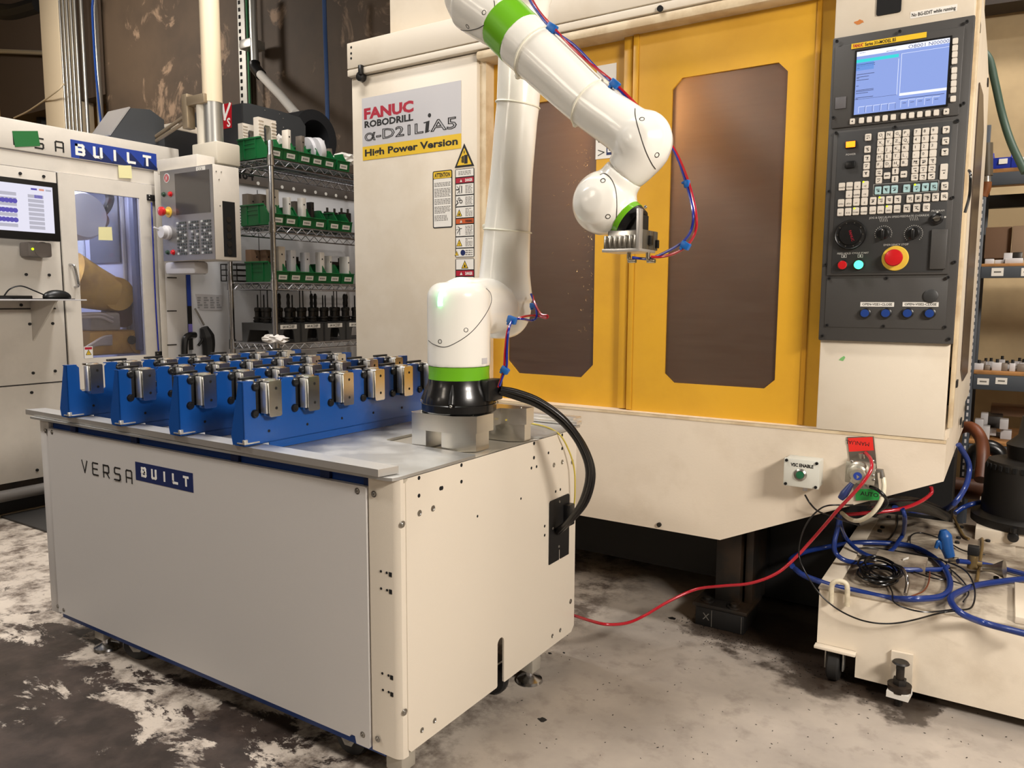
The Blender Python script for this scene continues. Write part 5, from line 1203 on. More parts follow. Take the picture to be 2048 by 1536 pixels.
for (x0, x1, y0, y1, z0, z1) in ((-6.6, XE-.03, YE0, YE0+.03, ze0, ze1), (-6.6, XE-.03, YE1-.03, YE1, ze0, ze1), (-6.6, -6.57, YE0, YE1, ze0, ze1), (-6.6, XE, YE0, YE1, ze1-.02, ze1), (-6.6, XE-.03, YE0, YE1, ze0, ze0+.03)):
    b = MB(); b.box(x0, x1, y0, y1, z0, z1); E_('cell_wall', b, lavend)
def fr4(bb, o, i, fr, d0, d1): bb.ring(rect(*o), rect(*i), fr, d0, d1)
b = MB(); fr4(b, (dl0+.004, dl1-.004, dzb, dzt), (w0, w1, wzb, wzt), FX(XE), -.01, .016); cd = E_('cell_door', b, encb, 'pale door with a tall window')
b = MB(); b.prism(rect(w0, w1, wzb, wzt), FX(XE), .002, .005); b.build('window_pane', glassm, cd)
h0, h1 = UE(136, 529), UE(143, 574)
b = MB(); hy = h0[0]; b.tube([(XE+.016, hy, h0[1]), (XE+.05, hy+.01, h0[1]-.01), (XE+.055, hy+.02, (h0[1]+h1[1])/2), (XE+.05, hy+.03, h1[1]+.01), (XE+.016, hy+.025, h1[1])], .007); b.build('pull_handle', chrome, cd)
for (xa_, ya_, xb_, yb_) in ((290, 389, 316, 404), (307, 703, 332, 717)):
    a, c = UE(xa_, ya_), UE(xb_, yb_); b = MB(); b.box(XE+.014, XE+.028, a[0], c[0], c[1]+.0, a[1]-.0, .003)
    hg = b.build('hinge', blackp, cd)
    for fy in (.15, .85):
        for fz in (.25, .75): screw(hg, (XE+.028, a[0]+(c[0]-a[0])*fy, c[1]+(a[1]-c[1])*fz), (1, 0, 0), SCREWS)
# print on the band
FSg = FX(XE+.0125); US = lambda x, y: uvX(x, y, XE+.0125)
b = MB(); aL, aR = US(112, 310), US(129, 310); zt0 = US(120, 284)[1]; zb0 = US(120, 303)[1]; hh = zt0-zb0; sL = US(71, 300)[0]; pt_ = aL[0]-sL
b.mi = 0; logo(b, 'RSA', FSg, aL[0]-2*pt_, zb0, hh, pt_, .0085, 0, .001)
r0, r1 = US(141.5, 296), US(313, 322); rt = US(141.5, 278.5)[1]; rb = US(142.5, 314.5)[1]
b.prism(rect(r0[0], r1[0], rb, rt), FSg, 0, .001, 1)
for k in range(5): u_ = r0[0]+(r1[0]-r0[0])*(.12+k*.185); b.prism([(u_, rt-.02), (u_+(r1[0]-r0[0])*.17, rb+.001), (u_-.02, rb+.001)], FSg, .001, .0014, 3)
b.mi = 2; bw = r1[0]-r0[0]; bh = rt-rb; logo(b, 'BUILT', FSg, r0[0]+bw*.06, rb+bh*.24, bh*.50, bw*.195, .016, .0014, .002)
b.build('logo_print', [blackt, royal, whitet, navy], sgn, label='SA in thin black letters and BUILT in white on blue')
a = [US(24, 262), US(75, 262), US(80, 292), US(30, 294)]
b = MB(); b.prism(a[::-1], FSg, .001, .003); o = b.build('green_tape_patch', gtape); tag(o, 'square of green tape stuck over the lettering on the cell', 'tape')
for (pts_, X_o, lb) in (([(236, 331), (262, 331), (264, 357), (238, 356)], XE+.0135, 'pale yellow sticky note under the blue BUILT sign'), ([(197, 454), (223, 454), (225, 481), (197, 480)], XE+.006, 'pale yellow sticky note on the cell door window')):
    a = [uvX(x, y, X_o) for x, y in pts_]; b = MB(); b.prism(a[::-1], FX(X_o), 0, .002); tag(b.build('sticky_note', postit), lb, 'sticky note', 'sticky notes on the cell')
a = [UE(165, 693), UE(182, 692), UE(183, 716), UE(166, 717)]; FT = FX(XE+.0165)
b = MB(); u0, u1, v0, v1 = a[0][0], a[1][0], a[2][1], a[0][1]; b.prism(rect(u0, u1, v0, v1), FT, 0, .001, 0); b.prism(rect(u0+.004, u1-.004, v1-(v1-v0)*.26, v1-.005), FT, .001, .0014, 2)
tri(b, (u0+u1)/2, v0+(v1-v0)*.28, (u1-u0)*.7, FT, 3, 1, .0012); b.build('danger_sticker', STK, cd, label='small white sticker with red header and yellow triangle')
h = MB()
for (x, y) in ((40, 347), (87, 353), (52, 549), (98, 550), (42, 610), (103, 610), (59, 648), (105, 647), (66, 746), (110, 742), (63, 785), (74, 940)):
    q = PX(x, y, XE); h.cyl(q, q+Vector((.006, 0, 0)), .009, n=10)
h.build('bolt_row', blackm, en, stuff=True)
for (x0, y0, x1, y1) in ((0, 774, 132, 762), (-10, 618, 112, 617)):
    a, c = UE(x0, y0), UE(x1, y1); b = MB(); zc_ = (a[1]+c[1])/2; b.box(XE, XE+.001, YE0, c[0], zc_-.004, zc_+.004); E_('panel_seam', b, seam)
b = MB(); b.box(XE-.002, XE+.003, dl0-.001, dl0+.004, .6, dzt); E_('door_gap', b, seam)
b = MB(); b.box(XE-.002, XE+.003, dl1-.004, dl1+.002, .6, dzt); E_('door_gap', b, seam)
# rail, and black boxes filling the dark gap under the cell
b = MB(); b.box(-6.5, XE-.02, YE0, YE1, .155, ze0); E_('dark_gap_fill', b, oilblk)  # black solid stands in for the shaded gap under the cell
b = MB(); b.tube([(XE+.01, YE0, .135), (XE+.01, 2.5, .135), (XE+.01, 2.66, .135), (XE-.1, 2.7, .135)], .035, n=12); E_('plinth_rail', b, M('scuffed_grey_rail', (120, 116, 112), .6))
b = MB(); b.box(-6.5, XE-.05, YE0, YE1, 0, .155); E_('dark_gap_fill', b, blackm)
# cell interior
Xi = -5.55
IP = lambda x, y, X=Xi: PX(x, y, X)
ri = thing('cell_robot', 'dirty yellow industrial robot seen through the cell door window', 'robot', (Xi, 3.3, ze0+.03))
b = MB(); pts_ = [IP(135, 555), IP(175, 572), IP(222, 588)]; b.tube(pts_, [.19, .165, .13], n=24); b.lathe([(0, -.1), (.12, -.1), (.135, 0), (.12, .1), (0, .1)], IP(222, 588), (1, 0, 0), 24); b.build('lower_arm', robyel, ri)
b = MB(); a, c = IP(165, 625), IP(228, 660); b.box(Xi-.15, Xi+.1, a.y, c.y, c.z, a.z, .02); b.build('turret', robtan, ri)
b = MB(); a, c = IP(160, 662), IP(262, 705); b.box(Xi-.2, Xi+.12, a.y, c.y, c.z, a.z, .03); b.cyl(IP(262, 684)-Vector((.15, 0, 0)), IP(262, 684)+Vector((.13, 0, 0)), .085, n=24); bs_ = b.build('robot_base', M('brightened_robot_paint', (240, 184, 78), .45, var=.5, vs=6, col2=(170, 110, 40)), ri)  # base yellow is brightened in colour to make up for the shade there
q = IP(263, 680, Xi+.13); b = MB(); b.cyl(q, q+Vector((.01, 0, 0)), .032, n=16); b.build('round_port', holem, bs_)
b = MB(); b.cyl(IP(240, 630)-Vector((.1, 0, 0)), IP(240, 630)+Vector((.05, 0, 0)), .09, n=20); b.build('side_motor', M('rust_red_motor', (96, 60, 50), .5), ri)
for k in range(5):
    b = MB(); b.tube([IP(166, 700+k*3, Xi+.2), IP(185, 688+k, Xi+.22), IP(205, 676+k*3, Xi+.2), IP(222, 672+k*4, Xi+.14)], .012); b.build('looped_cable', pipeb, ri)
for k in range(2):
    b = MB(); b.tube([IP(160, 630+k*5, Xi+.14), IP(200, 628+k*6, Xi+.16), IP(225, 636+k*8, Xi+.12)], .01); b.build('looped_cable', pipeb, ri)
b = MB(); b.lathe([(0, -.1), (.15, -.1), (.17, -.03), (.17, .04), (.15, .1), (0, .1)], IP(156, 432), (1, 0, 0), 28); b.build('upper_elbow', M('pale_robot_cover', (206, 204, 200), .45), ri)
b = MB(); b.tube([IP(150, 470), IP(178, 452), IP(200, 440)], .035); b.lathe([(0, -.06), (.06, -.05), (.075, 0), (.06, .05), (0, .06)], IP(195, 440), (1, 0, 0), 16); b.build('wrist_unit', M('brown_grey_wrist', (120, 92, 78), .5), ri)
b = MB(); b.tube([IP(203, 428), IP(214, 416), IP(220, 398), IP(216, 384)], .03); b.build('dress_hose', blackm, ri)
YI = YE1-.034
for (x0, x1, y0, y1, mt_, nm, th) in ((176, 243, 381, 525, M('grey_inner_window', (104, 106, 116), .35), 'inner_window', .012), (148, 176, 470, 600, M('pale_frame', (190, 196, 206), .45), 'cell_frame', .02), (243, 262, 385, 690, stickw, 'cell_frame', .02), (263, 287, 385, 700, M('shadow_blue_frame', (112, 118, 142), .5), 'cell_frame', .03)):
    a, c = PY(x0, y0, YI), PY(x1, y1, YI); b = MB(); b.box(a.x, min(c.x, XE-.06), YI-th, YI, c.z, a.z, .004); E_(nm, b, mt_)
a, c = PY(150, 705, YI-.3), PY(290, 718, YI-.3); b = MB(); b.box(-6.3, XE-.1, 2.4, YI, ze0+.03, ze0+.45, .01); E_('cell_base', b, M('dark_cell_base', (70, 58, 52), .5))
ar = area((-5.7, 2.6, 2.2), 0.8, 34, (.84, .88, 1.0), (-5.8, 2.9, 1.0), .3)
# monitor on arm
XM = -4.72; UM = lambda x, y: uvX(x, y, XM)
a, c = UM(116, 366), UM(116, 482); m0 = a[0]-1.05; mz1, mz0 = UM(114, 366)[1], UM(114, 483)[1]
mo = thing('monitor', 'wide black framed monitor showing a white page with grey bars', 'monitor', (XM, a[0]-.5, mz0))
b = MB(); b.box(XM-.04, XM, m0, a[0], mz0, mz1, .006); b.build('monitor_frame', blackp, mo)
sc1 = a[0]-.035; z0_, z1_ = mz0+.045, mz1-.03; FMo = FX(XM+.0005)
smw = M('page_white', (24, 24, 28), .3, emit=(238, 236, 252), es=.92); smg = M('page_grey', (24, 24, 28), .3, emit=(196, 194, 208), es=.85); smp = M('page_purple', (24, 24, 28), .3, emit=(96, 86, 190), es=.8); smo = M('page_orange', (24, 24, 28), .3, emit=(240, 160, 130), es=.8)
b = MB(); b.prism(rect(m0+.03, sc1, z0_, z1_), FMo, 0, .001, 0); hz = z1_-z0_
def bar(px0, px1, f0, f1, mi): u0, u1 = UM(px0, 420)[0], UM(px1, 420)[0]; b.prism(rect(u0, u1, z1_-hz*f1, z1_-hz*f0), FMo, .001, .0014, mi)
for k in range(8): bar(57, 88, .2+k*.095, .27+k*.095, 1); 
for k in range(7): bar(-40, 34, .19+k*.11, .26+k*.11, 1)
bar(70, 86, .2, .27, 2)
for k in range(3):
    for j in range(6): 
        u_, v_ = UM(5+j*8-16, 400)[0], z1_-hz*(.37+k*.2); b.cyl(FMo(u_, v_, .001), FMo(u_, v_, .0016), .014, n=10, mi=2)
bar(64, 76, .06, .1, 2); bar(80, 90, .06, .1, 3); bar(93, 104, .06, .1, 1)
b.build('screen_page', [smw, smg, smp, smo], mo, label='bright white screen with grey bars and purple dots')
b = MB(); b.box(XE+.001, XM-.04, m0+.4, m0+.5, mz0+.1, mz0+.2); b.build('wall_bracket', blackm, mo)
a, c = uvX(54, 483, -4.8), uvX(104, 515, -4.8)
t = thing('power_adapter', 'grey box with a green light mounted under the monitor', 'device', (-4.8, a[0], c[1]))
b = MB(); b.box(XE+.001, -4.79, a[0], c[0], c[1], a[1], .012); b.cyl((-4.79, (a[0]+c[0])/2+.01, (a[1]+c[1])/2), (-4.786, (a[0]+c[0])/2+.01, (a[1]+c[1])/2), .045, n=20); b.build('case', M('warm_grey_case', (112, 104, 98), .5), t)
q = PX(65, 498, -4.788); b = MB(); b.cyl(q, q+Vector((.004, 0, 0)), .007, n=10); b.build('status_dot', led_y, t)
# keyboard shelf, keyboard, mouse
zk = PX(100, 598.5, -4.6).z
sh = thing('keyboard_shelf', 'thin pale shelf fixed to the cell below the monitor', 'shelf', (-4.9, 2.2, zk))
yk1 = PX(161, 600, -4.62).y
b = MB(); b.box(XE+.001, -4.55, 1.2, yk1, zk-.008, zk, .001); b.build('shelf_board', stickg, sh)
b = MB(); b.prism([(XE+.001, zk-.008), (-4.6, zk-.008), (XE+.001, zk-.25)], lambda u, v, d: Vector((u, 2.3+d, v)), 0, .01); b.build('gusset', encb, sh)
b = MB(); b.box(-4.86, -4.62, yk1-.34, yk1-.03, zk, zk+.004, .001); tag(b.build('mouse_mat', blackp), 'thin black mat on the keyboard shelf', 'mat')
q = PX(114, 592, -4.7)
b = MB(); b.lathe([(0, .0)]+[(.5*math.sin(t), .5-.5*math.cos(t)) for t in [k*math.pi/10 for k in range(1, 10)]]+[(0, 1)], (0, 0, 0), (0, 1, 0), 20)
for v in b.b.verts: v.co = Vector((-4.7+v.co.x*.07, q.y-.08+v.co.y*.16, zk+.004+max(0, v.co.z+.1)*.085))
tag(b.build('computer_mouse', blackp, sharp=80), 'black computer mouse on the keyboard shelf', 'mouse')
b = MB(); b.box(-4.86, -4.68, 1.4, PX(62, 594, -4.7).y, zk, zk+.02, .004); tag(b.build('keyboard', blackp), 'black keyboard at the left end of the keyboard shelf', 'keyboard')
o = MB().tube([PX(93, 592, -4.7), PX(70, 582, -4.68), PX(42, 572, -4.68), PX(20, 578, -4.68), PX(8, 592, -4.7)], .004).build('mouse_cable', blackc); tag(o, 'thin mouse cable arching above the keyboard', 'cable')
o = MB().tube([PX(303, 405, XE+.05), PX(306, 480, XE+.05), PX(311, 600, XE+.04), PX(317, 702, XE+.04)], .005).build('door_cable', blueh); tag(o, 'thin dark cable hanging beside the cell door hinges', 'cable')
# floor mat
b = MB(); b.box(-4.93, -3.6, 2.076, 3.4, 0, .012, .002); t_ = b.build('floor_mat', M('charcoal_rubber_mat', (58, 56, 54), .6)); tag(t_, 'dark rubber mat on the floor in front of the cell', 'mat')
b = MB(); b.box(-4.97, -4.93, 2.07, 3.4, 0, .016, .001); tag(b.build('mat_strip', M('tan_strip', (150, 136, 112), .6)), 'tan strip along the edge of the dark rubber mat', 'strip')

# ================================================================== milling machine behind the shelving
XH = -4.86; UH = lambda x, y: uvX(x, y, XH)
hm = thing('milling_machine', 'pale enclosed milling machine with charcoal top covers behind the wire shelving', 'machine', (-5.6, 4.5, 0))
def H_(name, mb, mt, label=None, parent=None, **k): return mb.build(name, mt, parent or hm, label=label, **k)
hw_ = M('cool_white_machine_paint', (204, 204, 206), .4)
zh = UH(455, 338)[1]
b = MB(); b.box(-6.9, XH, 3.34, 5.9, .12, zh, .006); H_('machine_body', b, hw_)
a = UH(515, 400)[0]; b = MB(); b.box(XH, XH+.001, a-.003, a+.003, .3, zh-.12); H_('panel_seam', b, seam)
z_ = UH(470, 360)[1]; b = MB(); b.box(XH, XH+.012, 3.6, 5.9, z_-.02, z_+.10, .002); st_ = H_('steel_band', b, M('brushed_grey_band', (132, 126, 122), .35, .6))
b = MB()
for k in range(16): yy = 3.95+k*.115; b.cyl((XH+.012, yy, z_), (XH+.0135, yy, z_), .014, n=8)
b.build('dimple_row', stickw, st_, stuff=True)
b = MB(); q = UH(462, 353); b.text('M64', FX(XH+.0125), q[0], q[1]-.005, .11, .0006, bold=.02); b.build('machine_number', blackt, st_)
for (x0, x1, mt_, nm) in ((319, 331, encb, 'edge_sheet'), (331, 372, beiged, 'edge_sheet')):
    a, c = UH(x0, 600)[0], UH(x1, 600)[0]; b = MB(); b.box(XH, XH+.006 if nm else 0, a, c, .3, UH(325, 345)[1], .002); H_(nm, b, mt_)
a, c = UH(374, 600)[0], UH(382, 600)[0]
for (y0, y1, mt_) in ((545, 612, royal), (612, 648, blackt), (648, 668, M('lilac_tape', (120, 110, 190), .5)), (668, 700, blackt)):
    b = MB(); b.box(XH, XH+.004, a, c, UH(378, y1)[1], UH(378, y0)[1]); H_('tape_strip', b, mt_)
b = MB(); p = [UH(390, 588), UH(443, 590), UH(443, 620), UH(397, 620)]; b.prism(p[::-1], FX(XH+.001), 0, .003, 0)
rr = random.Random(9)
for k in range(4):
    u0 = p[0][0]+(p[1][0]-p[0][0])*(.06+.24*k)
    for j in range(5): v0 = p[0][1]-(p[0][1]-p[2][1])*(.18+.15*j); b.prism(rect(u0, u0+(p[1][0]-p[0][0])*rr.uniform(.08, .2), v0-.012, v0), FX(XH+.004), 0, .0006, 1)
H_('chart_sheet', b, [stickg, M('chart_grey', (150, 150, 152), .6)], label='pale tool chart sheet stuck to the machine side')
for k, y in enumerate((555, 622, 690)): a, c = UH(333, y), UH(352, y); b = MB(); b.box(XH+.006, XH+.009, a[0], c[0], a[1]-.004, a[1]+.004); H_('slot_mark', b, seam)
# air gun on the machine side
t = thing('air_gun', 'dark air blow gun with a thin nozzle hanging on the pale machine side', 'air gun', PX(412, 670, XH+.04))
Xg = XH+.05
b = MB(); b.tube([PX(408, 655, Xg), PX(414, 672, Xg), PX(417, 690, Xg), PX(417, 720, Xg)], [.03, .05, .045, .035]); b.build('gun_body', blackm, t)
b = MB(); b.tube([PX(408, 650, Xg), PX(390, 617, Xg)], .007, smooth=False); b.build('nozzle', steel, t)
b = MB(); b.tube([PX(406, 662, Xg), PX(404, 680, Xg), PX(397, 691, Xg)], .01); b.build('trigger', blackm, t)
o = MB().tube([PX(391, 670, Xg), PX(378, 671, Xg), PX(370, 680, Xg), PX(369, 715, Xg), PX(371, 740, Xg)], .022).build('black_air_hose', blackc); tag(o, 'black air hose bending down beside the air gun', 'hose')
# top covers
FH2 = lambda X: FX(X)
b = MB(); X1_ = -5.05; pts_ = [uvX(x, y, X1_) for x, y in ((222, 300), (222, 271), (262, 216), (300, 219), (328, 240), (330, 300))]; b.prism(pts_, FX(X1_), -.26, 0); cv = H_('top_cover', b, haasg, 'charcoal sheet cover with a sloping front')
a0 = [PX(222, 272, X1_), PX(262, 216, X1_)]; b = MB(); n_ = Vector((0, -.02, .012))
b.obox((a0[0]+a0[1])/2+Vector((-.13, 0, 0))+n_*.35, (1, 0, 0), a0[1]-a0[0], (a0[1]-a0[0]).cross(Vector((1, 0, 0))), .26, (a0[1]-a0[0]).length, .008); b.build('sloping_face', M('light_steel_face', (176, 174, 174), .35, .5), cv)
a, c = uvX(328, 254, X1_-.1), uvX(408, 320, X1_-.1); b = MB(); b.box(X1_-.5, X1_-.1, a[0], c[0], 2.3, a[1], .01); H_('top_cover', b, M('black_top_box', (34, 34, 36), .5), 'black box cover')
b = MB(); b.box(X1_-.5, X1_-.11, a[0]+.08, c[0]+.1, a[1], a[1]+.05, .01); H_('cover_lid', b, capw)
X2_ = -4.95; pts_ = [uvX(x, y, X2_) for x, y in ((485, 345), (485, 206), (500, 207), (560, 222), (600, 235), (611, 252), (612, 345))]; b = MB(); b.prism(pts_, FX(X2_), -.6, 0); sc2 = H_('spindle_cover', b, haasg, 'charcoal spindle cover with rivets')
b = MB(); f0 = uvX(485, 206, X2_)[0]; b.box(X2_-.42, X2_+.001, f0-.012, f0+.002, 2.0, uvX(485, 207, X2_)[1]); b.build('cover_front', M('dark_cover_front', (44, 45, 47), .45), sc2)
for (x, y) in ((530, 221), (559, 228), (566, 237), (567, 255), (548, 251)): screw(sc2, PX(x, y, X2_), (1, 0, 0), SCREWS)
Fb = FY(f0-.0125); p = uvY(454, 207, f0-.0125); p2 = uvY(465, 255, f0-.0125)
b = MB(); w_ = p2[0]-p[0]; b.prism([(p[0]-.16, p2[1]), (p2[0]-.01, p2[1]), (p2[0], p[1]), (p[0]-.15, p[1])], Fb, 0, .002, 0)
hv = p[1]-p2[1]; b.mi = 1; b.ribbon([(p2[0]-.10, p[1]-hv*.05), (p2[0]-.085, p[1]-hv*.6), (p2[0]-.02, p[1]-hv*.05)], .022, Fb, .002, .003); b.text('S', Fb, p2[0]-.06, p2[1]+hv*.06, .09, .003, 1, bold=.03); b.build('red_badge', [hredm, whitet], sc2, label='red badge with white strokes')
q = PX(632, 275, -5.2); b = MB()
def arc(r, n=26, a0=-35, a1=150): return [q+Vector((0, -math.cos(math.radians(a0+(a1-a0)*k/n))*-r, math.sin(math.radians(a0+(a1-a0)*k/n))*r)) for k in range(n+1)]
outer_, inner_ = .235, .165
pp = [(math.cos(math.radians(t)), math.sin(math.radians(t))) for t in range(-60, 181, 10)]
poly = [(q.y+c_*outer_*1.05, q.z+s_*outer_) for c_, s_ in pp]+[(q.y+c_*inner_*.95, q.z+s_*inner_*.9) for c_, s_ in pp[::-1]]
b.prism(poly, FX(-5.2), -.4, 0); H_('ring_guard', b, M('black_ring_guard', (30, 31, 34), .6), 'black half ring guard')
b = MB(); b.box(-5.6, -5.5, q.y-.2, q.y+.16, q.z-.3, q.z+.14); H_('guard_back', b, blackm)
# pole, linkage
a = PY(421, 200, 3.28)
t = thing('support_pole', 'beige painted pole with a galvanised lower sleeve above the control pendant', 'pole', PY(425, 322, 3.28))
zsp = PY(426, 206, 3.28).z; zlo = PY(426, 318, 3.28).z; rp_ = rpx(18.5, a)
b = MB(); b.cyl((PY(418, 0, 3.28).x+.0, 3.28, zsp), (PY(418, 0, 3.28).x, 3.28, 6.2), rp_*1.02, n=28); b.build('painted_pipe', pipeb, t)
b = MB(); b.cyl((PY(418, 0, 3.28).x, 3.28, zlo), (PY(418, 0, 3.28).x, 3.28, zsp), rp_*.98, n=28); b.build('lower_sleeve', galv, t)
zb_ = zlo; xm_ = PY(418, 0, 3.28).x
xA, xB = PY(384, 310, 3.2).x, PY(434, 310, 3.2).x; b = MB(); b.box(xA, xB, 3.2, 3.38, zb_-.05, zb_+.09, .01); b.cyl((xA+.06, 3.25, zb_+.08), (xA+.06, 3.25, zb_+.34), .04, n=14); b.build('swivel_block', M('cream_grey_block', (196, 188, 172), .5), t)
b = MB(); b.box(xm_-.22, xm_-.16, 3.2, 3.26, zb_+.2, zb_+.42, .006); b.box(xm_-.17, xm_+.02, 3.2, 3.26, zb_+.34, zb_+.40, .006); b.tube([(xm_-.19, 3.23, zb_+.3), (xm_-.62, 3.26, zb_+.2)], .012, smooth=False); b.tube([(xm_-.19, 3.23, zb_+.26), (xm_-.62, 3.26, zb_+.17)], .012, smooth=False); b.build('linkage', M('tarnished_steel', (168, 150, 124), .4, .6), t, stuff=True)
# pendant control
Yp = 3.02; UQ = lambda x, y: uvY(x, y, Yp); FQ = FY(Yp); ZQ = lambda x, y: UQ(300+x*.15625, 300+y*.15625)
p00 = UQ(320, 341); p10 = UQ(424, 329); p11 = UQ(433, 520); p01 = UQ(328, 522)
pn = thing('control_pendant', 'grey metal control pendant with dark screen and key rows beside the wire shelving', 'control panel', ((p00[0]+p11[0])/2, Yp, p11[1]))
xl, xr = (p00[0]+p01[0])/2, (p10[0]+p11[0])/2; zq1 = (p00[1]+p10[1])/2; zq0 = (p01[1]+p11[1])/2
b = MB(); b.box(xl, xr, Yp, Yp+.19, zq0, zq1, .004); b.build('pendant_case', encb, pn)
b = MB(); b.prism(rect(xl+.002, xr-.002, zq0+.002, zq1-.002), FQ, 0, .003); b.build('face_plate', M('brushed_pendant_face', (150, 148, 148), .35, .8, rvar=.1, vs=8), pn)
def q2(x0, y0, x1, y1): a, c = ZQ(x0, y0), ZQ(x1, y1); return (a[0], c[0], c[1], a[1])
a = (ZQ(330, 500)[0], ZQ(770, 500)[0], (ZQ(345, 830)[1]+ZQ(775, 800)[1])/2, (ZQ(320, 300)[1]+ZQ(765, 255)[1])/2)
b = MB(); b.prism(rect(*a), FQ, .003, .005); b.build('pendant_screen', M('smoked_pendant_screen', (70, 66, 64), .12), pn)
b = MB(); kx0, kx1 = ZQ(355, 1100)[0], ZQ(795, 1100)[0]; kz1, kz0 = ZQ(560, 900)[1], ZQ(560, 1340)[1]; KW = kx1-kx0; KH = kz1-kz0
for j in range(11):
    for i in range(14):
        if i in (4, 9) or (3 <= j <= 5 and 4 <= i <= 9 and (i % 2 == 1)): continue
        u = kx0+KW*(i+.5)/14; v = kz1-KH*(j+.5)/11; b.box(u-KW*.026, u+KW*.026, Yp-.009, Yp-.003, v-KH*.03, v+KH*.026, 0, 0 if (i+j*3) % 5 else 1)
b.build('key_rows', [M('pendant_key_dark', (70, 74, 72), .5), M('pendant_key_pale', (188, 190, 188), .5)], pn, stuff=True)
for (x, y, r_, mt_, nm) in ((185, 570, .012, M('dull_green_button', (50, 74, 60), .4), 'green_button'), (270, 565, .013, redb, 'red_button'), (235, 1310, .011, M('dull_green_button', (50, 74, 60), .4), 'green_button'), (305, 1310, .013, redb, 'red_button')):
    u, v = ZQ(x, y); b = MB(); b.lathe([(0, 0), (r_*1.35, 0), (r_*1.35, .004), (r_, .004), (r_*.9, .014), (0, .016)], FQ(u, v, .003), (0, -1, 0), 18); b.build(nm, mt_, pn)
u, v = ZQ(245, 795); b = MB(); b.lathe([(0, 0), (.034, 0), (.034, .004), (.016, .004), (.014, .03), (0, .03)], FQ(u, v, .003), (0, -1, 0), 24); es_ = b.build('emergency_stop', yelb, pn, label='red stop button on a yellow disc')
b = MB(); b.lathe([(0, .03), (.02, .03), (.03, .045), (.028, .06), (.012, .066), (0, .066)], FQ(u, v, .003), (0, -1, 0), 24); b.build('mushroom_head', redb, es_)
u, v = ZQ(235, 1060); b = MB(); b.lathe([(0, 0), (.046, 0), (.046, .02), (.038, .025), (.036, .05), (0, .052)], FQ(u, v, .003), (0, -1, 0), 28); b.tube([FQ(u-.022, v+.018, .05), FQ(u-.034, v+.03, .08)], .007, smooth=False); b.build('jog_wheel', stickg, pn)
u, v = ZQ(220, 360); b = MB(); b.lathe([(0, 0), (.03, 0), (.03, .002), (.022, .002), (0, .002)], FQ(u, v, .003), (0, -1, 0), 24, 1); b.lathe([(0, .002), (.023, .002), (.023, .003), (0, .003)], FQ(u, v, .003), (0, -1, 0), 24, 0); b.mi = 1; b.ribbon([(u-.009, v-.014), (u-.005, v+.014)], .005, FQ, .006, .0068); b.ribbon([(u+.005, v-.014), (u+.009, v+.014)], .005, FQ, .006, .0068); b.ribbon([(u-.007, v-.004), (u+.007, v+.004)], .004, FQ, .006, .0068); b.build('round_badge', [hredm, stickg], pn)
a = q2(595, 195, 712, 245); b = MB(); zc_ = (a[2]+a[3])/2-.01; b.prism(rect(a[0], a[1], zc_-.014, zc_+.014), FQ, .003, .004, 0); b.text('CC6', FQ, a[0]+.012, zc_-.009, .026, .0045, 1); b.build('case_label', [stickw, blackt], pn)
b = MB()
y0_, y1_ = PX(436, 470, xr).y, PX(447, 470, xr).y; b.box(xr-.001, xr+.002, Yp+.06, Yp+.15, zq0+.02, zq0+.36); b.build('side_slot', holem, pn)
b = MB()
for k in range(5): b.cyl((xr+.002, Yp+.1, zq0+.05+k*.05), (xr+.004, Yp+.1, zq0+.05+k*.05), .018, n=14)
b.build('side_socket_row', oilblk, pn, stuff=True)
for (x, y) in ((846, 272), (912, 280), (882, 376), (897, 712)): q = PX(300+x*.15625, 300+y*.15625, xr+.001); screw(pn, q, (1, 0, 0), SCREWS)
a0, a1 = uvY(331, 526, Yp+.06), uvY(392, 548, Yp+.06); b = MB(); b.box(a0[0], a1[0], Yp+.05, Yp+.16, a1[1], zq0+.0, .02); b.build('lower_bracket', stickg, pn)
a0, a1 = uvY(319, 312, Yp+.05), uvY(400, 338, Yp+.05); b = MB(); b.box(a0[0], a1[0], Yp+.03, Yp+.16, zq1-.01, (a0[1]+uvY(400, 318, Yp+.05)[1])/2, .004); b.build('top_duct', encb, pn)

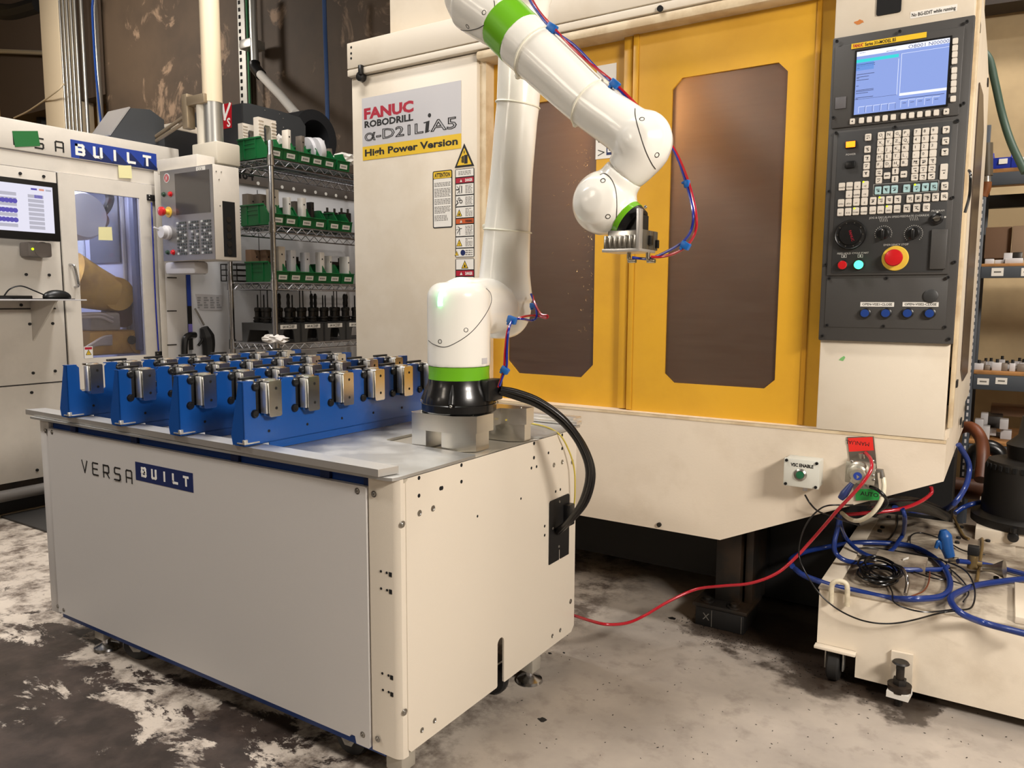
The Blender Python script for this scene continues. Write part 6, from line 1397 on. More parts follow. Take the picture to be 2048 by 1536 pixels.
# ================================================================== wire shelving
XW1, XW0, YW0, YW1 = -4.2, -4.66, 3.53, 4.85
sz = [2.228, 1.788, 1.404, .985, .55, .15]
ws = thing('wire_shelving', 'chrome wire shelving unit standing in front of the pale milling machine', 'shelving', ((XW0+XW1)/2, 4.1, 0))
ztp = PX(541, 281, XW1).z
for (x, y) in ((XW1, YW0), (XW0, YW0), (XW1, YW1), (XW0, YW1)):
    b = MB(); b.cyl((x, y, 0), (x, y, ztp), .019, n=16, bev=.004); po = b.build('post', chrome, ws)
    for z in sz: b = MB(); b.cyl((x, y, z-.05), (x, y, z+.02), .027, .024, n=16); b.build('collar', chrome, po)
def shelf(z):
    b = MB(); r = .0055
    for zz in (z, z-.045):
        b.tube([(XW0, YW0, zz), (XW1, YW0, zz)], r, smooth=False, n=6); b.tube([(XW0, YW1, zz), (XW1, YW1, zz)], r, smooth=False, n=6)
        b.tube([(XW1, YW0, zz), (XW1, YW1, zz)], r, smooth=False, n=6); b.tube([(XW0, YW0, zz), (XW0, YW1, zz)], r, smooth=False, n=6)
    for x in (XW0, XW1):
        n = 28; b.tube([(x, YW0+.03+(YW1-YW0-.06)*k/n, z-.003 if k % 2 else z-.042) for k in range(n+1)], .0038, smooth=False, n=5)
    for y in (YW0, YW1):
        n = 10; b.tube([(XW0+.03+(XW1-XW0-.06)*k/n, y, z-.003 if k % 2 else z-.042) for k in range(n+1)], .0038, smooth=False, n=5)
    s_ = b.build('shelf_frame', chrome, ws)
    b = MB()
    for k in range(44): y = YW0+.02+(YW1-YW0-.04)*k/43; b.box(XW0, XW1, y-.0022, y+.0022, z-.001, z+.004)
    for x in (XW0+.15, XW0+.31): b.tube([(x, YW0, z-.006), (x, YW1, z-.006)], .005, smooth=False, n=6)
    b.build('deck_wires', chrome, s_, stuff=True)
for z in sz: shelf(z)
# bins
def make_bin(w, L, h):
    t = thing('parts_bin', '', 'bin', (0, 0, 0), 'green parts bins on the wire shelving', local=True)
    # w along Y, L along -X, front at x = 0
    b = MB(); th = .004
    side = [(-L, 0), (-.012, 0), (0, h*.5), (-.028, h*.54), (-.075, h), (-L-.012, h)]
    for y in (-w/2, w/2-th): b.prism(side, lambda u, v, d, y=y: Vector((u, y+d, v)), 0, th)
    b.prism([(-.014, 0), (-.010, 0), (.002, h*.5), (-.002, h*.5)], lambda u, v, d: Vector((u, -w/2+d, v)), 0, w)
    b.box(-L, -.012, -w/2, w/2, 0, th); b.box(-L-.01, -L-.004, -w/2, w/2, 0, h)
    b.box(-L-.014, -.07, -w/2-.008, -w/2, h-.012, h, .002); b.box(-L-.014, -.07, w/2, w/2+.008, h-.012, h, .002); b.box(-.006, .008, -w/2, w/2, h*.48, h*.53, .002)
    b.box(-L+.05, -L+.06, -w/2-.006, -w/2, .01, h-.012); b.box(-.13, -.12, -w/2-.006, -w/2, .01, h-.012); b.box(-L+.06, -.13, -w/2-.003, -w/2, h*.5, h*.56); b.box(-L+.06, -.13, -w/2-.003, -w/2, h*.7, h*.76)
    b.build('bin_shell', greenb, t)
    b = MB(); b.prism(rect(-w*.28, w*.28, h*.12, h*.34), lambda u, v, d: Vector((-.009+v/ (h*.42)*.011+d, u, v)), .0, .003, 0)
    for k in range(5): b.prism(rect(-w*.2+k*w*.08, -w*.2+k*w*.08+w*.05, h*.19, h*.27), lambda u, v, d: Vector((-.009+v/(h*.42)*.011+d, u, v)), .003, .0036, 1)
    b.build('bin_label', [stickw, greyt], t)
    return t
bw_ = .125; bp = make_bin(bw_, .30, .142); used = False
rows_ = [(2.233, [552, 582, 611, 635, 659, 687], 'top'), (1.793, [557, 582, 614, 640, 669, 692], 'second'), (1.409, [566, 592, 619, 645, 670, 696], 'third')]
NM = ['leftmost', 'second', 'third', 'fourth', 'fifth', 'sixth']
WHAT = {(0, 0): 'holding white finned parts', (0, 1): 'holding a pale bag and plate', (0, 2): 'holding clear plastic and a grey plate', (0, 3): 'almost empty', (0, 4): 'holding discs and a tall grey plate', (0, 5): 'holding crumpled white paper',
        (1, 0): 'holding two tall beige blocks', (1, 1): 'holding a bright plate', (1, 2): 'holding a tall white block', (1, 3): 'holding a dark plate', (1, 4): 'with dark fixtures behind', (1, 5): 'with dark fixtures behind'}
fin = M('ivory_part', (220, 210, 196), .45); drk = M('dark_fixture', (52, 48, 46), .45, .5)
def content(kind, y, z, lab, h=.2, w=.05, mt=wpart, x=-4.3, d=.02):
    t = thing(kind, lab, 'part', (x, y, z)); return t
bi = 0
for ri_, (z, xs, rn) in enumerate(rows_):
    for k, px_ in enumerate(xs):
        yc = PX(px_, (310, 435, 550)[ri_], XW1+.0).y; loc = (XW1+.0, yc, z)
        lb = 'green parts bin, %s from the left on the %s shelf of the wire shelving' % (NM[k] if k else 'first', rn)
        if not used: bp.location = Vector(loc)*S; bp['label'] = lb; used = True
        else: dup(bp, loc, lb)
def block(name, px_, z, h, w, d, mt, lab, X=-4.30, tilt=0., group='parts standing in the green bins', hole=True, fins=0, label_y=None):
    y = PX(px_, 400, X).y; c, s = math.cos(tilt), math.sin(tilt); w = w*.8; X = X-.02
    t = thing(name, lab, 'part', (X, y, z+.004), group)
    b = MB(); b.obox(Vector((X, y, z+.006))+Vector((0, -s, c))*h/2, (1, 0, 0), (0, c, s), (0, -s, c), d, w, h, .002)
    if fins:
        for k in range(fins): b.obox(Vector((X, y, z+.01+h*.3+h*.68*k/fins)), (1, 0, 0), (0, 1, 0), (0, 0, 1), d+.016, w+.012, h*.02)
    o = b.build('block', mt, t)
    if hole: b = MB(); q = Vector((X+d/2, y, z))+Vector((0, -s, c))*h*.8; b.cyl(q-Vector((.001, 0, 0)), q+Vector((.001, 0, 0)), .006, n=8); b.build('hole', holem, t)
    return t
z1_, z2_, z3_ = 2.233, 1.793, 1.409
def uslot(px_, z, h, w, d, mt, lab, X):
    y = PX(px_, 400, X).y; t = thing('finned_fixture', lab, 'part', (X, y, z), 'parts standing in the green bins')
    b = MB(); f_ = FX(X); b.prism([(y-w/2, z), (y-w*.2, z), (y-w*.2, z+h*.78), (y-w*.14, z+h*.84), (y+w*.14, z+h*.84), (y+w*.2, z+h*.78), (y+w*.2, z), (y+w/2, z), (y+w/2, z+h), (y-w/2, z+h)], f_, -d, 0); bd = b.build('arched_block', mt, t)
    b = MB()
    for k in range(11):
        for sx in (-1, 1): b.box(X-.002, X+.006, y+sx*w*.36-w*.13, y+sx*w*.36+w*.13, z+h*(.12+k*.08), z+h*(.15+k*.08))
    b.build('fin_rows', mt, bd, stuff=True)
uslot(507, z1_, .25, .14, .05, fin, 'smaller ivory finned block in the leftmost bin of the top shelf', -4.46); uslot(539, z1_, .28, .15, .05, fin, 'larger ivory finned block in the leftmost bin of the top shelf', -4.33)
block('clamp_plate', 580, z1_+.01, .21, .035, .06, fin, 'ivory plate with a screw hole in the second bin of the top shelf', -4.28); block('clamp_plate', 607, z1_+.01, .19, .04, .06, gpart, 'grey plate in the third bin of the top shelf', -4.28)
block('clamp_plate', 650, z1_+.01, .19, .022, .10, stickg, 'tall silver plate leaning in the fifth bin of the top shelf', -4.28, .16); block('clamp_plate', 667, z1_+.01, .17, .05, .04, gpart, 'grey plate behind the fifth bin of the top shelf', -4.36, .15)
for (px_, X, r_, lab) in ((617, -4.38, .11, 'pale disc on edge in the third bin of the top shelf'), (633, -4.3, .1, 'bright stack of discs in the fourth bin of the top shelf')):
    q = PX(px_, 290, X); b = MB(); b.cyl((X, q.y-.02, z1_+.12), (X+.01, q.y+.02, z1_+.125), r_, n=28, bev=.004); tag(b.build('disc', stickg), lab, 'disc', 'discs in the green bins')
def crumple(name, c, rx, ry, rz, mt, lab, cat, seed=1):
    b = MB(); bmesh.ops.create_icosphere(b.b, subdivisions=3, radius=1); rr = random.Random(seed)
    for v in b.b.verts: n = rr.uniform(.72, 1.1); v.co = Vector((c[0]+v.co.x*rx*n, c[1]+v.co.y*ry*n, c[2]+rz*max(-.9, v.co.z)*n))
    tag(b.build(name, mt, sharp=20), lab, cat)
q = PX(690, 303, -4.34); crumple('crumpled_paper', (-4.36, q.y+.02, z1_+.13), .07, .12, .05, stickw, 'crumpled white paper in the sixth bin of the top shelf', 'paper', 3)
q = PX(565, 280, -4.40); crumple('plastic_bag', (-4.42, q.y, z1_+.14), .05, .07, .08, wpart, 'white plastic bag between the fixtures on the top shelf', 'bag', 5)
for args in ((504, z2_, .22, .11, .06, gpart, 'left grey brown block in the first bin of the second shelf', -4.5), (524, z2_, .22, .08, .06, gpart, 'right grey brown block in the first bin of the second shelf', -4.44), (549, z2_, .24, .085, .05, M('ivory_block', (196, 186, 172), .5), 'tall ivory block in front of the second shelf post', -4.28),
             (577, z2_, .2, .03, .06, stickw, 'bright plate in the second bin of the second shelf', -4.28), (594, z2_, .19, .06, .05, gpart, 'grey brown block between bins on the second shelf', -4.34), (607, z2_, .21, .045, .05, wpart, 'white block in the third bin of the second shelf', -4.27), (624, z2_, .19, .035, .05, drk, 'dark plate in the fourth bin of the second shelf', -4.28),
             (508, z3_, .22, .12, .06, card, 'tan block at the left end of the third shelf', -4.48), (532, z3_, .22, .06, .06, card, 'tan block just left of the post on the third shelf', -4.4), (560, z3_, .24, .07, .05, M('ivory_block', (196, 186, 172), .5), 'ivory block in the first bin of the third shelf', -4.27), (583, z3_, .22, .06, .05, stickg, 'bluish white plate in the second bin of the third shelf', -4.27),
             (611, z3_, .21, .06, .05, stickg, 'pale plate in the third bin of the third shelf', -4.27), (641, z3_, .22, .055, .05, wpart, 'white slanted block in the fourth bin of the third shelf', -4.27), (657, z3_, .2, .03, .06, stickw, 'small white plate among dark fixtures on the third shelf', -4.3), (690, z3_, .2, .025, .09, stickw, 'narrow white plate in the sixth bin of the third shelf', -4.27)):
    block('jaw_blank', *args)
for (px0, px1, z, h, lab) in ((652, 676, z2_, .16, 'dark fixture with knobs behind the fifth bin of the second shelf'), (681, 702, z2_, .17, 'dark fixture behind the sixth bin of the second shelf'), (648, 686, z3_, .17, 'dark fixture with knobs behind the fifth bin of the third shelf'), (572, 600, z3_, .16, 'dark block between white plates on the third shelf')):
    X = -4.38; a, c = PX(px0, 400, X).y, PX(px1, 400, X).y; t = thing('dark_fixture', lab, 'part', (X, (a+c)/2, z), 'dark fixtures on the wire shelving')
    b = MB(); b.box(X-.03, X, a, c, z+.01, z+h, .004); b.build('fixture_body', drk, t)
    for f_ in (.2, .8): b = MB(); b.cyl((X-.015, a+(c-a)*f_, z+h), (X-.015, a+(c-a)*f_, z+h+.03), .009, n=8); b.build('fixture_knob', dsteel, t)
for (px0, px1, z, lab) in ((456, 486, z2_, 'wire basket on the left of the second shelf'), (452, 484, z3_, 'dark wire basket on the left of the third shelf')):
    t = thing('wire_basket', lab, 'basket', (XW0+.1, YW0+.1, z)); a, c = PY(px0, 430, YW0+.12).x, PY(px1, 430, YW0+.12).x
    for k in range(4): b = MB(); zz = z+.012+k*.04; b.tube([(a, YW0+.06, zz), (c, YW0+.06, zz), (c, YW0+.26, zz), (a, YW0+.26, zz), (a, YW0+.06, zz)], .004, smooth=False, n=5); b.build('hoop', dsteel, t)
    for k in range(4): b = MB(); x = a+(c-a)*k/3; b.tube([(x, YW0+.06, z+.01), (x, YW0+.06, z+.135)], .004, smooth=False, n=5); b.build('upright_wire', dsteel, t)
# tool trays and tools
zt4 = .99
def make_tray(w):
    t = thing('tool_tray', '', 'tray', (0, 0, 0), 'dark tool holder trays on the wire shelving', local=True); H = .135; L = .36; b = MB()
    b.prism([(-w/2, 0), (-w*.26, 0), (-w*.2, H*.62), (-w*.15, H*.68), (w*.15, H*.68), (w*.2, H*.62), (w*.26, 0), (w/2, 0), (w/2, H), (-w/2, H)], FX(0), -.008, 0)
    b.prism([(-L, 0), (-L+.05, 0), (-L+.08, H*.64), (-.08, H*.64), (-.05, 0), (0, 0), (0, H), (-L, H)], lambda u, v, d: Vector((u, -w/2+d, v)), 0, .008)
    b.prism([(-L, 0), (-L+.05, 0), (-L+.08, H*.64), (-.08, H*.64), (-.05, 0), (0, 0), (0, H), (-L, H)], lambda u, v, d: Vector((u, w/2-.008+d, v)), 0, .008)
    b.box(-L, 0, -w/2, w/2, H-.008, H); b.box(-L, -L+.008, -w/2, w/2, 0, H); b.build('tray_shell', blkcart, t); return t
def make_tool(kind):
    t = thing('tool_holder', '', 'tool holder', (0, 0, 0), 'tool holders standing in the trays', local=True); b = MB()
    b.lathe([(0, 0), (.03, 0), (.034, .006), (.034, .014), (.028, .018), (.028, .024), (.034, .028), (.034, .034), (.022, .04), (.022, .075), (.026, .08), (.026, .10), (.018, .106), (0, .106)], n=16); b.build('holder_body', dsteel, t)
    b = MB(); r = (.005, .011, .004)[kind]; h = (.10, .11, .15)[kind]
    b.lathe([(0, .10), (r, .10), (r, .10+h*.9), (0, .10+h)], n=10)
    if kind == 1:
        for k in range(8): b.obox((0, 0, .12+k*.011), (math.cos(k*.7), math.sin(k*.7), 0), (-math.sin(k*.7), math.cos(k*.7), 0), (0, 0, 1), .027, .006, .008)
    b.build('cutter', M('dark_cutter_steel', (40, 40, 42), .3, .8), t); return t
trw = .205; y0_ = PX(577, 650, XW1).y; y1_ = PX(670, 650, XW1).y; pitch = (y1_-y0_)/2
trw = pitch*.985
tp = make_tray(trw); tl = ['first tool tray right of the shelf post, tagged 64 ACDEF', 'second tool tray right of the shelf post, tagged 64 ACDEF', 'third tool tray right of the shelf post, tagged 64 ACDEF', 'last tool tray, partly hidden by the beige machining center']
for k in range(4):
    loc = (XW1+.0, y0_+pitch*k, zt4); o = tp if k == 0 else dup(tp, loc, tl[k]); o.location = Vector(loc)*S; o['label'] = tl[k]
for k in range(4):
    yc = y0_+pitch*k; b = MB(); b.prism(rect(yc-pitch*.33, yc+pitch*.33, zt4+.096, zt4+.126), FX(XW1+.0005), 0, .001, 0); b.text('64 ACDEF', FX(XW1+.0015), yc, zt4+.102, .028, .0004, 1, align='CENTER', bold=.02, sxy=.85)
    tag(b.build('tray_tag', [stickw, blackt]), 'white tag reading 64 ACDEF on the %s tool tray' % ['first', 'second', 'third', 'last'][k], 'tag', 'white tags on the tool trays')
t5 = dup(tp, (XW1-.02, YW0+.13, zt4), 'dark tool tray seen from its side, left of the shelf post')
tk = [make_tool(i) for i in range(3)]; first = [True]*3; rr = random.Random(11)
spots = [(-4.5, YW0+.10, 0), (-4.42, YW0+.12, 2), (-4.32, YW0+.10, 0)]
for k in range(4):
    for (dx, dy, kd) in ((-.06, -.06, 1), (-.06, .05, 0), (-.15, -.05, 2), (-.16, .06, 1), (-.25, 0, 0)): spots.append((XW1+dx, y0_+pitch*k+dy, (kd+k) % 3))
KN = ['thin drill', 'fluted end mill', 'long thin drill']
for i, (x, y, kd) in enumerate(spots):
    where = 'on the side tray, %s from left' % ['first', 'second', 'third'][i] if i < 3 else 'in the %s tool tray, %s' % (['first', 'second', 'third', 'last'][(i-3)//5], ['front left', 'front right', 'middle left', 'middle right', 'at the back'][(i-3) % 5])
    lb = 'dark tool holder with %s %s' % (KN[kd], where); loc = (x, y, zt4+.137)
    lb = ' '.join(lb.split()[:16])
    if first[kd]: tk[kd].location = Vector(loc)*S; tk[kd]['label'] = lb; first[kd] = False
    else: dup(tk[kd], loc, lb)
a = PX(520, 680, XW1+.02); crumple('white_rag', (XW1-.02, YW0+.01, zt4+.03), .13, .05, .035, wpart, 'crumpled white rag on the shelf edge left of the post', 'rag', 8)
# ================================================================== coolant tank trolley at lower right
YT = 2.70; V3 = lambda x, y: (1500+x*.2734, 840+y*.2734); V4 = lambda x, y: (1560+x*.2604, 1100+y*.2604)
zT = PY(1638, 1178, YT).z; xT = PY(1638, 1200, YT).x; zB = PY(1712, 1355, YT).z; xN = PY(1711, 1320, YT).x; zN = PY(1640, 1286, YT).z
tk_ = thing('coolant_tank', 'low wheeled beige coolant tank with grimy top reaching under the machine', 'tank', (.3, 3.2, 0))
def T_(name, mb, mt, label=None, parent=None, **k): return mb.build(name, mt, parent or tk_, label=label, **k)
ptex = M('tank_side_paint', (228, 216, 197), .45, var=.3, vs=5, vlo=.5, vhi=.72, col2=(150, 128, 100), bump=.15, bs=300)
b = MB(); b.prism([(xT, zN), (xN, zN), (xN, zB), (1.1, zB), (1.1, zT), (xT, zT)], FY(YT), -.006, 0); T_('front_sheet', b, ptex)
b = MB(); b.box(xT, xT+.006, YT+.006, 3.72, zN, zT); b.box(xN, xN+.004, YT+.006, YT+.2, zB, zN); T_('side_sheet', b, ptex)
b = MB(); b.box(xT-.004, 1.1, YT-.004, 3.75, zT, zT+.008, .002); T_('tank_top', b, tanktop, 'grimy flat tank top')
b = MB(); b.box(xT-.004, xN+.002, YT-.03, YT+.0, zN-.010, zN, .002); T_('lower_lip', b, ptex)
b = MB(); b.box(xT-.006, -.43, YT+.05, 3.7, zT+.008, zT+.016, .002); T_('edge_flange', b, ptex)
# lids
l0 = PZ(*V3(700, 1180), zT+.01); 
b = MB(); b.box(.075, 1.1, YT+.015, YT+.36, zT+.008, zT+.03, .003); T_('tank_lid', b, capw)
b = MB(); a = PZ(*V3(910, 1045), zT+.02); c = PZ(*V3(1300, 1050), zT+.02); b.box(a.x, c.x, a.y, a.y+.10, zT+.008, zT+.045, .003); T_('filter_box', b, tanktop)
b = MB(); a = PZ(*V3(800, 830), zT+.01); b.box(a.x, a.x+.55, a.y, a.y+.4, zT+.008, zT+.012, .001); T_('hatch', b, tanktop)
for (x, y) in ((1015, 715), (968, 790), (948, 818), (1545, 790), (1525, 868), (1515, 902), (1800, 1162), (1455, 1120), (830, 1010), (1715, 862), (1740, 890)):
    q = PZ(*V3(x, y), zT+.012); b = MB(); b.lathe([(0, 0), (.009, 0), (.009, .008), (.004, .01), (0, .01)], q, n=10); T_('knurled_screw', b, blackm)
# U handle
pts_ = [PY(*V3(x, y), YT-.02) for x, y in ((593, 1335), (597, 1225), (612, 1190), (655, 1178), (700, 1195), (712, 1240), (710, 1362))]
b = MB(); b.tube(pts_, .0085, n=12); b.cyl(pts_[0]+Vector((0, 0, .006)), pts_[0]+Vector((0, .02, .006)), .006); b.cyl(pts_[-1]+Vector((0, 0, .006)), pts_[-1]+Vector((0, .02, .006)), .006); T_('lift_handle', b, M('chipped_white_bar', (222, 212, 186), .5, var=.4, vs=20, col2=(150, 130, 100)))
# wheel
q = PY(*V4(420, 840), YT+.03)
b = MB(); b.lathe([(0, -.02), (.05, -.02), (.056, -.014), (.056, .014), (.05, .02), (0, .02)], (q.x, q.y, .056), (1, 0, 0), 28); T_('wheel', b, M('black_tread', (30, 29, 28), .55))
b = MB(); b.box(q.x-.03, q.x+.035, q.y-.03, q.y+.04, .112, zN-.0, .004); b.box(q.x-.03, q.x-.024, q.y-.02, q.y+.02, .04, .12, .002); b.box(q.x+.026, q.x+.032, q.y-.02, q.y+.02, .04, .12, .002); T_('wheel_fork', b, galv)
# levelling bolt
pl = [PY(*V4(x, y), YT-.004) for x, y in ((858, 768), (1020, 800), (1005, 1085), (850, 1040))]
b = MB(); b.prism([(pl[3].x, zB-.004), (pl[2].x+.004, zB-.004), (pl[1].x+.002, pl[1].z), (pl[0].x, pl[0].z)], FY(YT-.001), 0, .012); T_('bracket_plate', b, ptex)
q = PY(*V4(920, 1000), YT-.045); xq, yq = q.x, YT-.045
hz = lambda y: PY(*V4(918, y), yq).z
b = MB(); b.lathe([(0, 0), (.022, 0), (.026, .003), (.022, .008), (0, .008)], (xq, yq, hz(872)), n=24); b.cyl((xq, yq, .004), (xq, yq, hz(872)), .0125, n=16); b.box(xq-.012, xq+.012, yq-.012, yq+.012, hz(905), hz(880)); lb_ = T_('levelling_bolt', b, oilblk, 'dark threaded levelling bolt')
b = MB(); b.cyl((xq, yq, hz(1035)), (xq, yq, hz(985)), .021, n=6); b.build('hex_nut', dsteel, lb_)
b = MB(); b.cyl((xq, yq, hz(1080)), (xq, yq, hz(1030)), .034, .036, n=24); b.build('washer', oilblk, lb_)
b = MB(); b.prism([(xq-.034, yq-.03), (xq+.03, yq-.034), (xq+.036, yq+.03), (xq-.03, YT-.002)], FZ(hz(1118)), 0, hz(1072)-hz(1118)); b.build('white_block', stickw, lb_)
# rear deck and pump
zD = zT+.06; p0 = PZ(*V3(1648, 790), zD); b = MB(); b.box(p0.x, 1.1, p0.y, p0.y+.62, zT+.008, zD, .004); T_('raised_deck', b, ptex)
q = PY(*V3(1925, 860), p0.y-.02); b = MB(); b.cyl((q.x, q.y+.02, q.z), (q.x, q.y-.005, q.z), .02, n=16, bev=.004); b.cyl((q.x, q.y-.004, q.z+.02), (q.x, q.y-.004, q.z+.04), .012, n=12); T_('black_knob', b, blackp)
c_ = PZ(2052, 1043, zD+.01)
pu = thing('coolant_pump', 'tall black cylindrical pump standing on the raised deck of the tank', 'pump', (c_.x, c_.y, zD+.002))
zp1 = PY(2040, 920, c_.y).z
b = MB(); b.lathe([(0, 0), (.20, 0), (.20, .03), (.165, .045), (.165, .10), (.16, .11), (.16, zp1-zD-.03), (.15, zp1-zD-.005), (0, zp1-zD)], (c_.x, c_.y, zD+.002), n=48); pb_ = b.build('pump_body', M('pump_black_paint', (26, 24, 22), .45), pu)
for k in range(14):
    t_ = math.radians(200+k*10); b = MB(); d = Vector((math.cos(t_), math.sin(t_), 0)); b.obox(Vector((c_.x, c_.y, zp1-.022))+d*.161, d.cross(Vector((0, 0, 1))), d, (0, 0, 1), .012, .006, .022); b.build('vent_slot', holem, pb_)
b = MB(); b.lathe([(0, 0), (.1, 0), (.11, .06), (.07, .1), (.06, .18), (0, .19)], (c_.x+.02, c_.y+.05, zp1-.001), n=28); b.build('pump_head', M('pump_black_paint', (26, 24, 22), .45), pu)
# smaller parts behind
q0 = PZ(*V3(1590, 610), zT+.03)
sm = thing('small_pump', 'dark small pump block with a rusty orange elbow left of the tall black pump', 'pump', (q0.x, q0.y+.15, zT+.02))
Yq = q0.y+.2
a, c = PY(1930, 938, Yq), PY(1984, 1006, Yq); b = MB(); b.box(a.x, c.x, Yq, Yq+.2, zT+.012, a.z, .01); b.build('block', M('pump_black_paint', (26, 24, 22), .45), sm)
b = MB(); b.tube([PY(1944, 940, Yq+.05), PY(1950, 905, Yq+.05), PY(1975, 893, Yq+.05), PY(1998, 905, Yq+.05), PY(2003, 930, Yq+.05)], .035, n=14); b.build('curved_pipe', blackc, sm)
b = MB(); b.tube([PY(1972, 945, Yq+.08), PY(1975, 915, Yq+.08), PY(1990, 930, Yq+.08)], .05, n=14); b.build('rusty_elbow', M('rusty_orange_casting', (150, 88, 38), .6), sm)
b = MB(); b.cyl(PY(1962, 1004, Yq-.03), PY(1962, 992, Yq-.03), .02, n=6); b.build('brass_fitting', M('old_brass', (150, 130, 92), .4, .8), sm)
b = MB(); b.cyl((c_.x-.6, Yq-.05, zT+.07), (c_.x-.1, Yq-.05, zT+.07), .05, n=20); b.build('brown_manifold', M('brown_manifold', (84, 48, 28), .5), sm)
o = MB().tube([PY(1905, 870, 4.2), PY(1922, 856, 4.2), PY(1945, 856, 4.15), PY(1962, 878, 4.1), PY(1966, 910, 4.0), PY(1962, 960, 3.9)], .027, n=14).build('brown_hose', brownh); tag(o, 'thick brown rubber hose bending down behind the apron corner', 'hose')
o = MB().tube([PY(1955, 92, 4.3), PY(1978, 118, 4.3), PY(1990, 165, 4.3), PY(2004, 228, 4.3), PY(2022, 285, 4.25), PY(2050, 345, 4.2)], .0165, n=12).build('green_hose', greenh); tag(o, 'dull green hose drooping from the machine back towards the right edge', 'hose')

# ---------------------------------------------------------------- hoses and cables on the tank
def hz3(name, pts_, r, mt, label, cat='hose', zd=.345, n=10, group=None):
    o = []
    for p in pts_:
        x, y = V3(p[0], p[1]); k = p[2] if len(p) > 2 else ('z', zT+.02)
        o.append(PZ(x, y, k[1]) if k[0] == 'z' else PY(x, y, k[1]))
    ob = MB().tube(o, r, n=n).build(name, mt); return tag(ob, label, cat, group)
zh_ = zT+.022; Z = lambda d=0: ('z', zh_+d); YY = lambda v: ('y', v)
hz3('blue_air_hose', [(310, 1070, YY(2.86)), (298, 1020, YY(3.0)), (400, 965, YY(3.15)), (560, 930, YY(3.25)), (800, 897, Z()), (1050, 905, Z()), (1200, 930, Z()), (1350, 1010, Z()), (1440, 1120, Z()), (1462, 1220, Z()), (1400, 1290, Z(.01)), (1200, 1310, Z(.02)), (1000, 1300, YY(2.72)), (750, 1245, YY(2.725)), (600, 1212, YY(2.74)), (400, 1140, YY(2.78)), (330, 1090, YY(2.82))], .0102, blueh2, 'thick blue air hose lying in a wide loop over the left of the tank', n=12)
hz3('blue_air_hose', [(2030, 1160, Z()), (1850, 1180, Z()), (1650, 1212, Z()), (1500, 1275, Z(.01)), (1470, 1325, Z(.015)), (1540, 1410, Z(.02)), (1700, 1480, YY(2.67)), (1900, 1535, YY(2.64)), (2080, 1580, YY(2.62))], .0102, blueh2, 'thick blue air hose hooking round and running off over the tank front', n=12)
hz3('blue_air_hose', [(1520, 1032, Z(.03)), (1640, 1045, Z(.02)), (1800, 1075, Z()), (1920, 1105, Z()), (2050, 1140, Z())], .0092, blueh2, 'blue air hose running right from the blow gun coupling', n=12)
hz3('blue_air_hose', [(1525, 180, YY(3.3)), (1590, 290, YY(3.35)), (1602, 380, YY(3.35)), (1570, 500, YY(3.3)), (1470, 630, YY(3.25)), (1330, 680, Z(.04)), (1200, 668, Z(.06)), (1130, 655, Z(.08)), (1060, 640, YY(3.1))], .0102, blueh2, 'blue air hose dropping behind the apron corner into the tangle', n=12)
hz3('blue_air_hose', [(1500, 680, Z(.06)), (1560, 640, Z(.08)), (1640, 610, Z(.1)), (1750, 590, Z(.1))], .0102, blueh2, 'short stretch of blue hose leading to the small pump', n=12)
hz3('blue_air_hose', [(655, 690, YY(2.95)), (640, 790, YY(2.95)), (616, 900, YY(2.93)), (628, 975, YY(2.93)), (700, 1028, Z(.02)), (830, 1052, Z()), (950, 1075, Z()), (1150, 1095, Z()), (1330, 1095, Z()), (1420, 1090, Z()), (1445, 1070, Z())], .0088, blueh2, 'blue hose dropping left of the tank then crossing behind the cable coil', n=12)
hz3('blue_air_hose', [(1115, 650, YY(3.05)), (1132, 720, YY(3.08)), (1120, 830, Z(.04)), (1080, 895, Z(.02)), (1040, 950, Z(.01)), (980, 985, Z()), (890, 1000, Z()), (780, 945, Z(.01)), (700, 860, Z(.04)), (665, 780, YY(2.98)), (655, 700, YY(2.95))], .0082, blueh2, 'narrower blue hose hanging in a U below the hand valve', n=12)
# blow gun
g0 = PZ(*V3(1450, 1010), zh_+.02); 
t = thing('blow_gun', 'blue handled air blow gun standing on the tank top', 'air gun', g0)
Yg = g0.y
b = MB(); b.tube([PY(*V3(1462, 1000), Yg), PY(*V3(1440, 930), Yg), PY(*V3(1425, 850), Yg), PY(*V3(1412, 805), Yg)], [.018, .022, .024, .012], n=14); b.build('grip', M('blue_gun_plastic', (30, 84, 150), .35), t)
b = MB(); b.tube([PY(*V3(1400, 940), Yg-.01), PY(*V3(1378, 890), Yg-.02), PY(*V3(1360, 935), Yg-.02)], .007); b.build('trigger', M('blue_gun_plastic', (30, 84, 150), .35), t)
b = MB(); b.tube([PY(*V3(1440, 935), Yg), PY(*V3(1455, 1010), Yg)], .015, smooth=False, n=12); b.tube([PY(*V3(1450, 1022), Yg), PY(*V3(1525, 1032), Yg)], .013, smooth=False, n=12); b.build('coupling', M('nickel_brass', (190, 180, 160), .25, 1), t, stuff=True)
hz3('red_air_hose', [(845, 240, YY(Yv-.03)), (884, 290, YY(Yv-.07)), (882, 370, YY(Yv-.10)), (800, 490, YY(Yv-.12)), (650, 650, YY(Yv-.10)), (560, 755, YY(Yv-.06)), (450, 880, YY(Yv-.02)), (330, 1010, YY(2.72)), (190, 1125, YY(2.70)), (0, 1195, YY(2.70)), (-210, 1215, YY(2.72)), (-400, 1240, YY(2.72)), (-600, 1330, YY(2.64)), (-770, 1430, YY(2.54)), (-900, 1485, YY(2.44)), (-1050, 1495, YY(2.36)), (-1180, 1465, YY(2.36)), (-1290, 1430, YY(2.4))], .0056, redh, 'long red air hose from the hand valve sagging across the floor to the cart')
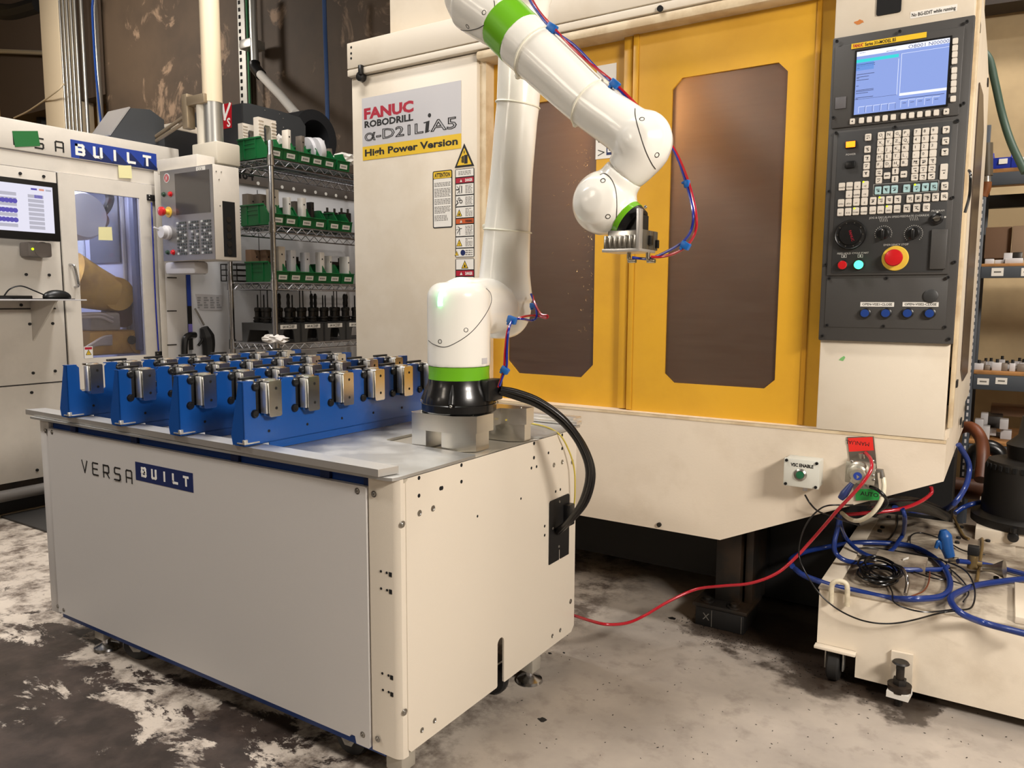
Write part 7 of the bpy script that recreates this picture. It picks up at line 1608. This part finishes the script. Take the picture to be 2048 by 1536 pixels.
hz3('red_air_hose', [(1325, 490, YY(3.2)), (1322, 540, YY(3.2)), (1230, 605, YY(3.12)), (1080, 655, YY(3.05)), (850, 680, YY(3.0)), (700, 692, YY(2.98))], .007, redh, 'shorter red hose lying across the black hoses under the apron')
hz3('white_air_tube', [(975, 420, YY(Yv-.03)), (980, 500, YY(Yv-.04)), (955, 600, YY(Yv-.05)), (885, 690, YY(Yv-.04)), (800, 735, YY(Yv-.0)), (730, 725, YY(2.8)), (672, 680, YY(2.9))], .0075, whiteh, 'white air tube curving from the hand valve fitting under the apron')
hz3('black_air_tube', [(880, 490, YY(Yv-.03)), (930, 510, YY(Yv-.05)), (985, 560, YY(Yv-.05)), (1000, 610, YY(Yv-.02)), (950, 660, YY(2.8)), (870, 690, YY(2.9))], .006, blackc, 'black air tube leaving the bottom of the hand valve')
hz3('control_cable', [(402, 548, YY(Yb+.04)), (440, 610, YY(Yb+.03)), (500, 668, YY(Yb+.06)), (600, 705, YY(2.8)), (700, 740, YY(2.9)), (800, 770, YY(3.0))], .003, blackc, 'thin black cable hanging from the VSC ENABLE box', 'cable')
hz3('control_cable', [(1030, 645, YY(2.95)), (900, 624, YY(2.85)), (700, 622, YY(2.72)), (570, 626, YY(2.68)), (500, 660, YY(2.68)), (430, 735, YY(2.68)), (376, 850, YY(2.68)), (358, 980, YY(2.68)), (395, 1095, YY(2.66)), (500, 1260, YY(2.66)), (620, 1370, YY(2.66)), (760, 1445, YY(2.66)), (900, 1483, YY(2.66)), (1050, 1488, YY(2.66)), (1200, 1462, YY(2.67)), (1400, 1410, Z(.02)), (1540, 1392, Z(.015)), (1625, 1365, Z(.015)), (1645, 1250, Z(.015)), (1600, 1130, Z(.015)), (1500, 1060, Z(.015)), (1300, 1000, Z(.02)), (1080, 960, Z(.02))], .0027, blackc, 'thin black cable sagging in a wide arc in front of the tank', 'cable')
for i, (pts_, lb) in enumerate(((
    [(760, 940), (900, 935), (1080, 960), (1250, 990), (1420, 1060), (1550, 1170), (1600, 1260), (1560, 1330)], 'thin black cable crossing the tank top towards the right'),
    ([(1375, 860), (1250, 825), (1180, 845), (1175, 910), (1230, 970), (1400, 1020), (1470, 1100), (1450, 1160), (1350, 1160), (1200, 1110), (1080, 1060)], 'thin black cable making an open loop left of the blow gun'),
    ([(1040, 1060), (1200, 1080), (1400, 1150), (1580, 1210), (1640, 1220)], 'thin black cable running right from the cable coil'),
    ([(1000, 1180), (1040, 1260), (1050, 1330), (1150, 1380), (1300, 1405), (1500, 1385)], 'thin black cable dropping from the coil over the tank front edge'),
    ([(1080, 1060), (1290, 1080), (1310, 1170), (1270, 1250), (1180, 1290)], 'thin brown cable curling right of the cable coil'),
    ([(1080, 690), (1078, 760), (1040, 850), (980, 890)], 'black cable dropping from the tangle beside the narrow blue hose'),
    ([(1460, 900), (1550, 950), (1640, 975), (1720, 985)], 'thin black cable with a plug right of the blow gun'))):
    hz3('thin_cable', [(*p, Z(-.004 if p[1] < 1330 else .012)) for p in pts_], .0025, blackc if i != 4 else brownh, lb, 'cable', n=6)
cc = PZ(*V3(945, 1150), zh_-.004)
t = thing('cable_coil', 'coil of thin black cable lying on the left of the tank top', 'cable', cc); rr = random.Random(2)
for k in range(9):
    ox, oy = rr.uniform(-.012, .012), rr.uniform(-.02, .02); rx, ry = .058+rr.uniform(-.014, .01), .10+rr.uniform(-.02, .015); ph = rr.uniform(-.35, .35)
    pts_ = [cc+Vector((ox+rx*math.cos(a_)*math.cos(ph)-ry*math.sin(a_)*math.sin(ph), oy+rx*math.cos(a_)*math.sin(ph)+ry*math.sin(a_)*math.cos(ph), .002+k*.0042)) for a_ in [j*math.pi/9 for j in range(19)]]
    MB().tube(pts_, .0034, n=6, sub=3).build('cable_turn', blackc, t)
b = MB(); q1 = PZ(*V3(1140, 1015), zh_+.03); b.obox(q1, (1, .6, .4), (0, 0, 1), (0, 1, 0), .022, .008, .01, .002); b.build('white_tie', stickw, t)
hz3('bent_chrome_tube', [(1060, 1060, Z(.03)), (1110, 1085, Z(.05)), (1145, 1140, Z(.04)), (1152, 1200, Z(.02)), (1138, 1275, Z(0))], .0065, chrome, 'bent bright metal tube standing beside the cable coil', 'tube')
for k in range(7):
    hz3('black_hose', [(860+k*8, 610+k*14, YY(2.92+k*.04)), (950, 592+k*13, YY(3.0+k*.04)), (1080, 575+k*12, YY(3.05+k*.05)), (1220, 590+k*11, YY(3.15+k*.05)), (1360, 640+k*8, YY(3.25+k*.05)), (1450, 700+k*4, YY(3.3+k*.05))], .011, blackc, 'black hose in the bundle lying under the rising corner of the apron', group='black hoses under the apron')
for (x0, y0, x1, y1, lb) in ((1530, 790, 1600, 870, 'olive thin tube on the tank top left of the raised deck'), (1700, 880, 1660, 1180, 'olive thin tube running down the tank top below the raised deck')):
    hz3('olive_tube', [(x0-40, y0-80), (x0, y0), ((x0+x1)/2, (y0+y1)/2+20), (x1, y1)], .0055, M('olive_tube', (110, 88, 48), .45), lb, 'tube', n=8)
q = PZ(*V3(1625, 1085), zh_)
t = thing('stub_valve', 'black upright valve with a brass base on the tank top', 'valve', q)
b = MB(); b.box(q.x-.018, q.x+.018, q.y-.012, q.y+.02, q.z+.05, PY(*V3(1615, 920), q.y).z, .003); b.build('valve_stem', blackm, t)
b = MB(); b.cyl(q, q+Vector((0, 0, .05)), .017, n=12); b.cyl(q+Vector((-.04, 0, .02)), q+Vector((.03, 0, .02)), .009, n=12); b.build('brass_base', M('old_brass', (150, 130, 92), .4, .8), t)
q = PZ(*V3(1800, 1120), zh_+.01); b = MB(); b.lathe([(0, 0), (.012, 0), (.014, .03), (.03, .06), (.032, .066), (0, .066)], q-Vector((.04, 0, -.012)), (1, -.2, .15), 24); tag(b.build('bell_fitting', steel), 'bell shaped metal fitting lying at the right of the tank top', 'fitting')

# ================================================================== slate grey shelving at the far right
YS = 4.6; FS = FY(YS)
ss = thing('steel_shelving', 'slate grey slotted steel shelving with plywood shelves at the right edge', 'shelving', (.4, 4.9, 0))
px_ = PY(1962, 540, YS).x
b = MB(); b.box(px_-.03, px_+.0, YS-.0, YS+.03, 0, PY(1975, 250, YS).z, .002); po = b.build('post', shgrey, ss)
for xx, yy in ((px_-.03, YS+.55), (1.3, YS)): b = MB(); b.box(xx, xx+.03, yy, yy+.03, 0, 2.1, .002); b.build('post', shgrey, ss)
b = MB()
for k in range(52): z = .25+k*.035; b.box(px_-.020, px_-.011, YS-.0012, YS, z, z+.02)
b.build('slot_row', stickg, po, stuff=True)
bz_ = [(337, 345, 345, 370), (527, 533, 533, 556), (743, 750, 751, 781), (885, 892, 893, 935)]
Zy = lambda y: PY(2000, y, YS).z
for k, (w0_, w1_, b0_, b1_) in enumerate(bz_):
    b = MB(); b.box(px_, 1.3, YS, YS+.58, Zy(w1_), Zy(w0_), .002); b.build('plywood_shelf', wooden, ss)
    b = MB(); b.box(px_, 1.3, YS-.004, YS+.02, Zy(b1_), Zy(b0_), .002); b.build('shelf_beam', shgrey, ss)
b = MB(); b.box(px_, 1.3, YS+.5, YS+.55, Zy(395), Zy(366), .002); b.build('shelf_beam', shblk, ss, label='black rear beam')
def shl(x0, y0, x1, y1, lab):
    a, c = uvY(x0, y0, YS-.005), uvY(x1, y1, YS-.005); b = MB(); b.prism(rect(a[0], c[0], c[1], a[1]), FY(YS-.005), 0, .001, 0); zc_ = (a[1]+c[1])/2; b.prism(rect(a[0]+(c[0]-a[0])*.2, c[0]-(c[0]-a[0])*.2, zc_-.004, zc_+.004), FY(YS-.005), .001, .0014, 1)
    tag(b.build('shelf_label', [stickw, greyt]), lab, 'label', 'white labels on the slate grey shelving')
shl(1983.5, 536, 2006.5, 552, 'white label on the beam of the second slate grey shelf'); shl(2043, 536, 2066, 552, 'white label at the frame edge on the second slate grey shelf')
shl(1955, 756, 1977.5, 770, 'left white label on the beam of the third slate grey shelf'); shl(1991.5, 755, 2014, 769, 'right white label on the beam of the third slate grey shelf')
def sbox(name, x0, y0, x1, y1, Y, dep, mt, lab, cat, grp=None, bev=.003):
    a, c = uvY(x0, y0, Y), uvY(x1, y1, Y); b = MB(); b.box(a[0], c[0], Y, Y+dep, c[1], a[1], bev); return tag(b.build(name, mt), lab, cat, grp)
for (x0, x1, lab) in ((1986, 2022, 'blue plastic bin with a white label on the top slate grey shelf'), (2023, 2062, 'blue plastic bin at the frame edge on the top slate grey shelf')):
    a, c = uvY(x0, 306, YS+.02), uvY(x1, 336, YS+.02); t = thing('blue_bin', lab, 'bin', (a[0], YS+.1, c[1]), 'blue bins on the slate grey shelving'); z0, z1 = Zy(337), a[1]
    b = MB(); x0_, x1_ = a[0], c[0]; th = .004
    side = [(YS+.01, z0), (YS+.26, z0), (YS+.26, z1+.01), (YS+.09, z1+.01), (YS-.01, z0+(z1-z0)*.62)]
    for x in (x0_, x1_-th): b.prism(side, lambda u, v, d, x=x: Vector((x+d, u, v)), 0, th)
    b.prism([(YS+.01, z0), (YS-.01, z0+(z1-z0)*.62), (YS-.004, z0+(z1-z0)*.62), (YS+.016, z0)], lambda u, v, d: Vector((x0_+d, u, v)), 0, x1_-x0_); b.box(x0_, x1_, YS+.25, YS+.26, z0, z1+.01); b.build('bin_shell', bluebin, t)
    b = MB(); b.prism(rect(x0_+(x1_-x0_)*.35, x0_+(x1_-x0_)*.8, z0+.02, z0+.045), FY(YS-.012), -.004, .001); b.build('bin_label', stickw, t)
zs2 = 527; sbox('cardboard_box', 1972, 455, 2020, 516, YS+.28, .2, card, 'brown cardboard box at the back of the second slate grey shelf', 'box'); sbox('cardboard_box', 2026, 452, 2075, 516, YS+.24, .2, M('pale_carton', (160, 136, 112), .8), 'paler carton at the right edge of the second slate grey shelf', 'box')
for i, (x0, y0, x1, y1, Y, lab) in enumerate(((1970, 517, 1988, 527, YS+.05, 'flat metal plate at the left end of the second slate grey shelf'), (1990, 519, 2008, 527, YS+.06, 'thin metal plate right of the leftmost plate on the second slate grey shelf'), (2008, 503, 2024, 525, YS+.08, 'small aluminium cube on the second slate grey shelf'), (2026, 502, 2044, 525, YS+.08, 'dark aluminium block on the second slate grey shelf'), (2010, 517, 2046, 527, YS+.03, 'long thin metal plate in front of the aluminium blocks'))):
    a, c = uvY(x0, y0, Y), uvY(x1, y1, Y); b = MB(); h = a[1]-c[1]; b.box(a[0], c[0], Y, Y+.06, Zy(527), Zy(527)+h, .003); tag(b.build('metal_blank', stickg if i != 3 else dsteel), lab, 'metal part', 'metal parts on the slate grey shelving')
rr = random.Random(21)
ORN = ['one', 'two', 'three', 'four', 'five', 'six', 'seven', 'eight', 'nine', 'ten', 'eleven', 'twelve', 'thirteen', 'fourteen', 'fifteen', 'sixteen', 'seventeen', 'eighteen']
for k in range(18):
    x = 1958+k*5.6+rr.uniform(-1.5, 1.5); Y = YS+.04+(k % 3)*.12; u = PY(x, 740, Y).x; w = rr.uniform(.025, .05); h = rr.uniform(.012, .045); t = thing('small_fixture', 'small machined piece on the third slate grey shelf, %s from the left' % ['first', 'second', 'third', 'fourth', 'fifth', 'sixth', 'seventh', 'eighth', 'ninth', 'tenth', 'eleventh', 'twelfth', 'thirteenth', 'fourteenth', 'fifteenth', 'sixteenth', 'seventeenth', 'last'][k], 'metal part', (u, Y, Zy(743)), 'small pieces on the third slate grey shelf')
    b = MB(); b.box(u-w/2, u+w/2, Y, Y+.05, Zy(743), Zy(743)+h, .003); b.build('plate', gpart if k % 2 else stickg, t)
    if k % 2 == 0: b = MB(); b.cyl((u, Y+.02, Zy(743)+h), (u, Y+.02, Zy(743)+h+.018), .007, n=8); b.build('screw_head', blackm, t)
stacks = [(1950, 838, 1966, 862), (1950, 862, 1964, 885), (1962, 826, 1975, 850), (1966, 852, 1978, 885), (1978, 858, 1992, 872), (1985, 866, 2004, 885), (2000, 838, 2016, 860), (2001, 860, 2022, 885), (1990, 864, 2002, 870)]
for k, (x0, y0, x1, y1) in enumerate(stacks[:8]):
    Y = YS+.05+(k % 3)*.07; a, c = uvY(x0, y0, Y), uvY(x1, y1, Y); b = MB(); b.box(a[0], c[0], Y, Y+.06, max(c[1], Zy(885)), a[1], .003)
    tag(b.build('white_block', stickg), ['pale block at the upper left of the pile on the fourth slate grey shelf', 'pale block at the lower left of the pile on the fourth shelf', 'topmost pale block of the left pile on the fourth shelf', 'tall pale block in the left pile on the fourth shelf', 'small pale block under the dark box on the fourth shelf', 'wide pale block in the middle of the fourth shelf', 'upper pale block right of the dark box', 'lower pale block of the right stack on the fourth shelf'][k], 'block', 'pale blocks on the fourth slate grey shelf')
sbox('dark_box', 1972, 832, 2004, 858, YS+.2, .2, M('dark_plate_box', (44, 40, 38), .5), 'dark box among the pale blocks on the fourth slate grey shelf', 'box')
sbox('flat_carton', 1982, 812, 2060, 836, YS+.35, .18, card, 'flat brown carton at the back of the fourth slate grey shelf', 'box')
q = PY(1975, 320, 4.45)
t = thing('riser_pipe', 'grey brown vertical pipe with a rusty elbow beside the slate grey post', 'pipe', (q.x, 4.45, PY(1975, 395, 4.45).z))
b = MB(); b.tube([PY(1974, 287, 4.45), PY(1974, 352, 4.45)], .026, smooth=False, n=14); b.build('pipe_body', M('brown_grey_pipe', (84, 76, 62), .5), t)
b = MB(); b.tube([PY(1974, 352, 4.45), PY(1974, 364, 4.45)], .017, smooth=False, n=12); b.build('pale_coupling', galv, t)
b = MB(); b.tube([PY(1974, 364, 4.45), PY(1972, 378, 4.45), PY(1966, 392, 4.45)], .021, n=12); b.build('rusty_elbow', M('rusty_elbow', (130, 76, 34), .6), t)
a = [PY(1962, -8, 5.3), PY(2070, -8, 5.3), PY(2070, 25, 5.3), PY(1962, 9, 5.3)]
b = MB(); f_ = FY(5.3); b.prism([(p.x-.2 if i in (0, 3) else p.x+2, p.z if i in (2, 3) else p.z+.6) for i, p in enumerate(a)][::-1], f_, -.2, 0); tag(b.build('roof_beam', M('dark_roof_beam', (46, 38, 32), .7)), 'dark beam crossing the top right corner above the tan wall', 'beam')
o = MB().tube([PX(1938, 341, XS+.012), PX(1941, 350, XS+.02), PX(1939, 390, XS+.02), PX(1930, 425, XS+.012)], .004).build('tether_loop', blackc); tag(o, 'thin black tether hanging on the side edge of the control panel', 'cord')

# ---------------------------------------------------------------- scraps on the floor
def scrap(x, y, s_, lab, seed):
    q = PZ(x, y, 0); rr = random.Random(seed); n = 9
    pts_ = [(q.x+s_*rr.uniform(.6, 1.1)*math.cos(k*2*math.pi/n), q.y+s_*.8*rr.uniform(.6, 1.1)*math.sin(k*2*math.pi/n)) for k in range(n)]
    tag(MB().prism(pts_, FZ(0.0005), 0, .0012).build('floor_scrap', blackm), lab, 'scrap', 'dark scraps on the floor')
scrap(1085, 1440, .017, 'largest dark paper like scrap on the floor right of the cart', 1); scrap(1100, 1307, .008, 'dark scrap on the floor near the rear right cart corner', 2); scrap(1345, 1237, .018, 'dark leaf like scrap on the floor left of the machine foot', 3); scrap(1128, 1306, .006, 'smaller dark scrap beside the one near the rear right cart corner', 4)
h = MB(); rr = random.Random(31)
for k in range(150):
    x, y = rr.uniform(1000, 2040), rr.uniform(1290, 1530)
    if y < 1290+(2040-x)*-.0+0: continue
    q = PZ(x, y, 0); a_ = rr.uniform(0, 3.14); l = rr.uniform(.001, .007); h.obox(q+Vector((0, 0, .001)), (math.cos(a_), math.sin(a_), 0), (-math.sin(a_), math.cos(a_), 0), (0, 0, 1), l, rr.uniform(.0008, .0022), .001)
for (cx_, cy_, n_, sp_) in ((1455, 1275, 160, .11), (1700, 1355, 160, .13), (1400, 1245, 50, .05)):
    c0 = PZ(cx_, cy_, 0)
    for k in range(n_):
        q = c0+Vector((rr.gauss(0, sp_), rr.gauss(0, sp_*.45), .001)); a_ = rr.uniform(0, 3.14); h.obox(q, (math.cos(a_), math.sin(a_), 0), (-math.sin(a_), math.cos(a_), 0), (0, 0, 1), rr.uniform(.002, .007), .0014, .001)
o = h.build('metal_swarf', dsteel); tag(o, 'fine metal swarf scattered on the concrete floor around the feet', 'swarf'); o['kind'] = 'stuff'
# bright curls of swarf sticking to the left window
h = MB(); rr = random.Random(41); Yw = YF+.089
for k in range(130):
    t_ = rr.random(); x = 1186-abs(rr.gauss(0, 14 if t_ < .6 else 30)); y = rr.uniform(290, 700) if t_ < .6 else rr.gauss(420, 60)
    q = PY(x, y, Yw-.001); a_ = rr.uniform(0, 3.14); l = rr.uniform(.003, .010); d = Vector((math.cos(a_), 0, math.sin(a_))); n_ = Vector((-d.z, 0, d.x))
    h.tube([q-d*l/2, q+n_*l*.25, q+d*l/2], .0004, n=4, sub=2)
h.build('swarf_curls', M('bright_swarf', (210, 180, 120), .3, 1), dl, stuff=True)
for o in bpy.data.objects:
    if '_local' in o: del o['_local']
